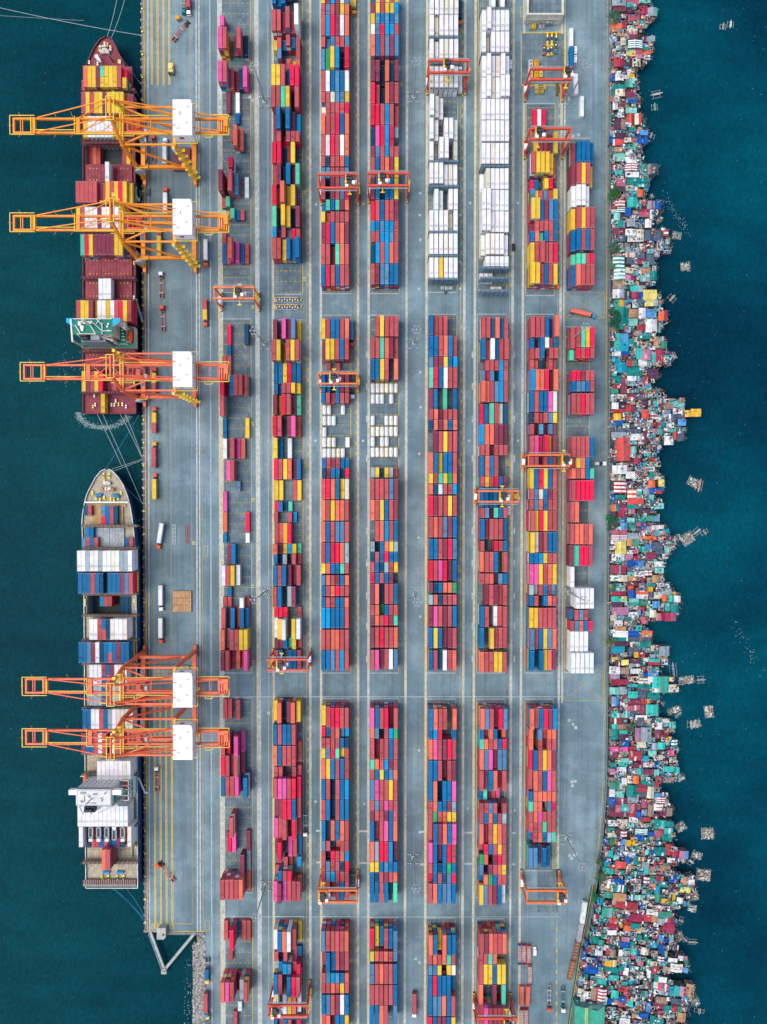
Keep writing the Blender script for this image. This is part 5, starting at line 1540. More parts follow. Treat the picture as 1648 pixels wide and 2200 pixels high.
L(356, 333, 90, 'W', 'W', "white lorry carrying a white container between the top crane's legs", 'D')
L(357, 439, 90, 'R', 'W', "red-cab lorry with white container between the two bright orange cranes", 'D')
L(344, 531, 90, 'R', 'Y', "red-cab lorry carrying yellow under the second orange crane", 'D')
L(443.5, 539, 270, 'R', 'W', "red-cab lorry with white container driving down outside the second crane", 'D')
L(346.5, 619, 90, 'W', '', "white-cab lorry with empty red trailer, above another empty one")
L(350, 691, 92, 'R', '', "red-cab lorry with slightly slanted empty trailer beside the ship's green bridge")
L(442, 667, 270, 'R', 'ym', "red-cab lorry with yellow and maroon boxes near the orange empty gantry", 'D')
L(333, 824, 90, 'R', 'ym', "red-cab lorry with yellow and maroon boxes under the third quay crane", 'D')
L(333.5, 909, 90, 'R', 'ym', "red-cab lorry with yellow and maroon boxes below the third quay crane", 'D')
L(333, 984, 90, 'O', 'mm', "orange-cab lorry with two maroon boxes level with the blue ship's bow ropes", 'D')
L(334, 1051, 90, 'R', 'yy', "red-cab lorry with two yellow boxes beside the blue ship's bow", 'D')
L(346.5, 1145, 261, 'R', 'W', "red-cab lorry with tilted white trailer beside the blue ship", 'D')
L(347, 1278, 270, 'W', 'W', "white-cab lorry with white container left of the big timber hatch cover", 'D')
L(347, 1348, 270, 'R', 'W', "red-cab lorry with white container below the big timber hatch cover", 'D')
L(337, 1680, 90, 'W', '', "white-cab lorry with empty red trailer beside the blue ship's gangway")
L(362, 1878, 127, 'R', '', "red-cab lorry with empty trailer turned across the double yellow lines", kink=12)
L(384, 71, 51, 'O', '', "orange-cab lorry with empty trailer slanting across the top of the quay", kink=40)
L(406, -2, 270, 'W', 'm.', "white-cab lorry at the top of the quay beside the landside rail", 'D')
L(395, -4, 270, 'T', '', "dark teal lorry with empty trailer beside a white-cab one at the top", 'D')
L(761, -2, 270, 'O', 'Y', "orange-cab lorry with yellow container by the third column at the top", 'D')
L(756, 710, 270, 'R', 'L', "red-cab lorry with steel blue container beside the third column", 'D')
L(757.5, 822, 270, 'W', '', "white-cab lorry with dark empty trailer under the third column's middle gantry", 'D')
L(988, 180, 90, 'W', 'W', "lorry with white container inside the gantry leg by the fifth column", 'D')
L(987, 20, 270, 'R', 'N', "red-cab lorry with navy container beside the fifth column's top", 'D')
L(656, 1762, 270, 'W', '', "white-cab lorry with teal empty trailer beside the second column's lower block", 'T')
L(757, 1890, 270, 'R', '', "red-cab lorry with teal empty trailer beside the third column's lower gantry", 'T')
L(890, 2150, 270, 'W', 'M', "white-cab lorry with maroon container alone in the lower central aisle", 'D')
L(1180, 2138, 270, 'R', '', "red-cab lorry with empty grey trailer at the bottom right of the yard", 'S')
L(1210, 2140, 270, 'W', '', "pale lorry with teal trailer beside the grass verge at the bottom", 'T')
L(446, 2078, 270, 'Y', 'b.', "yellow-cab lorry with deep blue box beside the rock slope", 'D')
L(444, 2150, 270, 'B', 'M', "blue-cab lorry with maroon container beside the rock slope", 'D')
L(447, 2213, 90, 'Y', '', "yellow-cab lorry entering at the bottom edge beside the rocks", 'D')
L(1246, 673, 347, 'B', 'O', "blue-cab lorry with salmon container turning on the yellow boxed crossing", 'D')
L(1225.5, 127, 270, 'W', 'B', "white-cab lorry with blue container beside the laydown pad", 'D')
L(1268, 996, 0, 'W', '', "dark lorry crossing towards the sea wall from the eighth column", 'D')
place_box(*P(1227, 83, 2), 0.0, R(0), 40, 'W', "white long container on the ground right of the yellow-framed pad")
place_box(*P(1237.5, 181, 2), 0.0, R(2), 40, 'W', "white long container under the top right lamp mast")
place_box(*P(1250, 229, 2), 0.0, R(0), 40, 'W', "white long container alone on open ground near the sea wall")
for k, (x, y, c_, r_) in enumerate(((1121, 2140, 'O', 0), (1134, 2140, 'O', -3))): place_box(*P(x, y, 2), 0.0, R(r_), 40, c_, f"salmon long container, {'left' if k == 0 else 'right'} of the pair at the bottom beside flat racks")
def flatrack(px, py, col, label, rot=0, loaded=True):
    x, y = P(px, py, 0); t = thing("flat_rack", label, 'flat rack', (x, y, 0), "empty flat racks lying at the lower right of the yard", R(rot))
    mb = MB(); mb.box(-1.2, 1.2, -6.05, 6.05, .15, .6, (.38, .26, .22)); 
    for dx in (-1.2, 1.2): mb.box(dx - .08, dx + .08, -6.05, 6.05, .1, .72, col)
    for k in range(8): mb.box(-1.1, 1.1, -5.5 + k * 1.5, -5.2 + k * 1.5, .6, .64, (.5, .45, .4))
    mb.build("floor", 'deck', t)
    for s in (-1, 1):
        mb = MB(); mb.box(-1.22, 1.22, s * 5.9 - .12, s * 5.9 + .12, .6, 2.5, col); mb.build("end_frame", 'paint', t)
for k, (x, y, c_) in enumerate(((1116, 2047, (.03, .2, .35)), (1125.3, 2047, (.5, .03, .09)), (1136, 2048, (.45, .08, .08)), (1138, 2092, (.45, .12, .13)), (1120.5, 2185, (.3, .12, .1)), (1130, 2185, (.45, .08, .1)))):
    flatrack(x, y, c_, ["blue-ended flat rack, leftmost of the top three", "crimson-ended flat rack between a blue and a red one", "red-ended flat rack, rightmost of the top three", "dusty flat rack lying just below the three others", "brown flat rack left of the bottom pair", "crimson flat rack right of the bottom pair"][k])
# wagons along the curved wall
def wagon(px, py, dy0, deg, L_, col, inner, label, h=3.4):
    x, y = P(px, py, 1); t = thing("freight_wagon", label, 'wagon', (x, y, 0), "wagons standing along the curved sea wall", R(deg))
    mb = MB(); hw = 1.35
    if inner is None:
        mb.box(-hw, hw, -L_ / 2, L_ / 2, .9, h, col); mb.box(-hw + .3, hw - .3, -L_ / 2 + .3, L_ / 2 - .3, h, h + .25, tuple(v * .95 for v in col))
    else:
        for a, b_, c_, d_ in ((-hw, -hw + .15, -L_ / 2, L_ / 2), (hw - .15, hw, -L_ / 2, L_ / 2), (-hw, hw, -L_ / 2, -L_ / 2 + .15), (-hw, hw, L_ / 2 - .15, L_ / 2)): mb.box(a, b_, c_, d_, .9, h - 1, col)
        mb.box(-hw + .15, hw - .15, -L_ / 2 + .15, L_ / 2 - .15, .9, h - 1.5, inner)
        for k in range(6): mb.box(-hw + .2, hw - .2, -L_ / 2 + 1 + k * (L_ - 2) / 5 - .1, -L_ / 2 + 1 + k * (L_ - 2) / 5 + .1, h - 1.5, h - 1.1, tuple(v * .6 for v in inner))
    mb.build("wagon_body", 'deck', t)
    wb_ = MB()
    for s in (-1, 1):
        for d in (-.9, .9): wb_.cyl((-.9, s * L_ * .36 + d, .45), (.9, s * L_ * .36 + d, .45), .45, 10)
    wb_.box(-.9, .9, -L_ / 2, L_ / 2, .6, .9); wb_.build("wheels", 'rubber', t)
wagon(1252.5, 1957, 0, -8, 13.5, (.66, .70, .68), None, "long pale grey covered wagon, topmost beside the curved wall")
wagon(1245, 1999, 0, -9, 11.5, (.34, .34, .38), None, "mid grey covered wagon behind the pale one")
wagon(1236.5, 2041, 0, -11, 12, (.24, .13, .10), (.32, .18, .13), "rusty brown open wagon below the grey ones")
wagon(1226.5, 2082, 0, -13, 12, (.30, .14, .07), (.45, .20, .08), "orange-rust open wagon, lowest of the row")
# cars and pickups
def car(px, py, deg, col, label, kind='car'):
    x, y = P(px, py, 0); t = thing("parked_car" if kind == 'car' else "pickup_truck", label, kind, (x, y, 0), None, R(deg - 90))
    mb = MB(); prof = [(-2.2, .35), (-2.25, .9), (-1.5, 1.0), (-1.1, 1.45), (.6, 1.45), (1.2, 1.0), (2.2, .85), (2.25, .35)]
    if kind != 'car': prof = [(-2.6, .4), (-2.6, 1.05), (-.7, 1.05), (-.4, 1.75), (1.1, 1.75), (1.5, 1.15), (2.6, 1.0), (2.6, .4)]
    k = len(mb.v); n = len(prof); mb.v += [(-.88, a, z) for a, z in prof] + [(.88, a, z) for a, z in prof]
    mb.f += [tuple(k + i for i in range(n)), tuple(k + n + i for i in range(n))[::-1]]; mb.c += [col, col]
    for i in range(n): j = (i + 1) % n; mb.f.append((k + i, k + n + i, k + n + j, k + j)); mb.c.append(col)
    mb.build("body", 'paint', t)
    mb = MB(); mb.box(-.78, .78, .75, 1.05, 1.2, 1.32) if kind == 'car' else mb.box(-.78, .78, 1.15, 1.4, 1.35, 1.5); mb.box(-.9, .9, -.9, .5, 1.05, 1.38) if kind == 'car' else mb.box(-.9, .9, -.3, 1.0, 1.2, 1.6); mb.build("windows", 'glass', t)
    mb = MB()
    for dx in (-.8, .8):
        for dy in (-1.4, 1.4): mb.cyl((dx - .1, dy, .33), (dx + .1, dy, .33), .33, 10)
    mb.build("wheels", 'rubber', t)
car(1148.5, 2042, 92, (.8, .82, .82), "white pickup beside the row of flat racks", 'pickup')
car(1283.5, 996, 0, (.75, .76, .76), "white car close to the sea wall on the right road")
car(1103, 532, 90, (.03, .03, .04), "black car beside the sixth column's white reefers")
car(1236, 109, 88, (.82, .83, .83), "white car above another white one by the blue lorry")
car(1235.5, 128, 88, (.8, .8, .8), "lower white car beside the blue container lorry")
car(1096.5, 140, 90, (.7, .72, .72), "small pale van on the lane beside the sixth column", 'pickup')
car(1093, 1097, 90, (.75, .76, .75), "white pickup below the sixth column's orange gantry", 'pickup')
car(320, 413, 90, (.10, .12, .14), "dark car on the quay between the orange cranes")
# forklift, terminal crates, hatch covers lying on the quay
x, y = P(367.5, 149, 1); t = thing("forklift", "yellow heavy forklift on the upper quay beside the double yellow lines", 'forklift', (x, y, 0))
mb = MB(); mb.box(-1.4, 1.4, -2.4, 3.0, .8, 2.4, (.78, .56, .16)); mb.box(-1.1, 1.1, -.8, 1.0, 2.4, 3.2, (.8, .62, .22)); mb.box(1.4, 1.8, -2.6, 2.8, .8, 1.6, (.72, .5, .1)); mb.build("body", 'paint', t)
mb = MB(); mb.box(-1.2, -.9, -3.5, -2.4, .4, 3.4, (.2, .2, .2)); mb.box(.9, 1.2, -3.5, -2.4, .4, 3.4, (.2, .2, .2)); mb.box(-1.2, 1.2, -2.9, -2.6, 2.9, 3.2, (.2, .18, .1)); mb.build("mast", 'paint', t)
mb = MB()
for dx in (-1.3, 1.3):
    for dy in (-1.7, 2.0): mb.cyl((dx - .3, dy, .7), (dx + .3, dy, .7), .7, 12)
mb.build("wheels", 'rubber', t)
x, y = P(1197.5, 615, 1); t = thing("forklift", "small orange-red forklift at the foot of the seventh column's top block", 'forklift', (x, y, 0))
mb = MB(); mb.box(-1.1, 1.1, -1.6, 1.6, .5, 2.2, (.75, .14, .05)); mb.box(-.7, .7, -.8, .8, 2.2, 2.9, (.78, .2, .06)); mb.build("body", 'paint', t)
mb = MB(); mb.cyl((-1.2, -1, .5), (1.2, -1, .5), .5, 10); mb.cyl((-1.2, 1, .5), (1.2, 1, .5), .5, 10); mb.build("wheels", 'rubber', t)
def cover(px0, px1, py0, py1, col, mat, label, z=1.0, name="hatch_cover_on_quay", n=3):
    a, c_ = P(px0, py0, z), P(px1, py1, z); t = thing(name, label, 'hatch cover', ((a[0] + c_[0]) / 2, (a[1] + c_[1]) / 2, 0)); o = t.location
    mb = MB(); mb.box(a[0], c_[0], c_[1], a[1], .2, z, col); mb.build("slab", mat, t, o)
    mb = MB()
    for i in range(n * 3 + 1): x = a[0] + (c_[0] - a[0]) * i / (n * 3); mb.box(x - .09, x + .09, c_[1], a[1], z, z + .1, tuple(v * .6 for v in col))
    for i in range(n + 1): y = c_[1] + (a[1] - c_[1]) * i / n; mb.box(a[0] + .2, c_[0] - .2, y - .08, y + .08, z, z + .13, tuple(v * .6 for v in col))
    for i in range(3):
        for j in range(2): x, y = a[0] + (c_[0] - a[0]) * (i + 1) / 4, c_[1] + (a[1] - c_[1]) * (j + 1) / 3; mb.box(x - .3, x + .3, y - .3, y + .3, z, z + .2, (.15, .1, .07))
    mb.build("ribs", mat, t, o)
cover(371, 411, 1270, 1315, (.50, .31, .16), 'deck', "square rusty orange hatch cover lying on the quay apart from the lorries")
cover(372, 408, 317, 366, (.30, .09, .11), 'deck', "maroon hatch cover lying under the top orange crane", 2.0)
cover(328, 406, 1430, 1456, (.36, .34, .28), 'deck', "grey rusty hatch cover lying under the fourth quay crane", 1.2)
def frames(px, py, w_, l_, col, label, n=5):
    x, y = P(px, py); mb = MB(); hx = w_ / F * H / 2; hy = l_ / F * H / 2
    for dx in (-hx, 0, hx): mb.box(x + dx - .12, x + dx + .12, y - hy, y + hy, .1, .35, col)
    for i in range(n + 1): yy = y - hy + 2 * hy * i / n; mb.box(x - hx, x + hx, yy - .12, yy + .12, .36, .6, col)
    tag(mb.build("lifting_frame", 'paint'), label, 'lifting frame')
frames(374, 1148, 7, 42, (.5, .55, .58), "thin pale steel lifting frame on the quay beside the blue ship"); frames(402, 1148, 7, 40, (.38, .12, .1), "red-brown lifting frame right of the pale one on the quay")
# concrete building at the top, its annexes and the laydown pad
a, c_ = P(1131.5, -25, 8), P(1211, 33.5, 8); t = thing("flat_roofed_building", "concrete building with recessed dark stained roof at the top of the yard", 'building', ((a[0] + c_[0]) / 2, (a[1] + c_[1]) / 2, 0)); o = t.location
mb = MB(); W_ = (.62, .60, .50)
mb.box(a[0], a[0] + 1.2, c_[1], a[1], 0, 9, W_); mb.box(c_[0] - 1.2, c_[0], c_[1], a[1], 0, 9, W_); mb.box(a[0] + 1.2, c_[0] - 1.2, c_[1], c_[1] + .9, 0, 9, W_); mb.box(a[0] + 1.2, c_[0] - 1.2, a[1] - .9, a[1], 0, 9, W_)
mb.box(a[0] - .3, c_[0] - 1, c_[1] - .5, c_[1], 4.8, 5.1, (.45, .43, .36)); mb.build("walls", 'deck', t, o)
mb = MB(); mb.box(a[0] + 1.2, c_[0] - 1.2, c_[1] + .9, a[1] - .9, 6.8, 7.2)
for k in range(4): x = a[0] + 3 + k * 5.2; mb.box(x - .08, x + .08, c_[1] + .9, a[1] - .9, 7.2, 7.32)
mb.box(a[0] + 1.2, c_[0] - 1.2, c_[1] + 7.9, c_[1] + 8.1, 7.2, 7.32); mb.build("roof_slab", 'bed', t, o)
mb = MB(); mb.box(c_[0] - 9.5, c_[0] - 7.5, c_[1] - 1.6, c_[1] - .2, 2.5, 4.0); mb.box(c_[0] - 7, c_[0] - 5.6, c_[1] - 1.4, c_[1] - .2, 2.5, 3.6); mb.build("wall_equipment", 'grey', t, o)
def gearbox(px, py, w_, l_, h, col, label, name="plant_unit", cat='machinery', extra=None):
    x, y = P(px, py, h); t = thing(name, label, cat, (x, y, 0)); mb = MB()
    mb.box(-w_ / 2, w_ / 2, -l_ / 2, l_ / 2, .2, h, col); mb.box(-w_ / 2 + .3, w_ / 2 - .3, -l_ / 2 + .5, l_ / 2 - .5, h, h + .15, tuple(v * .85 for v in col))
    mb.build("casing", 'deck', t)
    mb = MB(); n = max(2, int(l_ / 2.2))
    for i in range(n): yy = -l_ / 2 + l_ * (i + .5) / n; mb.box(-w_ * .22, w_ * .22, yy - .4, yy + .4, h + .15, h + .4, extra or tuple(v * .55 for v in col))
    for dx in (-w_ / 2 + .2, w_ / 2 - .2): mb.box(dx - .1, dx + .1, -l_ / 2, l_ / 2, 0, .2, (.1, .1, .1))
    mb.build("vents", 'deck', t); return t
gearbox(1152.5, 149, 2.6, 11.5, 2.6, (.82, .36, .01), "bright orange long unit on the pad under the gantry")
gearbox(1140.5, 150, 2.4, 12, 2.6, (.62, .62, .56), "off-white unit with dark vents left of the orange one", extra=(.05, .2, .3))
gearbox(1162.5, 153, 2.3, 6.5, 1.6, (.66, .50, .18), "pale yellow stacked bundle right of the orange unit")
gearbox(1162, 186, 6.6, 2.8, 1.8, (.62, .46, .12), "yellow flat crate with two rows of dark holes below the pad", extra=(.2, .14, .05))
gearbox(1159, 196.5, 5.2, 2.2, 1.4, (.52, .38, .10), "ochre flat crate just below the perforated yellow crate")
gearbox(1147.5, 55, 2.2, 2.6, 2.4, (.75, .50, .02), "yellow generator standing beside the concrete building")
gearbox(1141, 57, 1.8, 3, 1.5, (.35, .38, .4), "grey wheeled unit left of the yellow generator"); gearbox(1164, 56, 3.2, 2.6, 1.2, (.34, .36, .42), "grey-violet skid right of the yellow generator")
gearbox(1197.5, 190, 1.5, 8, 1.2, (.2, .15, .04), "dark ochre beam lying inside the gantry's right leg")
for k, (x, y, L_, c_, kk) in enumerate(((1176.5, 84, 7.6, (.80, .50, .02), 0), (1186, 83, 7.2, (.80, .50, .02), 1), (1195.5, 85, 8.6, (.80, .50, .02), 2), (1169.5, 108, 5.0, (.35, .05, .12), 3), (1178, 110, 4.8, (.62, .42, .05), 4), (1185, 108, 5.2, (.55, .40, .08), 5), (1194.5, 102, 6.4, (.02, .20, .22), 6))):
    px_, py_ = P(x, y, 1); t = thing("container_spreader", ["yellow spreader, left of three standing side by side on the pad", "yellow spreader, middle of three on the pad", "yellow spreader, right of three on the pad", "maroon short spreader at the lower left of the group", "black and yellow short spreader in the lower group", "black and yellow short spreader beside the teal one", "dark teal spreader leaning beside the right yellow one"][kk], 'spreader', (px_, py_, 0), "container spreaders parked on the laydown pad")
    mb = MB(); mb.box(-.45, .45, -L_ / 2, L_ / 2, .3, 1.0, c_)
    for s in (-1, 1): mb.box(-1.1, 1.1, s * L_ / 2 - .25, s * L_ / 2 + .25, .2, 1.2, c_)
    mb.build("beam", 'paint', t)
    mb = MB(); mb.box(-.8, .8, -.9, .9, 1.0, 1.6, (.06, .07, .08)); mb.box(-.5, .2, 1.0, 1.7, 1.0, 1.4, (.8, .8, .78)); mb.bar((-.7, -1.6, 1.1), (.7, -1.0, 1.1), .15, col=(.8, .8, .8)); mb.build("headblock", 'paint', t)
# spreaders on the cross road by the second column, sheds below columns five and six
for k, y_ in enumerate((644.5, 660)):
    px_, py_ = P(618, y_, 1); t = thing("container_spreader", ["black spreader in a yellow outline, upper of two on the cross road", "black spreader in a yellow outline, lower of two on the cross road"][k], 'spreader', (px_, py_, 0), "spreaders stored on the cross road")
    mb = MB(); mb.box(-7.2, 7.2, -1.3, 1.3, .3, .9, (.08, .09, .10)); mb.box(-8.2, 6, 1.3, 1.75, .1, .5, (.75, .5, .05)); mb.box(-8.2, -7.4, -1.3, 1.3, .1, .5, (.75, .5, .05)); mb.bar((7.4, -1, .6), (8.8, 1.6, .6), .3, col=(.75, .55, .05)); mb.build("beam", 'paint', t)
    mb = MB()
    for i in range(9): xx = -6.6 + i * 1.6; mb.box(xx - .35, xx + .3, -.6 + .5 * (i % 2), .2 + .5 * (i % 2), .9, 1.3, (.72, .72, .70))
    mb.box(-7.1, 7.1, -1.35, -1.15, .9, 1.0, (.6, .6, .58)); mb.build("headblock", 'paint', t)
for k, (x, y, w_, l_, c_, lb) in enumerate(((951, 618, 2, 1.8, WHI, "leftmost white box of three below the fifth column's reefers"), (960, 619, 2, 2, (.45, .6, .65), "pale blue box between two white ones below the fifth column"), (969, 618, 2, 1.8, WHI, "rightmost white box of three below the fifth column's reefers"), (1066, 619, 6.5, 1.6, (.75, .74, .66), "long cream box among scrap below the sixth column's reefers"), (957, 627, 1.4, 1.8, (.12, .14, .16), "dark small unit below the pale blue box"))):
    gearbox(x, y, w_, l_, 1.8, c_, lb, "power_unit", 'power unit')
# high-mast lights
def mast(bx, by, label):
    x, y = P(bx, by); t = thing("lamp_mast", label, 'lamp mast', (x, y, 0), "high lamp masts standing in the aisles")
    mb = MB(); mb.cyl((0, 0, .6), (0, 0, 35), .55, 10, r2=.22); mb.build("pole", 'grey', t)
    mb = MB()
    for i in range(12):
        a0, a1 = 2 * math.pi * i / 12, 2 * math.pi * (i + 1) / 12
        mb.bar((2.1 * math.cos(a0), 2.1 * math.sin(a0), 35), (2.1 * math.cos(a1), 2.1 * math.sin(a1), 35), .18)
        if i % 3 == 0: mb.bar((0, 0, 35.2), (2.1 * math.cos(a0), 2.1 * math.sin(a0), 35), .16)
    mb.cyl((0, 0, 34.6), (0, 0, 35.6), .5, 8); mb.build("lamp_ring", 'grey', t)
    for i in range(12):
        a0 = 2 * math.pi * i / 12
        if i % 2 == 0: mb = MB(); mb.rbox(2.35 * math.cos(a0), 2.35 * math.sin(a0), a0, .6, .7, 34.6, 35.2); mb.build("floodlight", 'grey', t)
    mb = MB(); mb.cyl((0, 0, 0), (0, 0, .6), 1.2, 12); mb.build("footing", 'concrete', t)
    g = MB()
    for (dx, dy) in ((-2.4, 2.2), (2.4, 2.2), (-2.4, -3.4), (2.4, -3.4)):
        for s in (-.6, .6): g.cyl((dx + s, dy, 0), (dx + s, dy, .9), .4, 8); g.cyl((dx + s, dy, .9), (dx + s, dy, .95), .3, 8)
    g.build("concrete_blocks", 'concrete', t)
for px_, py_, lb in ((568.5, 218, "lamp mast in the aisle left of the second column, topmost"), (568.5, 739, "lamp mast in the aisle left of the second column, level with the ship's bridge"), (569, 1271, "lamp mast in the aisle left of the second column, level with the tall white reefers"),
                     (571, 1900, "lamp mast in the aisle left of the second column, lowest with a long leaning pole"), (889, 208, "lamp mast in the central aisle, topmost"), (889.5, 737, "lamp mast in the central aisle, just below the cross road"), (890, 1276, "lamp mast in the central aisle, third from the top"),
                     (888, 1842, "lamp mast in the central aisle, lowest"), (1224, 213, "lamp mast at the right near three white containers"), (1223.5, 732, "lamp mast leaning over the eighth column's first stack"), (1221, 1272, "lamp mast beside the white reefer stack of the eighth column"), (1217, 1800, "lamp mast on the open ground by the curved wall")):
    mast(px_, py_, lb)
# quay furniture: bollards, fenders, hut, catwalks
b0 = MB(); x, y = 0, 0
proto_b = None
k = 0
for py_ in list(range(20, 2000, 49)):
    px_ = 305.8 + py_ * .0037; p = P(px_, py_, .3)
    if proto_b is None:
        mb = MB(); mb.cyl((0, 0, .25), (0, 0, .8), .38, 10); mb.cyl((0, 0, .8), (0, 0, 1.0), .6, 10); o = mb.build("quay_bollard", 'yellow'); proto_b = o
    else: o = proto_b.copy(); C.objects.link(o)
    k += 1; o.location = (p[0], p[1], 0); tag(o, f"yellow mooring bollard on the quay edge, {nth(k)} from the top", 'bollard', "bollards along the quay edge")
proto_f = None; k = 0
for py_ in range(10, 2000, 17):
    px_ = 304.6 + py_ * .0037; p = P(px_, py_, -1)
    if proto_f is None:
        mb = MB(); mb.box(-.7, .1, -.5, .5, -2.6, -.2); mb.box(.1, 1.6, -.18, .18, .22, .32); o = mb.build("quay_fender", 'grey'); proto_f = o
    else: o = proto_f.copy(); C.objects.link(o)
    k += 1; o.location = (p[0], p[1], 0); tag(o, f"rubber fender fixed to the quay edge, {nth(k)} from the top", 'fender', "fenders along the quay edge")
x, y = P(347, 2005, 4); t = thing("quay_hut", "pale grey flat-roofed hut at the end of the quay", 'hut', (x, y, 0)); mb = MB()
mb.prism([(-2.6, -3.6), (1.2, -3.6), (2.4, -2.2), (2.4, 3.2), (-2.0, 3.2), (-2.6, 2.0)], -2.5, 4.0, (.40, .42, .38)); mb.build("walls", 'deck', t); mb = MB(); mb.prism([(-2.8, -3.8), (1.3, -3.8), (2.6, -2.3), (2.6, 3.4), (-2.1, 3.4), (-2.8, 2.1)], 4.0, 4.3, (.42, .43, .39)); mb.box(.8, 1.6, -1.2, -.4, 4.3, 4.7, (.05, .05, .06)); mb.build("roof", 'deck', t)
def catwalk(a, c_, label, wd=1.6):
    p, q = P(*a, 0), P(*c_, 0); t = thing("dolphin_catwalk", label, 'catwalk', (*p, 0), "catwalks at the end of the quay"); o = t.location
    d = np.array((q[0] - p[0], q[1] - p[1])); L_ = np.linalg.norm(d); d /= L_; nrm = np.array((-d[1], d[0]))
    mb = MB(); mb.bar((*p, .2), (*q, -.4), wd, .25); mb.build("deck_planks", 'concrete', t, o)
    mb = MB()
    for s in (-1, 1):
        e = nrm * s * wd / 2; mb.bar((p[0] + e[0], p[1] + e[1], 1.2), (q[0] + e[0], q[1] + e[1], .7), .12); mb.bar((p[0] + e[0], p[1] + e[1], .5), (q[0] + e[0], q[1] + e[1], 0), .18, .5)
        for i in range(10): x, y = p + (np.array(q) - p) * i / 9 + e; mb.bar((x, y, -.2), (x, y, 1.1), .1)
    mb.build("handrail", 'grey', t, o)
catwalk((323, 2003), (353, 2086), "left catwalk running out from the quay's end", 2.2); catwalk((419, 2003), (351, 2086), "right catwalk meeting the left one at the dolphin"); catwalk((350, 2004), (438, 2005.5), "long narrow catwalk along the quay's end wall", .9)
x, y = P(352, 2087); t = thing("mooring_dolphin", "small concrete dolphin where the two catwalks meet", 'dolphin', (x, y, 0)); mb = MB(); mb.box(-1.6, 1.6, -1.6, 1.6, -1, .3, (.4, .42, .4)); mb.cyl((0, 0, -8), (0, 0, -1), .8, 10, (.2, .22, .22)); mb.build("pile_cap", 'deck', t)
mb = MB(); mb.cyl((0, 0, .3), (0, 0, 1.2), .5, 10, (.6, .5, .1)); mb.build("bollard", 'paint', t)
# rock slope and foam, each uncountable
rk = random.Random(4); mb = MB()
for i in range(5200):
    t_ = rk.random(); py_ = 2006 + 254 * t_; px_ = 412 + 28 * rk.random() ** .8 if py_ > 2030 else 424 + 15 * rk.random()
    f = (px_ - 410) / 28; h = WL - .2 + 3.0 * max(0, f); p = P(px_, py_, 0); s = rk.uniform(.25, .75); g = rk.uniform(.10, .45)
    a = rk.random() * 3; mb.rbox(p[0], p[1], a, s * 2, s * rk.uniform(1.0, 1.8), h - s, h + s * rk.uniform(.3, .8), (g, g * .97, g * .88))
tag(mb.build("rock_slope", 'rock'), "pale broken riprap sloping into the water below the quay", "rocks", kind='stuff')
mb = MB()
def fleck(px_, py_, s):
    p = P(px_, py_, WL); a = rk.random() * 3.1; n = 5; pts = [(p[0] + s * math.cos(a + 2 * math.pi * i / n) * rk.uniform(.5, 1.3), p[1] + s * math.sin(a + 2 * math.pi * i / n) * rk.uniform(.4, 1)) for i in range(n)]
    mb.add([(x, y, WL + .05) for x, y in pts], [tuple(range(n))])
for i in range(1500):     # bubbling ring behind the red ship's stern
    a = rk.uniform(.05, math.pi - .02); r_ = rk.gauss(1, .075); fleck(222 + 54 * math.cos(a) * r_, 885 + 34 * math.sin(a) * r_, rk.uniform(.05, .26))
for i in range(70): fleck(rk.uniform(150, 300), rk.uniform(890, 925), rk.uniform(.06, .2))
for i in range(60): fleck(rk.uniform(125, 175), rk.gauss(790, 18), rk.uniform(.06, .25))
for i in range(110): fleck(rk.gauss(300, 2), rk.uniform(690, 860), rk.uniform(.1, .35))
for i in range(160): fleck(rk.uniform(0, 300), rk.uniform(0, 2200), rk.uniform(.06, .18))
for i in range(260):
    y = rk.uniform(0, 2200); fleck(rk.uniform(1390, 1648), y, rk.uniform(.05, .2))
for i in range(90): t_ = rk.random(); fleck(1425 + 55 * t_ + rk.gauss(0, 4), 420 + 80 * t_ + rk.gauss(0, 5), rk.uniform(.06, .28))
for i in range(50): t_ = rk.random(); fleck(1640 - 60 * t_ + rk.gauss(0, 6), 1450 - 110 * t_ + rk.gauss(0, 6), rk.uniform(.1, .3))
for i in range(130): fleck(rk.gauss(300, 2.5), rk.uniform(1100, 1380), rk.uniform(.08, .3))
for i in range(90): fleck(rk.uniform(395, 418), rk.uniform(2060, 2200), rk.uniform(.08, .3))
tag(mb.build("sea_foam", 'foam'), "white foam flecks and litter floating on the water", "foam", kind='stuff')
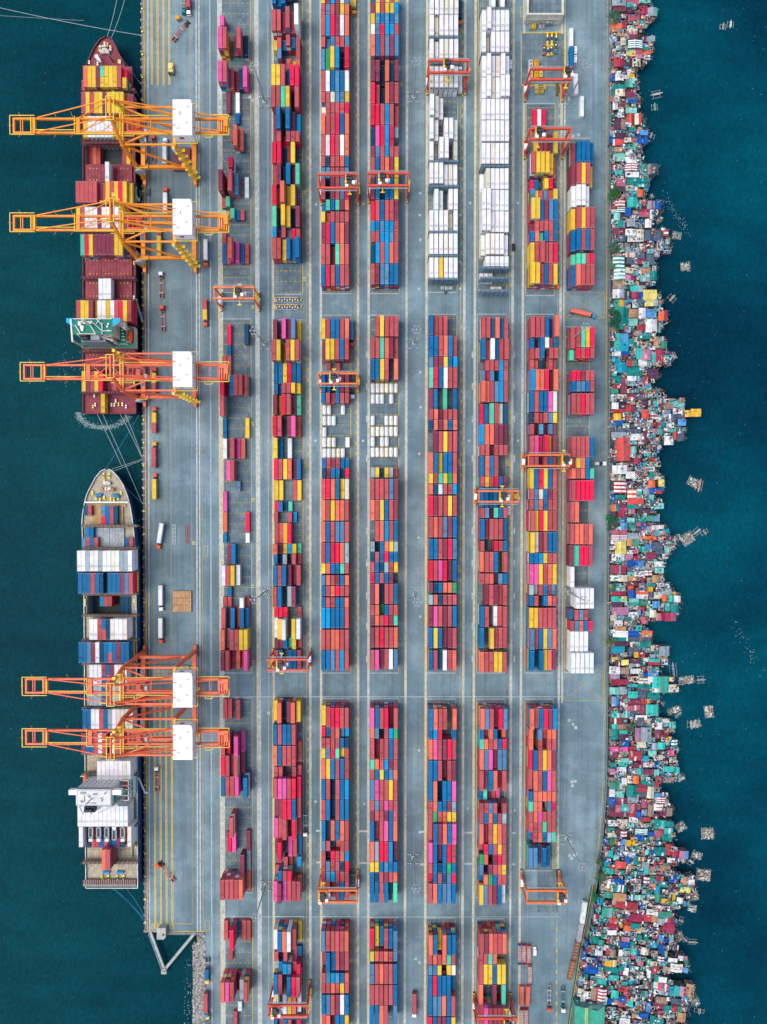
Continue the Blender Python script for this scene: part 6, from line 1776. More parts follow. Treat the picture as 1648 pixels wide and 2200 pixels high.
# ------------------------------------------------------------------ the stilt village
SC = {'P': (150, 70, 110), 'M': (134, 62, 84), 'R': (186, 64, 72), 'C': (172, 54, 84), 'O': (240, 118, 70), 'K': (222, 104, 152), 'r': (196, 98, 118), 'p': (190, 130, 160), 'W': (240, 240, 238), 'E': (228, 220, 190),
      'S': (158, 172, 180), 'D': (88, 104, 122), 'X': (92, 58, 80), 'G': (10, 142, 134), 'T': (56, 198, 184), 'm': (134, 214, 200), 'g': (64, 154, 130), 'B': (10, 92, 178), 'b': (88, 158, 214), 'c': (20, 162, 190),
      'Y': (238, 222, 124), 'y': (244, 188, 48), 'n': (196, 150, 106), 'w': (170, 140, 120), 'F': (232, 88, 80), 'V': (60, 50, 60)}
SN = {'P': 'purple', 'M': 'maroon', 'R': 'red', 'C': 'crimson', 'O': 'orange', 'K': 'bright pink', 'r': 'rose', 'p': 'mauve', 'W': 'white', 'E': 'cream', 'S': 'pale grey', 'D': 'slate grey', 'X': 'dark plum', 'G': 'deep teal', 'T': 'turquoise',
      'm': 'mint', 'g': 'green', 'B': 'strong blue', 'b': 'light blue', 'c': 'cyan', 'Y': 'pale yellow', 'y': 'golden yellow', 'n': 'tan', 'w': 'brownish grey', 'F': 'vermilion', 'V': 'black'}
SCOL = {k: tuple(min(.80, v * .74) for v in srgb(*c)) for k, c in SC.items()}
HOUSES = """
@1280,0,4.478
160 0 290 55 S|175 60 290 110 M/X|295 0 415 45 r|415 0 520 30 m|420 60 495 140 C|500 75 590 155 S|310 140 420 200 r|300 30 355 70 T|300 70 360 125 X|255 205 290 275 C|145 230 250 280 O|300 250 400 300 E|300 300 400 375 M/r|240 335 293 435 E|310 385 450 465 Gs|495 350 565 400 S|455 420 488 475 b|490 425 530 465 R|290 475 380 540 Y/E|380 475 530 520 O/r|380 522 490 560 p|175 500 272 550 S|175 555 272 645 R/C|290 545 350 630 X|350 565 430 640 E|
190 690 270 775 W|145 720 205 780 B|275 700 325 760 W|330 712 370 760 y|285 765 355 840 g/m|165 815 290 860 G|190 860 280 925 E|285 865 380 930 M|165 860 190 920 G|290 935 400 990 B/D|145 935 175 975 O|175 920 230 980 S|165 980 245 1055 W/r|290 1040 390 1090 m|300 1095 375 1195 F/R|375 1095 440 1200 E/F|180 1150 295 1245 X/w|320 1230 380 1270 G|385 1240 420 1285 C|425 1255 500 1300 b|190 1280 295 1340 X|165 1340 272 1400 F|395 1295 495 1380 B|130 1315 165 1380 B|180 1415 275 1460 n|
165 1468 275 1550 m|285 1440 350 1495 W|280 1510 390 1570 Ws|280 1575 400 1645 Rs|440 1580 500 1650 g|500 1580 595 1675 D|185 1640 250 1690 T|285 1655 415 1705 W|185 1715 290 1795 r/p|185 1795 285 1840 X|300 1710 395 1775 G|400 1720 520 1755 G|400 1755 520 1800 D/T|290 1785 360 1835 E|400 1825 455 1895 O|340 1840 395 1890 c|190 1925 280 1985 Rs|305 1900 400 1995 T|170 1990 285 2045 Gs|415 2010 520 2085 r/C|520 2020 560 2110 W|570 1935 630 2010 B|490 1935 570 2010 S|285 2000 335 2080 B|175 2050 235 2120 m|235 2060 280 2120 X|475 2110 535 2190 W|300 2110 380 2180 S|215 2125 280 2190 G
@1280,490,4.478
165 0 285 60 M|285 10 390 70 Ws|395 15 460 130 E|305 70 400 130 W|465 25 555 120 D|555 30 650 125 D|655 20 695 75 R|230 70 285 130 D|590 125 655 215 S|285 185 415 235 S|285 235 380 280 E|385 235 470 290 D|300 285 400 340 D|405 290 480 345 C|485 250 560 355 D|165 275 275 385 Gs|175 390 285 495 ms|285 385 365 435 E|415 370 520 430 n|430 435 520 515 S|525 415 585 500 G|340 445 385 510 C|285 450 340 510 p|165 500 272 580 w|335 555 475 615 T/S|165 590 275 675 W/S|290 610 345 680 X|345 615 410 680 C|455 595 585 690 Y|415 625 450 690 B|
470 695 548 750 Y|355 690 410 765 W|175 690 275 755 g/y|548 690 600 750 S|410 690 465 755 D|180 760 312 975 g/G|415 770 480 870 W|485 780 580 860 b|320 780 410 860 n|605 795 688 890 O/R|475 880 590 1005 W|400 930 475 1000 R|315 870 400 940 m|610 890 640 950 S|180 1015 250 1185 T|250 1015 312 1185 c/b|315 1065 395 1140 G|410 1005 520 1065 G/c|620 1090 685 1160 g|560 1090 620 1150 n|155 1185 240 1230 W|245 1190 320 1235 B|390 1155 442 1260 T|445 1170 535 1270 p|575 1170 650 1290 C|540 1210 578 1290 T|155 1240 235 1290 c|320 1240 390 1265 S|410 1265 490 1325 W|300 1275 400 1330 R/g|
180 1295 300 1390 c|305 1340 445 1420 G|485 1355 600 1445 X|160 1420 250 1495 G|250 1445 300 1500 C|305 1425 385 1470 W|385 1425 455 1470 c|455 1430 500 1495 R|300 1470 455 1515 S|175 1500 245 1545 C|245 1505 295 1590 M|145 1545 215 1590 g|300 1595 395 1655 C/M|205 1600 300 1640 E|210 1640 300 1675 X|145 1600 200 1670 S|155 1680 218 1740 W|220 1680 285 1735 V|290 1700 375 1780 R/M|385 1600 450 1650 D|445 1660 545 1705 X|550 1665 605 1720 T|655 1680 740 1740 w|745 1665 850 1725 m|445 1745 512 1830 F|525 1770 585 1845 Cs|745 1735 830 1785 W|770 1780 860 1840 D|860 1755 915 1815 y|915 1740 1010 1812 y|
172 1785 245 1850 y|290 1775 345 1830 F/g|185 1850 260 1900 B|160 1740 285 1775 Rs|640 1750 720 1820 S|705 1790 770 1860 D|285 1910 430 1970 D|160 1915 280 1960 D|590 1860 625 1925 C|625 1865 670 1920 G|680 1870 750 1920 W|790 1840 865 1900 b|550 1930 640 1985 p/T|785 1920 850 1985 D|740 1960 795 2035 R|660 2005 745 2085 W|790 1990 850 2045 D|330 1980 435 2040 W|190 2015 330 2240 F|435 1975 500 2060 M|150 1965 290 2015 S|335 2100 390 2165 m|455 2110 505 2140 B|465 2165 520 2194 T
@1280,980,4.478
370 20 430 75 C|160 90 300 170 W|475 85 520 135 R|520 150 570 205 G|290 150 390 215 W|395 195 435 240 W|175 245 295 355 Rs|500 235 570 300 O|605 225 655 290 Y|300 245 375 310 D|305 320 395 410 Os|395 318 440 410 T|150 375 280 415 G/B|305 410 460 460 F|520 305 580 360 B|580 305 635 360 R/B|455 320 515 375 S|590 455 650 505 m|305 465 385 505 Gs|385 460 450 500 D|150 465 225 530 O/G|230 470 300 530 C/M|315 510 370 555 r|215 530 320 590 R/M|415 510 520 560 X|150 535 212 590 X|480 575 610 625 b/g|405 590 480 635 G|300 595 370 640 m|235 640 305 705 b|320 640 385 685 G|390 630 435 675 r|435 640 480 680 B|
150 710 300 750 r|150 755 300 815 Ps|305 740 440 795 S|185 820 292 940 Y|490 675 540 730 S|540 665 600 715 W|600 665 655 700 W|640 700 705 735 c|455 770 580 800 Os|360 800 410 860 g|540 830 640 910 D|475 850 535 900 b|405 865 445 920 G|445 870 480 925 T|300 795 355 860 n|300 905 360 940 W|370 900 410 935 r|485 925 575 995 C/M|575 905 660 960 D|660 880 705 940 m|155 945 275 1005 W|365 960 420 1000 C|285 945 355 1000 p|300 1005 400 1055 B|400 1005 465 1055 b|565 1015 645 1065 W/C|150 1050 290 1130 C|305 1060 410 1110 D|410 1060 540 1090 S|570 1075 650 1125 m|305 1115 375 1155 m|375 1110 465 1155 W|465 1095 540 1150 Rs|
140 1140 215 1205 Gs|215 1145 305 1205 E|310 1155 400 1200 n|435 1155 475 1215 C|545 1145 610 1215 n|315 1215 400 1250 M|310 1250 360 1290 F|495 1220 560 1260 G|155 1290 290 1345 C|315 1290 385 1360 B|390 1295 500 1370 W/O|500 1260 550 1300 y|635 1275 725 1335 S|150 1350 245 1400 T|245 1350 295 1400 Y|560 1310 635 1370 E|640 1335 695 1395 O|700 1340 755 1400 T|755 1345 815 1405 W|320 1370 410 1440 g/m|410 1375 500 1440 g|505 1300 560 1380 D|545 1395 615 1460 b|155 1405 255 1450 X|665 1410 715 1490 T|725 1410 795 1500 G|410 1450 465 1495 C|520 1480 580 1550 E|580 1510 660 1580 r/C|665 1505 770 1585 C/r|155 1455 310 1530 p|140 1530 200 1580 E|200 1535 250 1575 G|315 1500 410 1540 W|
180 1580 255 1635 W|440 1550 500 1610 r|190 1640 290 1680 n|385 1630 440 1680 T|315 1610 385 1680 D|310 1680 415 1740 B|445 1680 540 1740 n/O|165 1680 310 1740 Ws|315 1740 530 1785 D|155 1745 310 1780 Gs|150 1780 315 1825 X/M|420 1785 530 1835 G|150 1830 275 1895 c|320 1840 410 1885 D|530 1820 600 1870 E|610 1830 705 1920 S|370 1885 405 1935 y|405 1885 470 1935 C|560 1870 610 1900 G|520 1905 610 1940 S|610 1905 690 1955 w|245 1960 315 2010 Y/E|185 1965 245 2020 X|320 1950 425 1995 X|320 1995 425 2025 S|505 1950 615 2010 R/T|635 1955 690 2005 E|130 2025 230 2095 W|230 2035 315 2095 w|335 2045 430 2090 W|500 2060 600 2115 b|410 2060 455 2120 E|455 2085 500 2120 B|145 2095 230 2150 p|410 2130 500 2190 ws|500 2120 550 2190 W|545 2120 620 2230 T|620 2120 700 2275 g/T|148 2150 305 2200 C
@1280,1470,4.478
310 0 400 25 T|700 5 795 75 E|400 0 530 70 D/G|545 0 620 75 W|230 25 300 95 S|135 30 225 95 m|498 80 612 150 G|310 70 400 135 T|400 75 480 135 D|155 120 225 210 b|225 105 305 150 Rs|235 165 305 250 W|310 145 425 200 M|425 140 490 200 R|485 195 600 300 T|310 205 425 250 r|315 250 425 290 D|425 200 485 290 M/R|155 255 250 320 T/W|250 258 315 320 T|160 325 310 385 M|385 300 490 345 W|395 320 485 400 D|570 350 640 435 W|705 360 768 425 T|155 385 210 445 T|210 385 310 440 w|380 420 435 545 p|435 415 535 550 S|570 445 640 520 M|645 465 700 510 C|725 530 785 590 Gs|150 445 215 530 G|225 445 305 480 T|220 480 310 530 X|
245 540 315 600 B|140 600 220 650 K|225 605 310 650 K|320 600 380 640 R|395 555 480 610 E|540 565 600 630 S|600 560 665 625 T|318 645 440 735 R|505 640 580 695 m|695 635 750 685 K|620 645 690 690 D|140 650 215 710 M|450 690 505 735 c|240 712 330 745 ms|705 700 775 750 E|315 750 380 805 X|380 750 455 805 M|140 750 195 800 Gs|220 750 300 795 T|455 755 510 795 W|515 750 560 795 E|565 735 610 800 B|135 815 205 870 p|205 800 290 860 W|310 805 390 870 D/w|395 810 460 870 T/c|455 820 550 870 M|560 820 605 885 m|650 790 745 840 T|750 800 800 860 T|305 880 360 950 E|360 880 415 955 O|485 895 545 950 W|250 900 295 960 W|135 945 225 1010 g|440 930 560 975 G|565 945 605 985 R|300 970 400 1085 G|
395 965 495 1035 R/M|395 1035 490 1090 D|130 1010 180 1080 W|180 1030 225 1090 m|230 1025 270 1090 m|495 985 560 1095 E|305 1080 410 1145 S|440 1105 495 1190 r|565 1050 640 1090 b|570 1085 680 1145 Cs|125 1095 190 1165 B|190 1095 300 1150 M|235 1155 320 1225 T|130 1165 190 1225 X|190 1160 235 1230 r|320 1150 380 1215 r|380 1150 440 1210 M|500 1160 560 1270 w|560 1150 650 1215 ws|620 1190 735 1265 M/w|325 1215 390 1275 R|440 1205 490 1260 S|390 1225 445 1290 B|130 1230 325 1270 M|445 1280 525 1320 Rs|320 1280 400 1330 W|120 1310 200 1365 W|205 1300 305 1365 E|315 1335 365 1380 m|565 1300 615 1370 G|615 1310 675 1370 T|680 1320 748 1380 G|610 1370 660 1430 C|660 1385 740 1435 T|115 1380 180 1430 g|185 1390 235 1450 X|235 1410 300 1470 Rs|380 1390 500 1450 Ts|500 1420 560 1465 B|
115 1430 200 1470 E|560 1410 640 1470 r|640 1440 735 1505 G|290 1500 380 1550 y|245 1490 290 1545 b|385 1450 460 1500 B|75 1490 130 1530 B|450 1540 500 1590 W|90 1595 165 1670 T|475 1590 530 1640 T|560 1570 670 1650 G|672 1540 735 1640 R|735 1590 800 1660 C|805 1605 890 1675 p/b|290 1655 340 1720 B|340 1650 360 1720 W|362 1650 420 1735 G|190 1705 292 1770 F|170 1645 225 1690 m|500 1685 555 1720 E|600 1690 650 1730 R|690 1670 760 1710 W|445 1710 515 1760 S|550 1705 585 1755 r|80 1700 130 1750 c|130 1735 185 1775 R|70 1765 125 1810 T|125 1770 170 1825 T|180 1770 220 1825 w|220 1790 265 1825 G|465 1765 520 1825 T|610 1745 715 1800 w|460 1850 520 1920 Cs|520 1845 580 1895 g|580 1845 650 1895 Cs|705 1840 790 1910 B|820 1850 890 1926 n|890 1880 950 1926 W|165 1875 225 1926 B|225 1880 295 1926 B
@1200,1780,4.578
540 550 610 620 G/W|612 555 665 630 G|665 560 735 615 V|735 560 800 620 S|985 520 1060 575 G|945 560 1000 640 c|1195 575 1295 630 Y|535 640 665 715 n|750 655 805 700 ms|950 645 1010 720 g|1015 655 1080 692 D|1015 692 1080 725 y|1120 630 1150 710 y|1165 680 1225 735 W|450 625 535 680 g|385 680 440 750 c|525 715 670 785 R|678 730 778 800 R|430 780 530 870 g/m|865 800 975 860 W|345 845 400 895 C|400 850 440 910 T|490 875 575 935 F|575 840 625 880 T|695 845 835 945 C|650 885 700 955 R|975 820 1110 885 g|1050 870 1140 925 R/M|1020 935 1140 1020 C|485 945 585 1005 C|640 955 710 1010 O|710 935 795 980 G|415 1000 480 1040 g|480 1000 570 1045 W|840 850 975 915 R/n|975 885 1045 945 S|
420 1040 475 1080 G|315 1065 395 1130 G|620 1065 695 1115 p|840 1025 885 1105 G|765 1050 820 1100 G|985 1045 1030 1100 b|255 1105 290 1165 B|390 1095 450 1150 g|610 1120 695 1165 B|705 1110 765 1170 G|1040 1080 1085 1120 B|910 1115 970 1170 c|465 1185 505 1265 R|505 1190 560 1265 w|590 1190 640 1255 W|635 1175 705 1215 T|710 1175 770 1240 T|770 1175 805 1240 B|985 1135 1035 1225 B|810 1170 885 1240 E|275 1180 320 1230 R|360 1195 430 1250 W|235 1200 270 1290 B|710 1240 775 1280 r|270 1270 350 1320 S|355 1270 385 1320 B|390 1320 425 1365 B|455 1290 570 1355 y|250 1340 390 1430 B|445 1365 590 1420 G|500 1440 590 1490 T|775 1290 835 1345 r|870 1285 915 1340 T|595 1350 660 1400 G|600 1400 640 1440 R|640 1370 685 1440 W|920 1355 990 1425 R|870 1395 930 1465 W/G|
355 1480 470 1535 T|235 1430 285 1485 G|600 1505 680 1555 T|685 1480 740 1540 c|745 1475 800 1525 D|945 1440 1010 1505 G|985 1460 1060 1510 W|975 1255 1040 1310 Xs|1080 1275 1165 1310 W|1100 1330 1220 1410 Es|1225 1370 1270 1415 b|1255 1530 1335 1650 n|1195 1555 1250 1650 p|1090 1550 1140 1640 c|1140 1550 1195 1645 T|885 1510 935 1600 G/M|935 1510 980 1570 E|980 1515 1040 1590 r|1040 1525 1085 1600 r/W|985 1570 1045 1630 S|810 1600 890 1660 G|585 1550 680 1600 R|520 1590 590 1670 T|640 1600 700 1660 r|385 1575 470 1735 Rs|320 1560 395 1690 w/r|190 1575 245 1650 E|245 1600 320 1670 W|820 1655 860 1720 W|885 1590 945 1640 W|955 1660 1060 1720 w|1110 1680 1275 1750 D|475 1675 545 1730 B|590 1655 660 1710 B|590 1710 660 1750 r|680 1680 730 1750 T|455 1655 475 1730 m|545 1680 590 1730 n|860 1710 905 1810 b|1040 1740 1110 1810 G|1110 1740 1170 1800 R|1170 1750 1215 1800 G|
930 1720 1035 1775 M|900 1840 960 1923 G|960 1870 1030 1923 G|800 1815 880 1860 B|1020 1810 1090 1860 W|975 1790 1035 1840 r|1170 1810 1250 1900 n|600 1870 700 1923 W|720 1810 770 1860 n|165 1680 210 1740 G|215 1660 260 1720 W
"""
EDGE = [(-40, 1397), (0, 1397), (15, 1397), (20, 1410), (38, 1405), (55, 1390), (75, 1372), (80, 1404), (100, 1401), (128, 1398), (138, 1376), (150, 1366), (170, 1366), (185, 1370), (200, 1366), (215, 1375), (228, 1374), (235, 1366), (245, 1378), (270, 1384),
        (285, 1391), (308, 1391), (315, 1376), (340, 1380), (350, 1381), (353, 1412), (372, 1412), (377, 1396), (402, 1396), (407, 1383), (430, 1385), (433, 1420), (455, 1420), (468, 1404), (488, 1396), (492, 1435), (520, 1437), (542, 1440), (548, 1413), (570, 1405), (575, 1408), (607, 1408), (611, 1386), (621, 1388), (624, 1410), (650, 1424), (662, 1412), (668, 1433), (690, 1433),
        (705, 1420), (720, 1405), (730, 1430), (752, 1430), (760, 1440), (782, 1440), (787, 1400), (793, 1413), (813, 1413), (825, 1393), (838, 1418), (855, 1428), (860, 1468), (920, 1470), (945, 1468), (958, 1420), (980, 1408), (996, 1418), (1010, 1408), (1030, 1425), (1058, 1422), (1064, 1404), (1083, 1424), (1094, 1404), (1106, 1414), (1120, 1402), (1128, 1426), (1145, 1436), (1160, 1452), (1175, 1448), (1190, 1436),
        (1203, 1428), (1230, 1424), (1245, 1417), (1250, 1432), (1262, 1441), (1280, 1460), (1300, 1460), (1330, 1452), (1334, 1390), (1352, 1380), (1356, 1400), (1384, 1398), (1387, 1435), (1428, 1434), (1434, 1414), (1450, 1418), (1454, 1443), (1486, 1456), (1490, 1417), (1508, 1414), (1540, 1412), (1545, 1440), (1562, 1450), (1585, 1436), (1590, 1455), (1610, 1455), (1625, 1448), (1640, 1453), (1660, 1462), (1675, 1465),
        (1680, 1416), (1697, 1418), (1705, 1432), (1722, 1432), (1728, 1443), (1750, 1440), (1758, 1415), (1770, 1447), (1805, 1450), (1812, 1416), (1820, 1440), (1828, 1474), (1845, 1476), (1853, 1455), (1862, 1440), (1878, 1460), (1885, 1490), (1915, 1492), (1920, 1483), (1940, 1482), (1945, 1470), (1955, 1440), (1962, 1450), (2000, 1454), (2010, 1441), (2035, 1458), (2050, 1426), (2056, 1474), (2088, 1478), (2092, 1430), (2110, 1434), (2114, 1490), (2142, 1490), (2150, 1480), (2170, 1478), (2200, 1472), (2240, 1470)]
EX, EY = [e[1] for e in EDGE], [e[0] for e in EDGE]
def edge(y): return float(np.interp(y, EY, EX))
def inner(y): return float(np.interp(y, [-40, 1500, 1700, 1800, 1850, 1900, 1950, 2000, 2050, 2100, 2150, 2240], [1314, 1311, 1308, 1301, 1297, 1291, 1279, 1268, 1253, 1243, 1238, 1232]))
PATCH = [(.62, .62, .60), (.70, .68, .60), (.34, .20, .16), (.24, .26, .28), (.40, .38, .36), (.08, .36, .30), (.30, .10, .12), (.45, .36, .28)]
def sheets(rb, a, b_, c_, d_, along, col, rnd, mixed):
    """roof slope as side-by-side sheets, each with its own weathering"""
    a, b_, c_, d_ = (np.array(q) for q in (a, b_, c_, d_))
    if not along: a, b_, c_, d_ = b_, c_, d_, a
    L_ = np.linalg.norm(b_ - a); n = max(2, int(L_ / 1.1))
    for i in range(n):
        t0, t1 = i / n, (i + 1) / n
        cc = rnd.choice(PATCH) if rnd.random() < mixed else jit(col, rnd, .13)
        if rnd.random() < .25:     # short sheet over a long one
            m_ = rnd.uniform(.35, .65); p0, p1, p2, p3 = a + (b_ - a) * t0, a + (b_ - a) * t1, d_ + (c_ - d_) * t1, d_ + (c_ - d_) * t0
            q0, q1 = p0 + (p3 - p0) * m_, p1 + (p2 - p1) * m_
            rb.add([tuple(p0), tuple(p1), tuple(q1), tuple(q0)], [(0, 1, 2, 3)], cc)
            rb.add([tuple(q0), tuple(q1), tuple(p2), tuple(p3)], [(0, 1, 2, 3)], jit(cc, rnd, .22))
        else: rb.add([tuple(a + (b_ - a) * t0), tuple(a + (b_ - a) * t1), tuple(d_ + (c_ - d_) * t1), tuple(d_ + (c_ - d_) * t0)], [(0, 1, 2, 3)], cc)
def house_body(mb, rb, x0, x1, y0, y1, h, c1, c2, style, ridge_x, rnd, ang=0.0, mixed=0.05):
    """world rectangle; walls with openings, stilts and a pitched sheet roof with overhang"""
    cx, cy = (x0 + x1) / 2, (y0 + y1) / 2; lx, ly = x1 - x0, y1 - y0; ca, sa = math.cos(ang), math.sin(ang)
    def T(x, y, z): return (cx + x * ca - y * sa, cy + x * sa + y * ca, z)
    wc = rnd.choice([(.20, .17, .14), (.12, .16, .18), (.30, .28, .24), (.16, .11, .09), (.10, .16, .17), (.26, .20, .15)])
    a, b_ = lx / 2 - .3, ly / 2 - .3
    def bx(xa, xb, ya, yb, za, zb, col, tgt): tgt.add([T(xa, ya, za), T(xb, ya, za), T(xb, yb, za), T(xa, yb, za), T(xa, ya, zb), T(xb, ya, zb), T(xb, yb, zb), T(xa, yb, zb)], [(0, 3, 2, 1), (4, 5, 6, 7), (0, 1, 5, 4), (1, 2, 6, 5), (2, 3, 7, 6), (3, 0, 4, 7)], col)
    bx(-a, a, -b_, b_, .3, h - .2, wc, mb)
    for sx in (-1, 1):
        for sy in (-1, 1): bx(sx * (a - .2) - .12, sx * (a - .2) + .12, sy * (b_ - .2) - .12, sy * (b_ - .2) + .12, WL - .4, .3, (.10, .08, .07), mb)
    bx(-a - .2, a + .2, -b_ - .2, b_ + .2, .1, .3, (.16, .13, .11), mb)
    for sy in (-1, 1):
        for k in range(max(1, int(lx / 2.6))): xx = -a + (k + .5) * 2 * a / max(1, int(lx / 2.6)); bx(xx - .4, xx + .4, sy * b_ - .05, sy * b_ + .05, 1.1, 2.1, (.03, .04, .05), mb)
    rise = min(lx, ly) * (.13 if style != 'flat' else .03) + .1; o_ = .1; hx, hy = lx / 2 + o_, ly / 2 + o_; z = h
    if style == 'gable':
        if ridge_x: ps = [(-hx, -hy, z), (hx, -hy, z), (hx, 0, z + rise), (-hx, 0, z + rise), (hx, hy, z), (-hx, hy, z)]
        else: ps = [(-hx, hy, z), (-hx, -hy, z), (0, -hy, z + rise), (0, hy, z + rise), (hx, -hy, z), (hx, hy, z)]
        v = [T(*p) for p in ps] + [T(p[0], p[1], p[2] - .12) for p in ps]
        rb.add(v, [], c1); k = len(rb.v) - 12
        sheets(rb, v[0], v[1], v[2], v[3], ridge_x, c1, rnd, mixed); sheets(rb, v[3], v[2], v[4], v[5], ridge_x, c2, rnd, mixed)
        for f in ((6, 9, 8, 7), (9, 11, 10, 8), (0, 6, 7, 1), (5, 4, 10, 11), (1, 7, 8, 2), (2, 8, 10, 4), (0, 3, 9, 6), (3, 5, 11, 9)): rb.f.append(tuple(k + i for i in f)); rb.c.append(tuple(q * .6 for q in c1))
        rc = tuple(min(.85, q * 1.15 + .04) for q in c1)
        if ridge_x: bx(-hx, hx, -.12, .12, z + rise - .02, z + rise + .06, rc, rb)
        else: bx(-.12, .12, -hy, hy, z + rise - .02, z + rise + .06, rc, rb)
    else:
        t1 = rise * rnd.choice((-1, 1)) if style == 'lean' else 0
        v = [T(-hx, -hy, z), T(hx, -hy, z + abs(t1) if t1 > 0 else z), T(hx, hy, z + abs(t1) if t1 > 0 else z), T(-hx, hy, z + (abs(t1) if t1 < 0 else 0))]
        if t1 < 0: v[0] = T(-hx, -hy, z + abs(t1)); 
        w2 = [(p[0], p[1], p[2] - .12) for p in v]
        rb.add(v + w2, [], c1); k = len(rb.v) - 8
        sheets(rb, v[0], v[1], v[2], v[3], lx > ly, c1, rnd, mixed)
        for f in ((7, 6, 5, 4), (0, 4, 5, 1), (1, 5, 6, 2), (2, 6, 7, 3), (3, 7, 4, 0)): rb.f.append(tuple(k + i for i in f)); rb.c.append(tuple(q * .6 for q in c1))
        if rnd.random() < .5 and c1 != c2: bx(-hx, rnd.uniform(-.3, .3) * hx, -hy, hy, z + abs(t1) + .02, z + abs(t1) + .08, c2, rb)
    return z + rise, T
def stripes(rb, T, lx, ly, z, ridge_x, rise, rnd, col=(.80, .80, .76)):
    n = int(max(lx, ly) / 1.9); hx, hy = lx / 2, ly / 2
    for k in range(n):
        if ridge_x:
            u0 = -hx + (k + .25) * lx / n; u1 = u0 + lx / n * .5
            for s in (-1, 1): rb.add([T(u0, s * hy, z + .05), T(u1, s * hy, z + .05), T(u1, 0, z + rise + .05), T(u0, 0, z + rise + .05)], [(0, 1, 2, 3) if s < 0 else (3, 2, 1, 0)], col)
        else:
            u0 = -hy + (k + .25) * ly / n; u1 = u0 + ly / n * .5
            for s in (-1, 1): rb.add([T(s * hx, u0, z + .05), T(s * hx, u1, z + .05), T(0, u1, z + rise + .05), T(0, u0, z + rise + .05)], [(0, 1, 2, 3) if s > 0 else (3, 2, 1, 0)], col)
def topping(mb, T, lx, ly, z, rnd, n):
    """odds and ends held down on the roofs: tyres, basins, boards, patches"""
    for _ in range(n):
        x, y = rnd.uniform(-.4, .4) * lx, rnd.uniform(-.4, .4) * ly; k = rnd.random(); p = T(x, y, z)
        if k < .3:
            for j in range(8):
                a0, a1 = 2 * math.pi * j / 8, 2 * math.pi * (j + 1) / 8; mb.bar((p[0] + .42 * math.cos(a0), p[1] + .42 * math.sin(a0), p[2] + .1), (p[0] + .42 * math.cos(a1), p[1] + .42 * math.sin(a1), p[2] + .1), .22, .2, (.02, .02, .02))
        elif k < .65: a = rnd.random() * 3; mb.rbox(p[0], p[1], a, rnd.uniform(.4, 2.4), rnd.uniform(.12, .5), p[2], p[2] + .12, rnd.choice([(.7, .7, .66), (.45, .36, .28), (.2, .2, .2), (.75, .72, .6)]))
        else: mb.rbox(p[0], p[1], rnd.random() * .4, rnd.uniform(.5, 1.7), rnd.uniform(.5, 1.5), p[2], p[2] + .15, rnd.choice([(.72, .72, .7), (.02, .2, .5), (.3, .32, .33), (.1, .42, .36), (.4, .12, .14), (.6, .5, .36)]))
recs = []     # (x0,x1,y0,y1 photo px, color codes, explicit)
org = None
for ln in HOUSES.strip().split("\n"):
    if ln[0] == '@': org = tuple(float(v) for v in ln[1:].split(',')); continue
    for it in ln.strip('|').split('|'):
        t = it.split(); a, b_, c_, d_ = [float(v) / org[2] for v in t[:4]]
        recs.append([org[0] + a, org[0] + c_, org[1] + b_, org[1] + d_, t[4], True])
hr = random.Random(21)
def clash(x0, x1, y0, y1, tol=0.35):
    A = (x1 - x0) * (y1 - y0)
    for r_ in grid.get((int((x0 + x1) / 2 // 30), int((y0 + y1) / 2 // 30)), []):
        ox = min(x1, r_[1]) - max(x0, r_[0]); oy = min(y1, r_[3]) - max(y0, r_[2])
        if ox > 0 and oy > 0 and ox * oy > tol * A: return True
    return False
grid = {}
def put(r_):
    for i in range(int((r_[0]) // 30) - 1, int(r_[1] // 30) + 2):
        for j in range(int(r_[2] // 30) - 1, int(r_[3] // 30) + 2): grid.setdefault((i, j), []).append(r_)
for r_ in recs: put(r_)
PAL = "WWWWWWEEEESSSSSSSSDDDDDDwwwwwwwnnnnMMMMCRRrGGGTTTTmmggbbbBBccccXXXXyO"
y = -30.0
while y < 2235:
    rowh = hr.uniform(7.5, 12)
    x = inner(y) + hr.uniform(-1, 3)
    e = edge(y + rowh / 2)
    while x < e - 3:
        wd = hr.uniform(7.5, 14); wd = min(wd, e - x + 2); hh = rowh * hr.uniform(.8, 1.1); yy = y + hr.uniform(-1.5, 1.5)
        if 1343 < x + wd / 2 < 1348 and hr.random() < .5: x += 3; continue
        if not clash(x, x + wd, yy, yy + hh) and wd > 4:
            c_ = hr.choice(PAL); st_ = ''
            if hr.random() < .07: st_ = 's'
            elif hr.random() < .25: st_ = '/' + hr.choice(PAL)
            r_ = [x, x + wd, yy, yy + hh, c_ + st_, False]; recs.append(r_); put(r_)
        x += wd + hr.choice((0.3, .5, 1.2))
    y += rowh + hr.choice((.2, .5, 1.0))
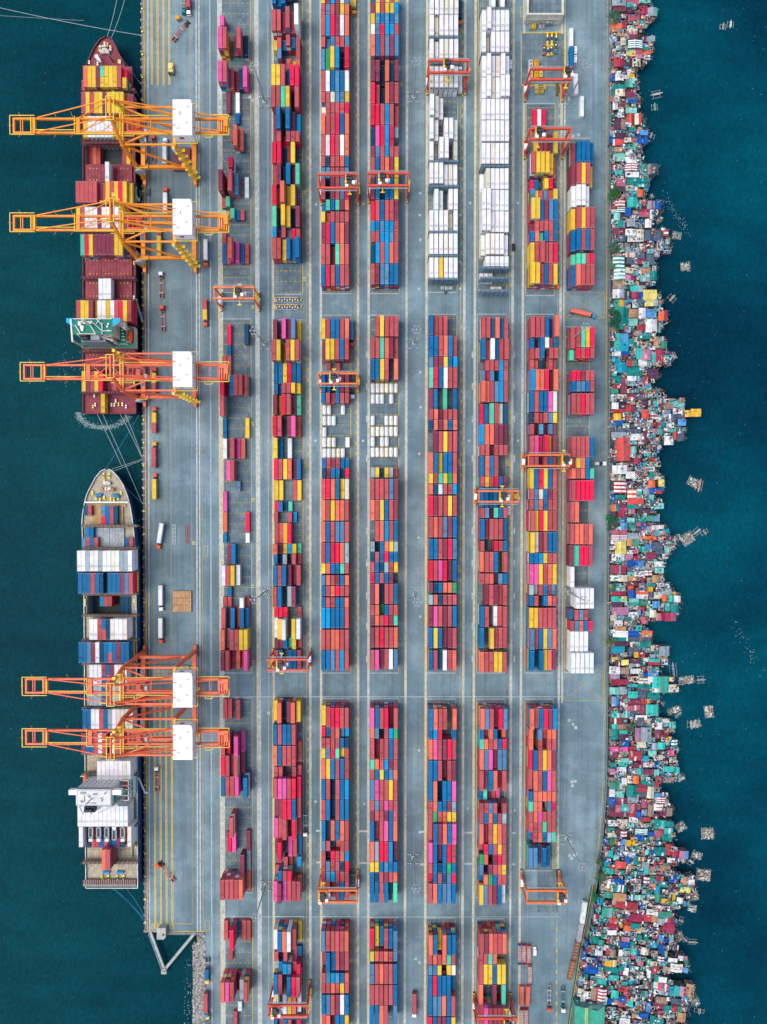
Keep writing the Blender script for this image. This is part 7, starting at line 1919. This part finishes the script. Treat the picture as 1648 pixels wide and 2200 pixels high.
# shacks grouped in rows so every label counts from the wall
for r_ in recs: r_.append((r_[1] - r_[0]) * (r_[3] - r_[2]) * (1.25 if r_[5] else 1.0))
keep = set(id(r_) for r_ in sorted([r_ for r_ in recs if -2 < (r_[2] + r_[3]) / 2 < 2198], key=lambda r_: -r_[6])[:300])
bandc = {}; order = sorted(recs, key=lambda r_: (int((r_[2] + r_[3]) / 2 // 20), r_[0]))
fill = MB(); fillr = MB(); clut = MB()
used_lab = {}
LMK = [(0, "the top edge"), (60, "the top lone boats"), (110, "the laydown pad"), (210, "the outrigger boats"), (290, "the seventh column's gantry"), (400, "the first round tree"), (470, "the upper lone rafts"), (560, "the square floating raft"), (650, "the boxed crossing"), (740, "the green long roof"),
       (830, "the dark slope roofs"), (900, "the golden pier"), (1000, "the big vermilion roof"), (1060, "the large drifting raft"), (1150, "the fishing jetty boats"), (1250, "the crimson seaward roofs"), (1330, "the open notch"), (1420, "the upright blue boat"), (1490, "the lower boxed crossing"),
       (1540, "the two drifting rafts"), (1640, "the large red roof"), (1720, "the road's bend"), (1790, "the cross-shaped raft"), (1880, "the small palm trees"), (1960, "the lower empty gantry"), (2040, "the crimson twin roofs"), (2100, "the covered wagons"), (2160, "the bottom warehouse")]
for r_ in order:
    x0, x1, y0, y1, code, exp_, _ = r_
    band = int((y0 + y1) / 2 // 20); bandc[band] = bandc.get(band, 0) + 1
    base, rest = code[0], code[1:]
    c1 = jit(SCOL[base], hr, .10)
    if not exp_: l_ = sum(c1) / 3; c1 = tuple(l_ + .78 * (q - l_) for q in c1)
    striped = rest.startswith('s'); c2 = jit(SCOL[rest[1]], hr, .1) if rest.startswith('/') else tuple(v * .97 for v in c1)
    h = hr.choice((3.2, 3.6, 4.2, 5.0, 5.8)) if not exp_ else hr.choice((4.2, 5.0, 5.6))
    a = P(x0, y1, h); b_ = P(x1, y0, h)
    lx, ly = b_[0] - a[0], b_[1] - a[1]
    if exp_: style = 'gable' if (min(lx, ly) > 3.2) else 'lean'
    else: style = hr.choice(('gable', 'lean', 'lean', 'flat'))
    ridge_x = lx > ly * 1.15 if not striped else lx < ly * 1.6 and False
    if x0 < 1330 and exp_ and hr.random() < .6 and (x1 - x0) > 18: ridge_x = False
    if rest.startswith('/') and style == 'gable': ridge_x = (ly > lx) if hr.random() < .3 else ridge_x
    ang = hr.gauss(0, .015 if exp_ else .07) + (-.10 if y0 > 1850 else (-.04 if y0 > 1680 else 0))
    if id(r_) in keep:
        mb, rb = MB(), MB()
    else: mb, rb = fill, fillr
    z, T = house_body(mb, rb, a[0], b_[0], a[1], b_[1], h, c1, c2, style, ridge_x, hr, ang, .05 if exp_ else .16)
    rise = min(lx, ly) * .13 + .1
    if striped and style == 'gable': stripes(rb, T, lx, ly, h, ridge_x, rise, hr)
    ntop = (hr.randrange(6, 16) if base in 'WSEDn' and hr.random() < (.35 if exp_ else .6) else (hr.randrange(0, 3) if exp_ else hr.randrange(2, 8)))
    topping(rb, T, lx, ly, z if style != 'gable' else h + rise * .75, hr, ntop)
    if id(r_) in keep:
        cx, cy = (a[0] + b_[0]) / 2, (a[1] + b_[1]) / 2
        o = mb.build("stilt_shack", 'paint', None, (cx, cy, 0)); rb.build("roof", 'roof', o, (cx, cy, 0))
        col = SN[base]
        if striped: desc = f"{col} and white striped shack"
        elif rest.startswith('/') and SN[rest[1]] != col: desc = f"{col} and {SN[rest[1]]} roofed shack"
        else: desc = f"{col} roofed shack"
        ym = (y0 + y1) / 2; lm = min(LMK, key=lambda q: abs(q[0] - ym)); rel = "just above" if ym < lm[0] - 12 else ("just below" if ym > lm[0] + 12 else "level with")
        n_ = bandc[band]
        lab = f"{desc}, {nth(n_)} from wall, {rel} {lm[1]}"
        if lab in used_lab:
            used_lab[lab] += 1; lab = f"{desc}, {nth(n_)} out, row {band + 1}, {rel} {lm[1]}"
        used_lab[lab] = 1
        tag(o, lab, 'shack', "stilt shacks between the sea wall and open water")
tag(fill.build("small_shacks", 'paint'), "crowded small stilt shacks packed between the larger roofs", "shacks", kind='stuff')
tag(fillr.build("small_shack_roofs", 'roof'), "patchwork of small tin and board roofs between the larger shacks", "roofs", kind='stuff')
# alley decks, boards, poles and household litter: nobody could count it
ir = random.Random(8)
for i in range(6500):
    y = ir.uniform(-20, 2215); xi, xe = inner(y), edge(y); x = ir.uniform(xi - 3, xe + 3.5); h = ir.uniform(.2, 3.0); p = P(x, y, h); a = ir.choice((0, math.pi / 2)) + ir.gauss(0, .3)
    L_ = ir.uniform(.5, 3.2); w_ = ir.uniform(.12, .7); c_ = ir.choice([(.62, .60, .55), (.72, .72, .70), (.75, .74, .70), (.66, .62, .54), (.36, .30, .25), (.2, .22, .24), (.48, .42, .36), (.30, .13, .13), (.05, .34, .30), (.04, .2, .42), (.7, .6, .45), (.55, .22, .2)])
    clut.rbox(p[0], p[1], a, L_, w_, h, h + ir.uniform(.08, .5), tuple(v * ir.uniform(.45, .95) for v in c_))
for i in range(900):
    y = ir.uniform(-20, 2215); xe = edge(y); x = ir.uniform(xe - 2, xe + 5); p = P(x, y, .3); clut.bar((p[0], p[1], WL), (p[0] + ir.gauss(0, .3), p[1], ir.uniform(.5, 3)), .16, .16, (.40, .36, .30))
tag(clut.build("deck_clutter", 'deck'), "boards, poles, tarps and household litter between the shacks", "clutter", kind='stuff')
# dark boardwalk decks beneath the village
b = MB()
for y in np.arange(-40, 2236, 6.0):
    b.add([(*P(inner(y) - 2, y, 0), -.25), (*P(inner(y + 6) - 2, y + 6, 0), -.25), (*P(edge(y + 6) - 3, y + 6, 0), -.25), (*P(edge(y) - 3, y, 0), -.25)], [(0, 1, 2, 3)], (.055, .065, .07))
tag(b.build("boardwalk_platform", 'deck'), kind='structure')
# the big green warehouse at the bottom
a = P(1235, 2240, 9); c_ = P(1299.5, 2161, 9); t = thing("warehouse", "large green ribbed-roof warehouse at the bottom beside the shacks", 'warehouse', ((a[0] + c_[0]) / 2, (a[1] + c_[1]) / 2, 0)); o = t.location
mb = MB(); mb.box(a[0] + .4, c_[0] - .4, a[1], c_[1] - .5, WL, 8.6, (.10, .22, .20)); mb.build("walls", 'paint', t, o)
g1, g2, g3 = SCOL['g'], tuple(v * 1.15 for v in SCOL['T']), (.10, .45, .32)
xs = np.linspace(a[0], c_[0], 5)
mb = MB()
for k in range(2):
    x0_, xm, x1_ = xs[2 * k], xs[2 * k + 1], xs[2 * k + 2]
    mb.add([(x0_, a[1], 8.6), (xm, a[1], 10.6), (xm, c_[1] - (2 if k else 0), 10.6), (x0_, c_[1] + (0 if k == 0 else -2.2), 8.6)], [(0, 1, 2, 3)], (.03, .30, .20))
    mb.add([(xm, a[1], 10.6), (x1_, a[1], 8.6), (x1_, c_[1] - (0 if k else 2.2), 8.6), (xm, c_[1] - (2 if k else 0), 10.6)], [(0, 1, 2, 3)], (.07, .42, .28))
    mb.add([(x0_, c_[1] - .02, 8.0), (x1_, c_[1] - .02, 8.0), (xm, c_[1] - (2 if k else 0), 10.6)], [(0, 1, 2)], (.1, .2, .18))
p = P(1258, 2190, 10); mb.box(p[0] - .6, p[0] + 1.6, a[1] + 2, c_[1] - .5, 9.75, 10.1, (.30, .44, .16)); mb.build("roof", 'roof', t, o)
# ------------------------------------------------------------------ trees, palms, boats and rafts
tr = random.Random(9)
def palm(px, py, s, label):
    x, y = P(px, py, 6); t = thing("palm_tree", label, 'palm', (x, y, 0), "palms growing behind the sea wall")
    mb = MB(); mb.cyl((0, 0, -3), (.4, .2, 3), .28, 8, r2=.22); mb.cyl((.4, .2, 3), (.2, .1, 7.5), .22, 8, r2=.16); mb.build("trunk", 'wood', t)
    for i in range(17):
        a = 2 * math.pi * i / 17 + tr.gauss(0, .12); Lf = s * tr.uniform(.75, 1.1); mb = MB(); c_ = tr.choice([(.05, .15, .07), (.08, .20, .08), (.16, .22, .08), (.04, .11, .07)]); n = 12; lift = tr.uniform(.2, 1.2)
        for k in range(n):
            t0 = k / n; r0 = Lf * t0; r1 = Lf * (k + 1) / n; z0 = 7.5 + lift * math.sin(t0 * 2.4) - 2.6 * t0 ** 2; z1 = 7.5 + lift * math.sin((k + 1) / n * 2.4) - 2.6 * ((k + 1) / n) ** 2
            ca, sa = math.cos(a), math.sin(a); mb.bar((r0 * ca, r0 * sa, z0), (r1 * ca, r1 * sa, z1), .1, .08, c_)
            w_ = 1.15 * math.sin(math.pi * min(.97, t0 + .1)) ** .7
            for sgn in (-1, 1):
                q = (r0 * ca + sgn * -sa * w_ + ca * .45, r0 * sa + sgn * ca * w_ + sa * .45, z0 - .35)
                mb.add([(r0 * ca, r0 * sa, z0), (r0 * ca + .16 * ca, r0 * sa + .16 * sa, z0), q], [(0, 1, 2), (2, 1, 0)], c_)
                q = ((r0 + .3) * ca + sgn * -sa * w_ * .9 + ca * .45, (r0 + .3) * sa + sgn * ca * w_ * .9 + sa * .45, z0 - .3)
                mb.add([((r0 + .3) * ca, (r0 + .3) * sa, z0), ((r0 + .46) * ca, (r0 + .46) * sa, z0), q], [(0, 1, 2), (2, 1, 0)], tuple(v * 1.2 for v in c_))
        mb.build("frond", 'leaf', t)
def tree(px, py, r_, label, col=(.02, .10, .04), n=900, h=7.5):
    x, y = P(px, py, h); t = thing("leafy_tree", label, 'tree', (x, y, 0), "round trees growing behind the sea wall")
    mb = MB(); mb.cyl((0, 0, -2.5), (.1, 0, h * .55), .35, 8, r2=.25)
    for i in range(6): a = 2 * math.pi * i / 6; mb.cyl((.1, 0, h * .5), (r_ * .55 * math.cos(a), r_ * .55 * math.sin(a), h * .8), .16, 6, r2=.06)
    mb.build("trunk", 'wood', t)
    mb = MB(); cl = [(tr.gauss(0, .45) * r_, tr.gauss(0, .45) * r_, tr.uniform(-.3, .3) * r_) for _ in range(16)]
    for i in range(n):
        c_ = cl[i % 16]; u = np.array([tr.gauss(0, 1) for _ in range(3)]); u /= np.linalg.norm(u); rad = r_ * .36 * tr.random() ** .33
        p = (c_[0] + u[0] * rad, c_[1] + u[1] * rad, h + c_[2] + u[2] * rad * .8)
        s = tr.uniform(.16, .36); a = tr.random() * 6.3; tl = tr.gauss(0, .5); cc = jit(col, tr, .45); cc = (cc[0], cc[1], cc[2])
        e1 = np.array((math.cos(a), math.sin(a), tl)) * s; e2 = np.array((-math.sin(a), math.cos(a), tr.gauss(0, .5))) * s * .7
        P0 = np.array(p); mb.add([tuple(P0 - e1), tuple(P0 + e2), tuple(P0 + e1), tuple(P0 - e2)], [(0, 1, 2, 3)], cc)
    mb.build("crown", 'leaf', t)
palm(1320.5, 37, 5.2, "palm with broad green crown near the top of the sea wall"); palm(1320, 532, 4.4, "palm growing above a row of green striped roofs")
palm(1290.5, 1882, 4.8, "large spiky palm where the wall bends"); palm(1288, 1850, 2.6, "small dry palm just above the large spiky one")
tree(1318.5, 418, 3.2, "dark round tree above the red striped roof", (.03, .13, .03), 900); tree(1321.5, 685, 4.6, "largest dark green tree covering the green long roof's edge", (.008, .10, .05), 1600)
tree(1316, 1123, 3.8, "dark green tree against the wall halfway down", (.012, .12, .06), 1200); tree(1319, 1260, 1.9, "small bright green tree between striped roofs", (.02, .20, .07), 450)
tree(1313.5, 1381, 2.4, "yellow-green bush by the wall opposite the open notch", (.10, .16, .05), 500); tree(1315, 1809, 2.0, "bright green bush beside a small blue roof", (.05, .25, .04), 450)
tree(1317, 571, 1.4, "tiny green bush beside the green striped roof", (.04, .2, .06), 250); tree(1278, 1928, 2.6, "thin green tree at the wall below the spiky palm", (.02, .18, .05), 500, 5)
tree(1356, 1565, 2.4, "olive bush among shacks beside a turquoise canopy", (.07, .13, .06), 450); tree(1319, 1953, 1.8, "small vivid green bush among lower shacks", (.02, .3, .08), 300, 5)
def boat(px, py, deg, L_, w_, col, label, rig=True, name="outrigger_boat"):
    x, y = P(px, py, WL); t = thing(name, label, 'boat', (x, y, WL), "small boats on the open water", R(deg)); n = 10
    mb = MB(); k = 0; secs = []
    for i in range(n + 1):
        u = i / n * 2 - 1; hw = w_ / 2 * max(.03, 1 - abs(u) ** 2.4); secs.append((u * L_ / 2, hw, .15 + .45 * abs(u) ** 3))
    for i in range(n):
        (xa, ha, ra), (xb, hb, rb_) = secs[i], secs[i + 1]
        for s in (-1, 1):
            f = [(xa, s * ha, .45 + ra), (xb, s * hb, .45 + rb_), (xb, s * hb * .5, -.2), (xa, s * ha * .5, -.2)]; mb.add(f, [(0, 1, 2, 3), (3, 2, 1, 0)], col)
        mb.add([(xa, -ha * .8, .25), (xb, -hb * .8, .25), (xb, hb * .8, .25), (xa, ha * .8, .25)], [(0, 1, 2, 3)], tuple(v * .6 for v in col))
        for s in (-1, 1): mb.bar((xa, s * ha, .47 + ra), (xb, s * hb, .47 + rb_), .09, .08, (.7, .7, .66))
    for u in (-.25, .1, .35): mb.box(u * L_ - .12, u * L_ + .12, -w_ * .42, w_ * .42, .35, .43, (.55, .5, .4))
    mb.build("hull", 'paint', t)
    if rig:
        mb = MB()
        for u in (-.28, .28): mb.bar((u * L_, -w_ * 1.9, .35), (u * L_, w_ * 1.9, .35), .12, .1)
        for s in (-1, 1): mb.bar((-L_ * .42, s * w_ * 1.9, .12), (L_ * .42, s * w_ * 1.9, .12), .15)
        mb.build("outriggers", 'plank', t)
for a in ((1553, 58, 88, 4.2, .9, (.10, .30, .28), "small teal outrigger boat, left of two alone near the top right"), (1569, 53, 85, 4.6, 1.0, (.75, .75, .72), "pale outrigger boat, right of two alone near the top right"), (1410, 203, 12, 7.2, 1.1, (.55, .62, .62), "long pale outrigger boat off the shacks, above a small green one"),
          (1406, 231, 95, 4.8, .9, (.04, .30, .22), "small green outrigger boat below the long pale one"), (1398, 292, 70, 3.8, 1.2, (.50, .44, .42), "grey dinghy beside the blue tarpaulin roofs"), (1443, 641, 48, 5.2, 1.2, (.45, .33, .32), "brown wooden boat right of the pale yellow roofs"),
          (1502, 1043, 78, 8.2, 1.0, (.62, .14, .10), "red narrow boat moored to the large drifting raft"), (1513, 1143, -60, 3.8, 1.2, (.06, .08, .10), "dark dinghy off the end of the jetty boats"), (1497, 1142, 40, 5.5, 1.0, (.5, .5, .46), "outrigger boat at the far end of the fishing jetty"),
          (1446, 1440, 97, 10.5, 1.1, (.10, .32, .62), "long blue boat standing upright beside the big turquoise roof"), (1505, 1460, 4, 5.6, 1.1, (.25, .28, .28), "dark outrigger boat at the end of the brushwood pier"), (1456, 1535, 45, 5.2, .7, (.10, .42, .42), "thin teal outrigger boat with crossed booms"),
          (1484, 1850, -35, 4.0, 1.3, (.55, .60, .60), "pale dinghy off the crimson seaward roofs"), (1487, 2023, -3, 6.4, .8, (.50, .46, .38), "slim tan canoe alone below the drifting rafts"), (1462, 1977, -20, 3.6, 1.2, (.40, .30, .24), "small brown boat beside the crimson twin roofs"),
          (1502, 2171, 80, 3.6, 1.6, (.20, .14, .14), "dark square-ended boat at the bottom right"), (1493, 2155, -70, 4.0, 1.2, (.45, .36, .30), "brown boat moored above the dark one at the bottom"), (1484, 1556, 92, 5.6, 1.1, (.05, .30, .30), "teal boat tied to the left drifting raft"),
          (1472, 2018, -40, 2.4, .9, (.42, .28, .2), "tiny brown skiff just above the slim tan canoe")):
    boat(*a)
def raft(px, py, w_, l_, deg, label, col=(.45, .40, .35), n=60, name="bamboo_raft"):
    x, y = P(px, py, WL); t = thing(name, label, 'raft', (x, y, WL), "bamboo rafts and platforms off the shacks", R(deg)); q = random.Random(int(px * 7 + py))
    mb = MB(); k = int(w_ / .55)
    for i in range(k): xx = -w_ / 2 + w_ * i / max(1, k - 1); mb.bar((xx, -l_ / 2 + q.uniform(-.6, .3), .1), (xx + q.gauss(0, .15), l_ / 2 + q.uniform(-.3, .6), .15), .2, .16, jit(col, q, .35))
    for i in range(int(l_ / 1.3)): yy = -l_ / 2 + 1.3 * i + .4; mb.bar((-w_ / 2 - q.uniform(0, .9), yy, .3), (w_ / 2 + q.uniform(0, .9), yy + q.gauss(0, .2), .3), .16, .14, jit(col, q, .35))
    mb.build("pole_deck", 'deck', t)
    mb = MB()
    for i in range(n):
        xx, yy = q.uniform(-.45, .45) * w_, q.uniform(-.45, .45) * l_; mb.rbox(xx, yy, q.random() * 3, q.uniform(.3, 2.0), q.uniform(.12, .7), .35, .35 + q.uniform(.1, .9), q.choice([(.7, .68, .62), (.5, .45, .38), (.35, .30, .26), (.2, .22, .24), (.72, .7, .6), (.45, .3, .18), (.03, .3, .3)]))
    mb.build("raft_load", 'deck', t)
for a in ((1453.5, 506, 5.2, 4.2, -8, "light square raft off the grey net roofs"), (1472.5, 573, 5.4, 5.0, 2, "square floating raft of pale bamboo alone on the water"), (1415, 472, 4.0, 3.4, 30, "small pale raft below the white seaward shack"), (1399, 422, 2.4, 2.4, 20, "tiny raft with a red bundle by the orange shack"),
          (1489, 1036, 6.4, 5.2, -25, "large drifting raft of tangled bamboo beside the red boat"), (1477, 1157, 7.5, 6.5, 33, "bamboo platform in the middle of the fishing jetty"), (1453, 1156, 5.0, 3.8, 20, "cluttered platform joining the fishing jetty to the shacks"), (1474, 1461, 9.2, 4.6, 10, "brushwood pier right of the big turquoise roof"),
          (1493, 1555, 6.0, 4.6, 15, "drifting raft with sticks, left of the two rafts"), (1523, 1529, 5.0, 7.2, 8, "tall drifting raft with yellow poles, right of the two"), (1462, 1776, 5.8, 5.2, 32, "slanting raft of long poles off the teal shacks"), (1520, 1790, 7.2, 7.2, 2, "cross-shaped raft of stacked poles well offshore"),
          (1497, 1837, 5.6, 4.2, -22, "grey raft offshore of the crimson seaward roofs"), (1511, 1879, 8.2, 7.2, -6, "largest bamboo platform offshore of the orange netting"), (1485, 1924, 8.4, 5.6, 6, "comb-like bamboo platform beside the yellow tan roof"), (1487, 1951, 4.8, 4.2, -15, "small raft just below the comb-like platform"),
          (1458, 2012, 5.4, 5.4, 20, "brown raft off the shacks above the blue tarpaulin"), (1448, 1525, 7.6, 3.6, 20, "brushwood raft against the shacks beside the turquoise square"), (1462, 1671, 4.6, 3.0, 5, "straw-coloured raft at the tip of the mint striped shacks"), (1423.5, 1510, 1.8, 1.8, 45, "small orange float alone near the shacks"),
          (1428, 1260, 5.0, 3.4, 10, "pile of long poles off the shacks above grey roofs"), (1494, 2150, 4.2, 4.6, 5, "pale pole platform right of the tan roof"), (1425, 853, 4.5, 1.0, 35, "single raft of long poles off the white shacks"), (1446, 765, 3.5, 4.5, 30, "bamboo frame at the outer edge beside maroon roofs"),
          (1434, 540, 3.4, 3.2, -10, "dark pole raft touching the grey net shacks")):
    raft(*a, n=int(a[2] * a[3] * 1.4))
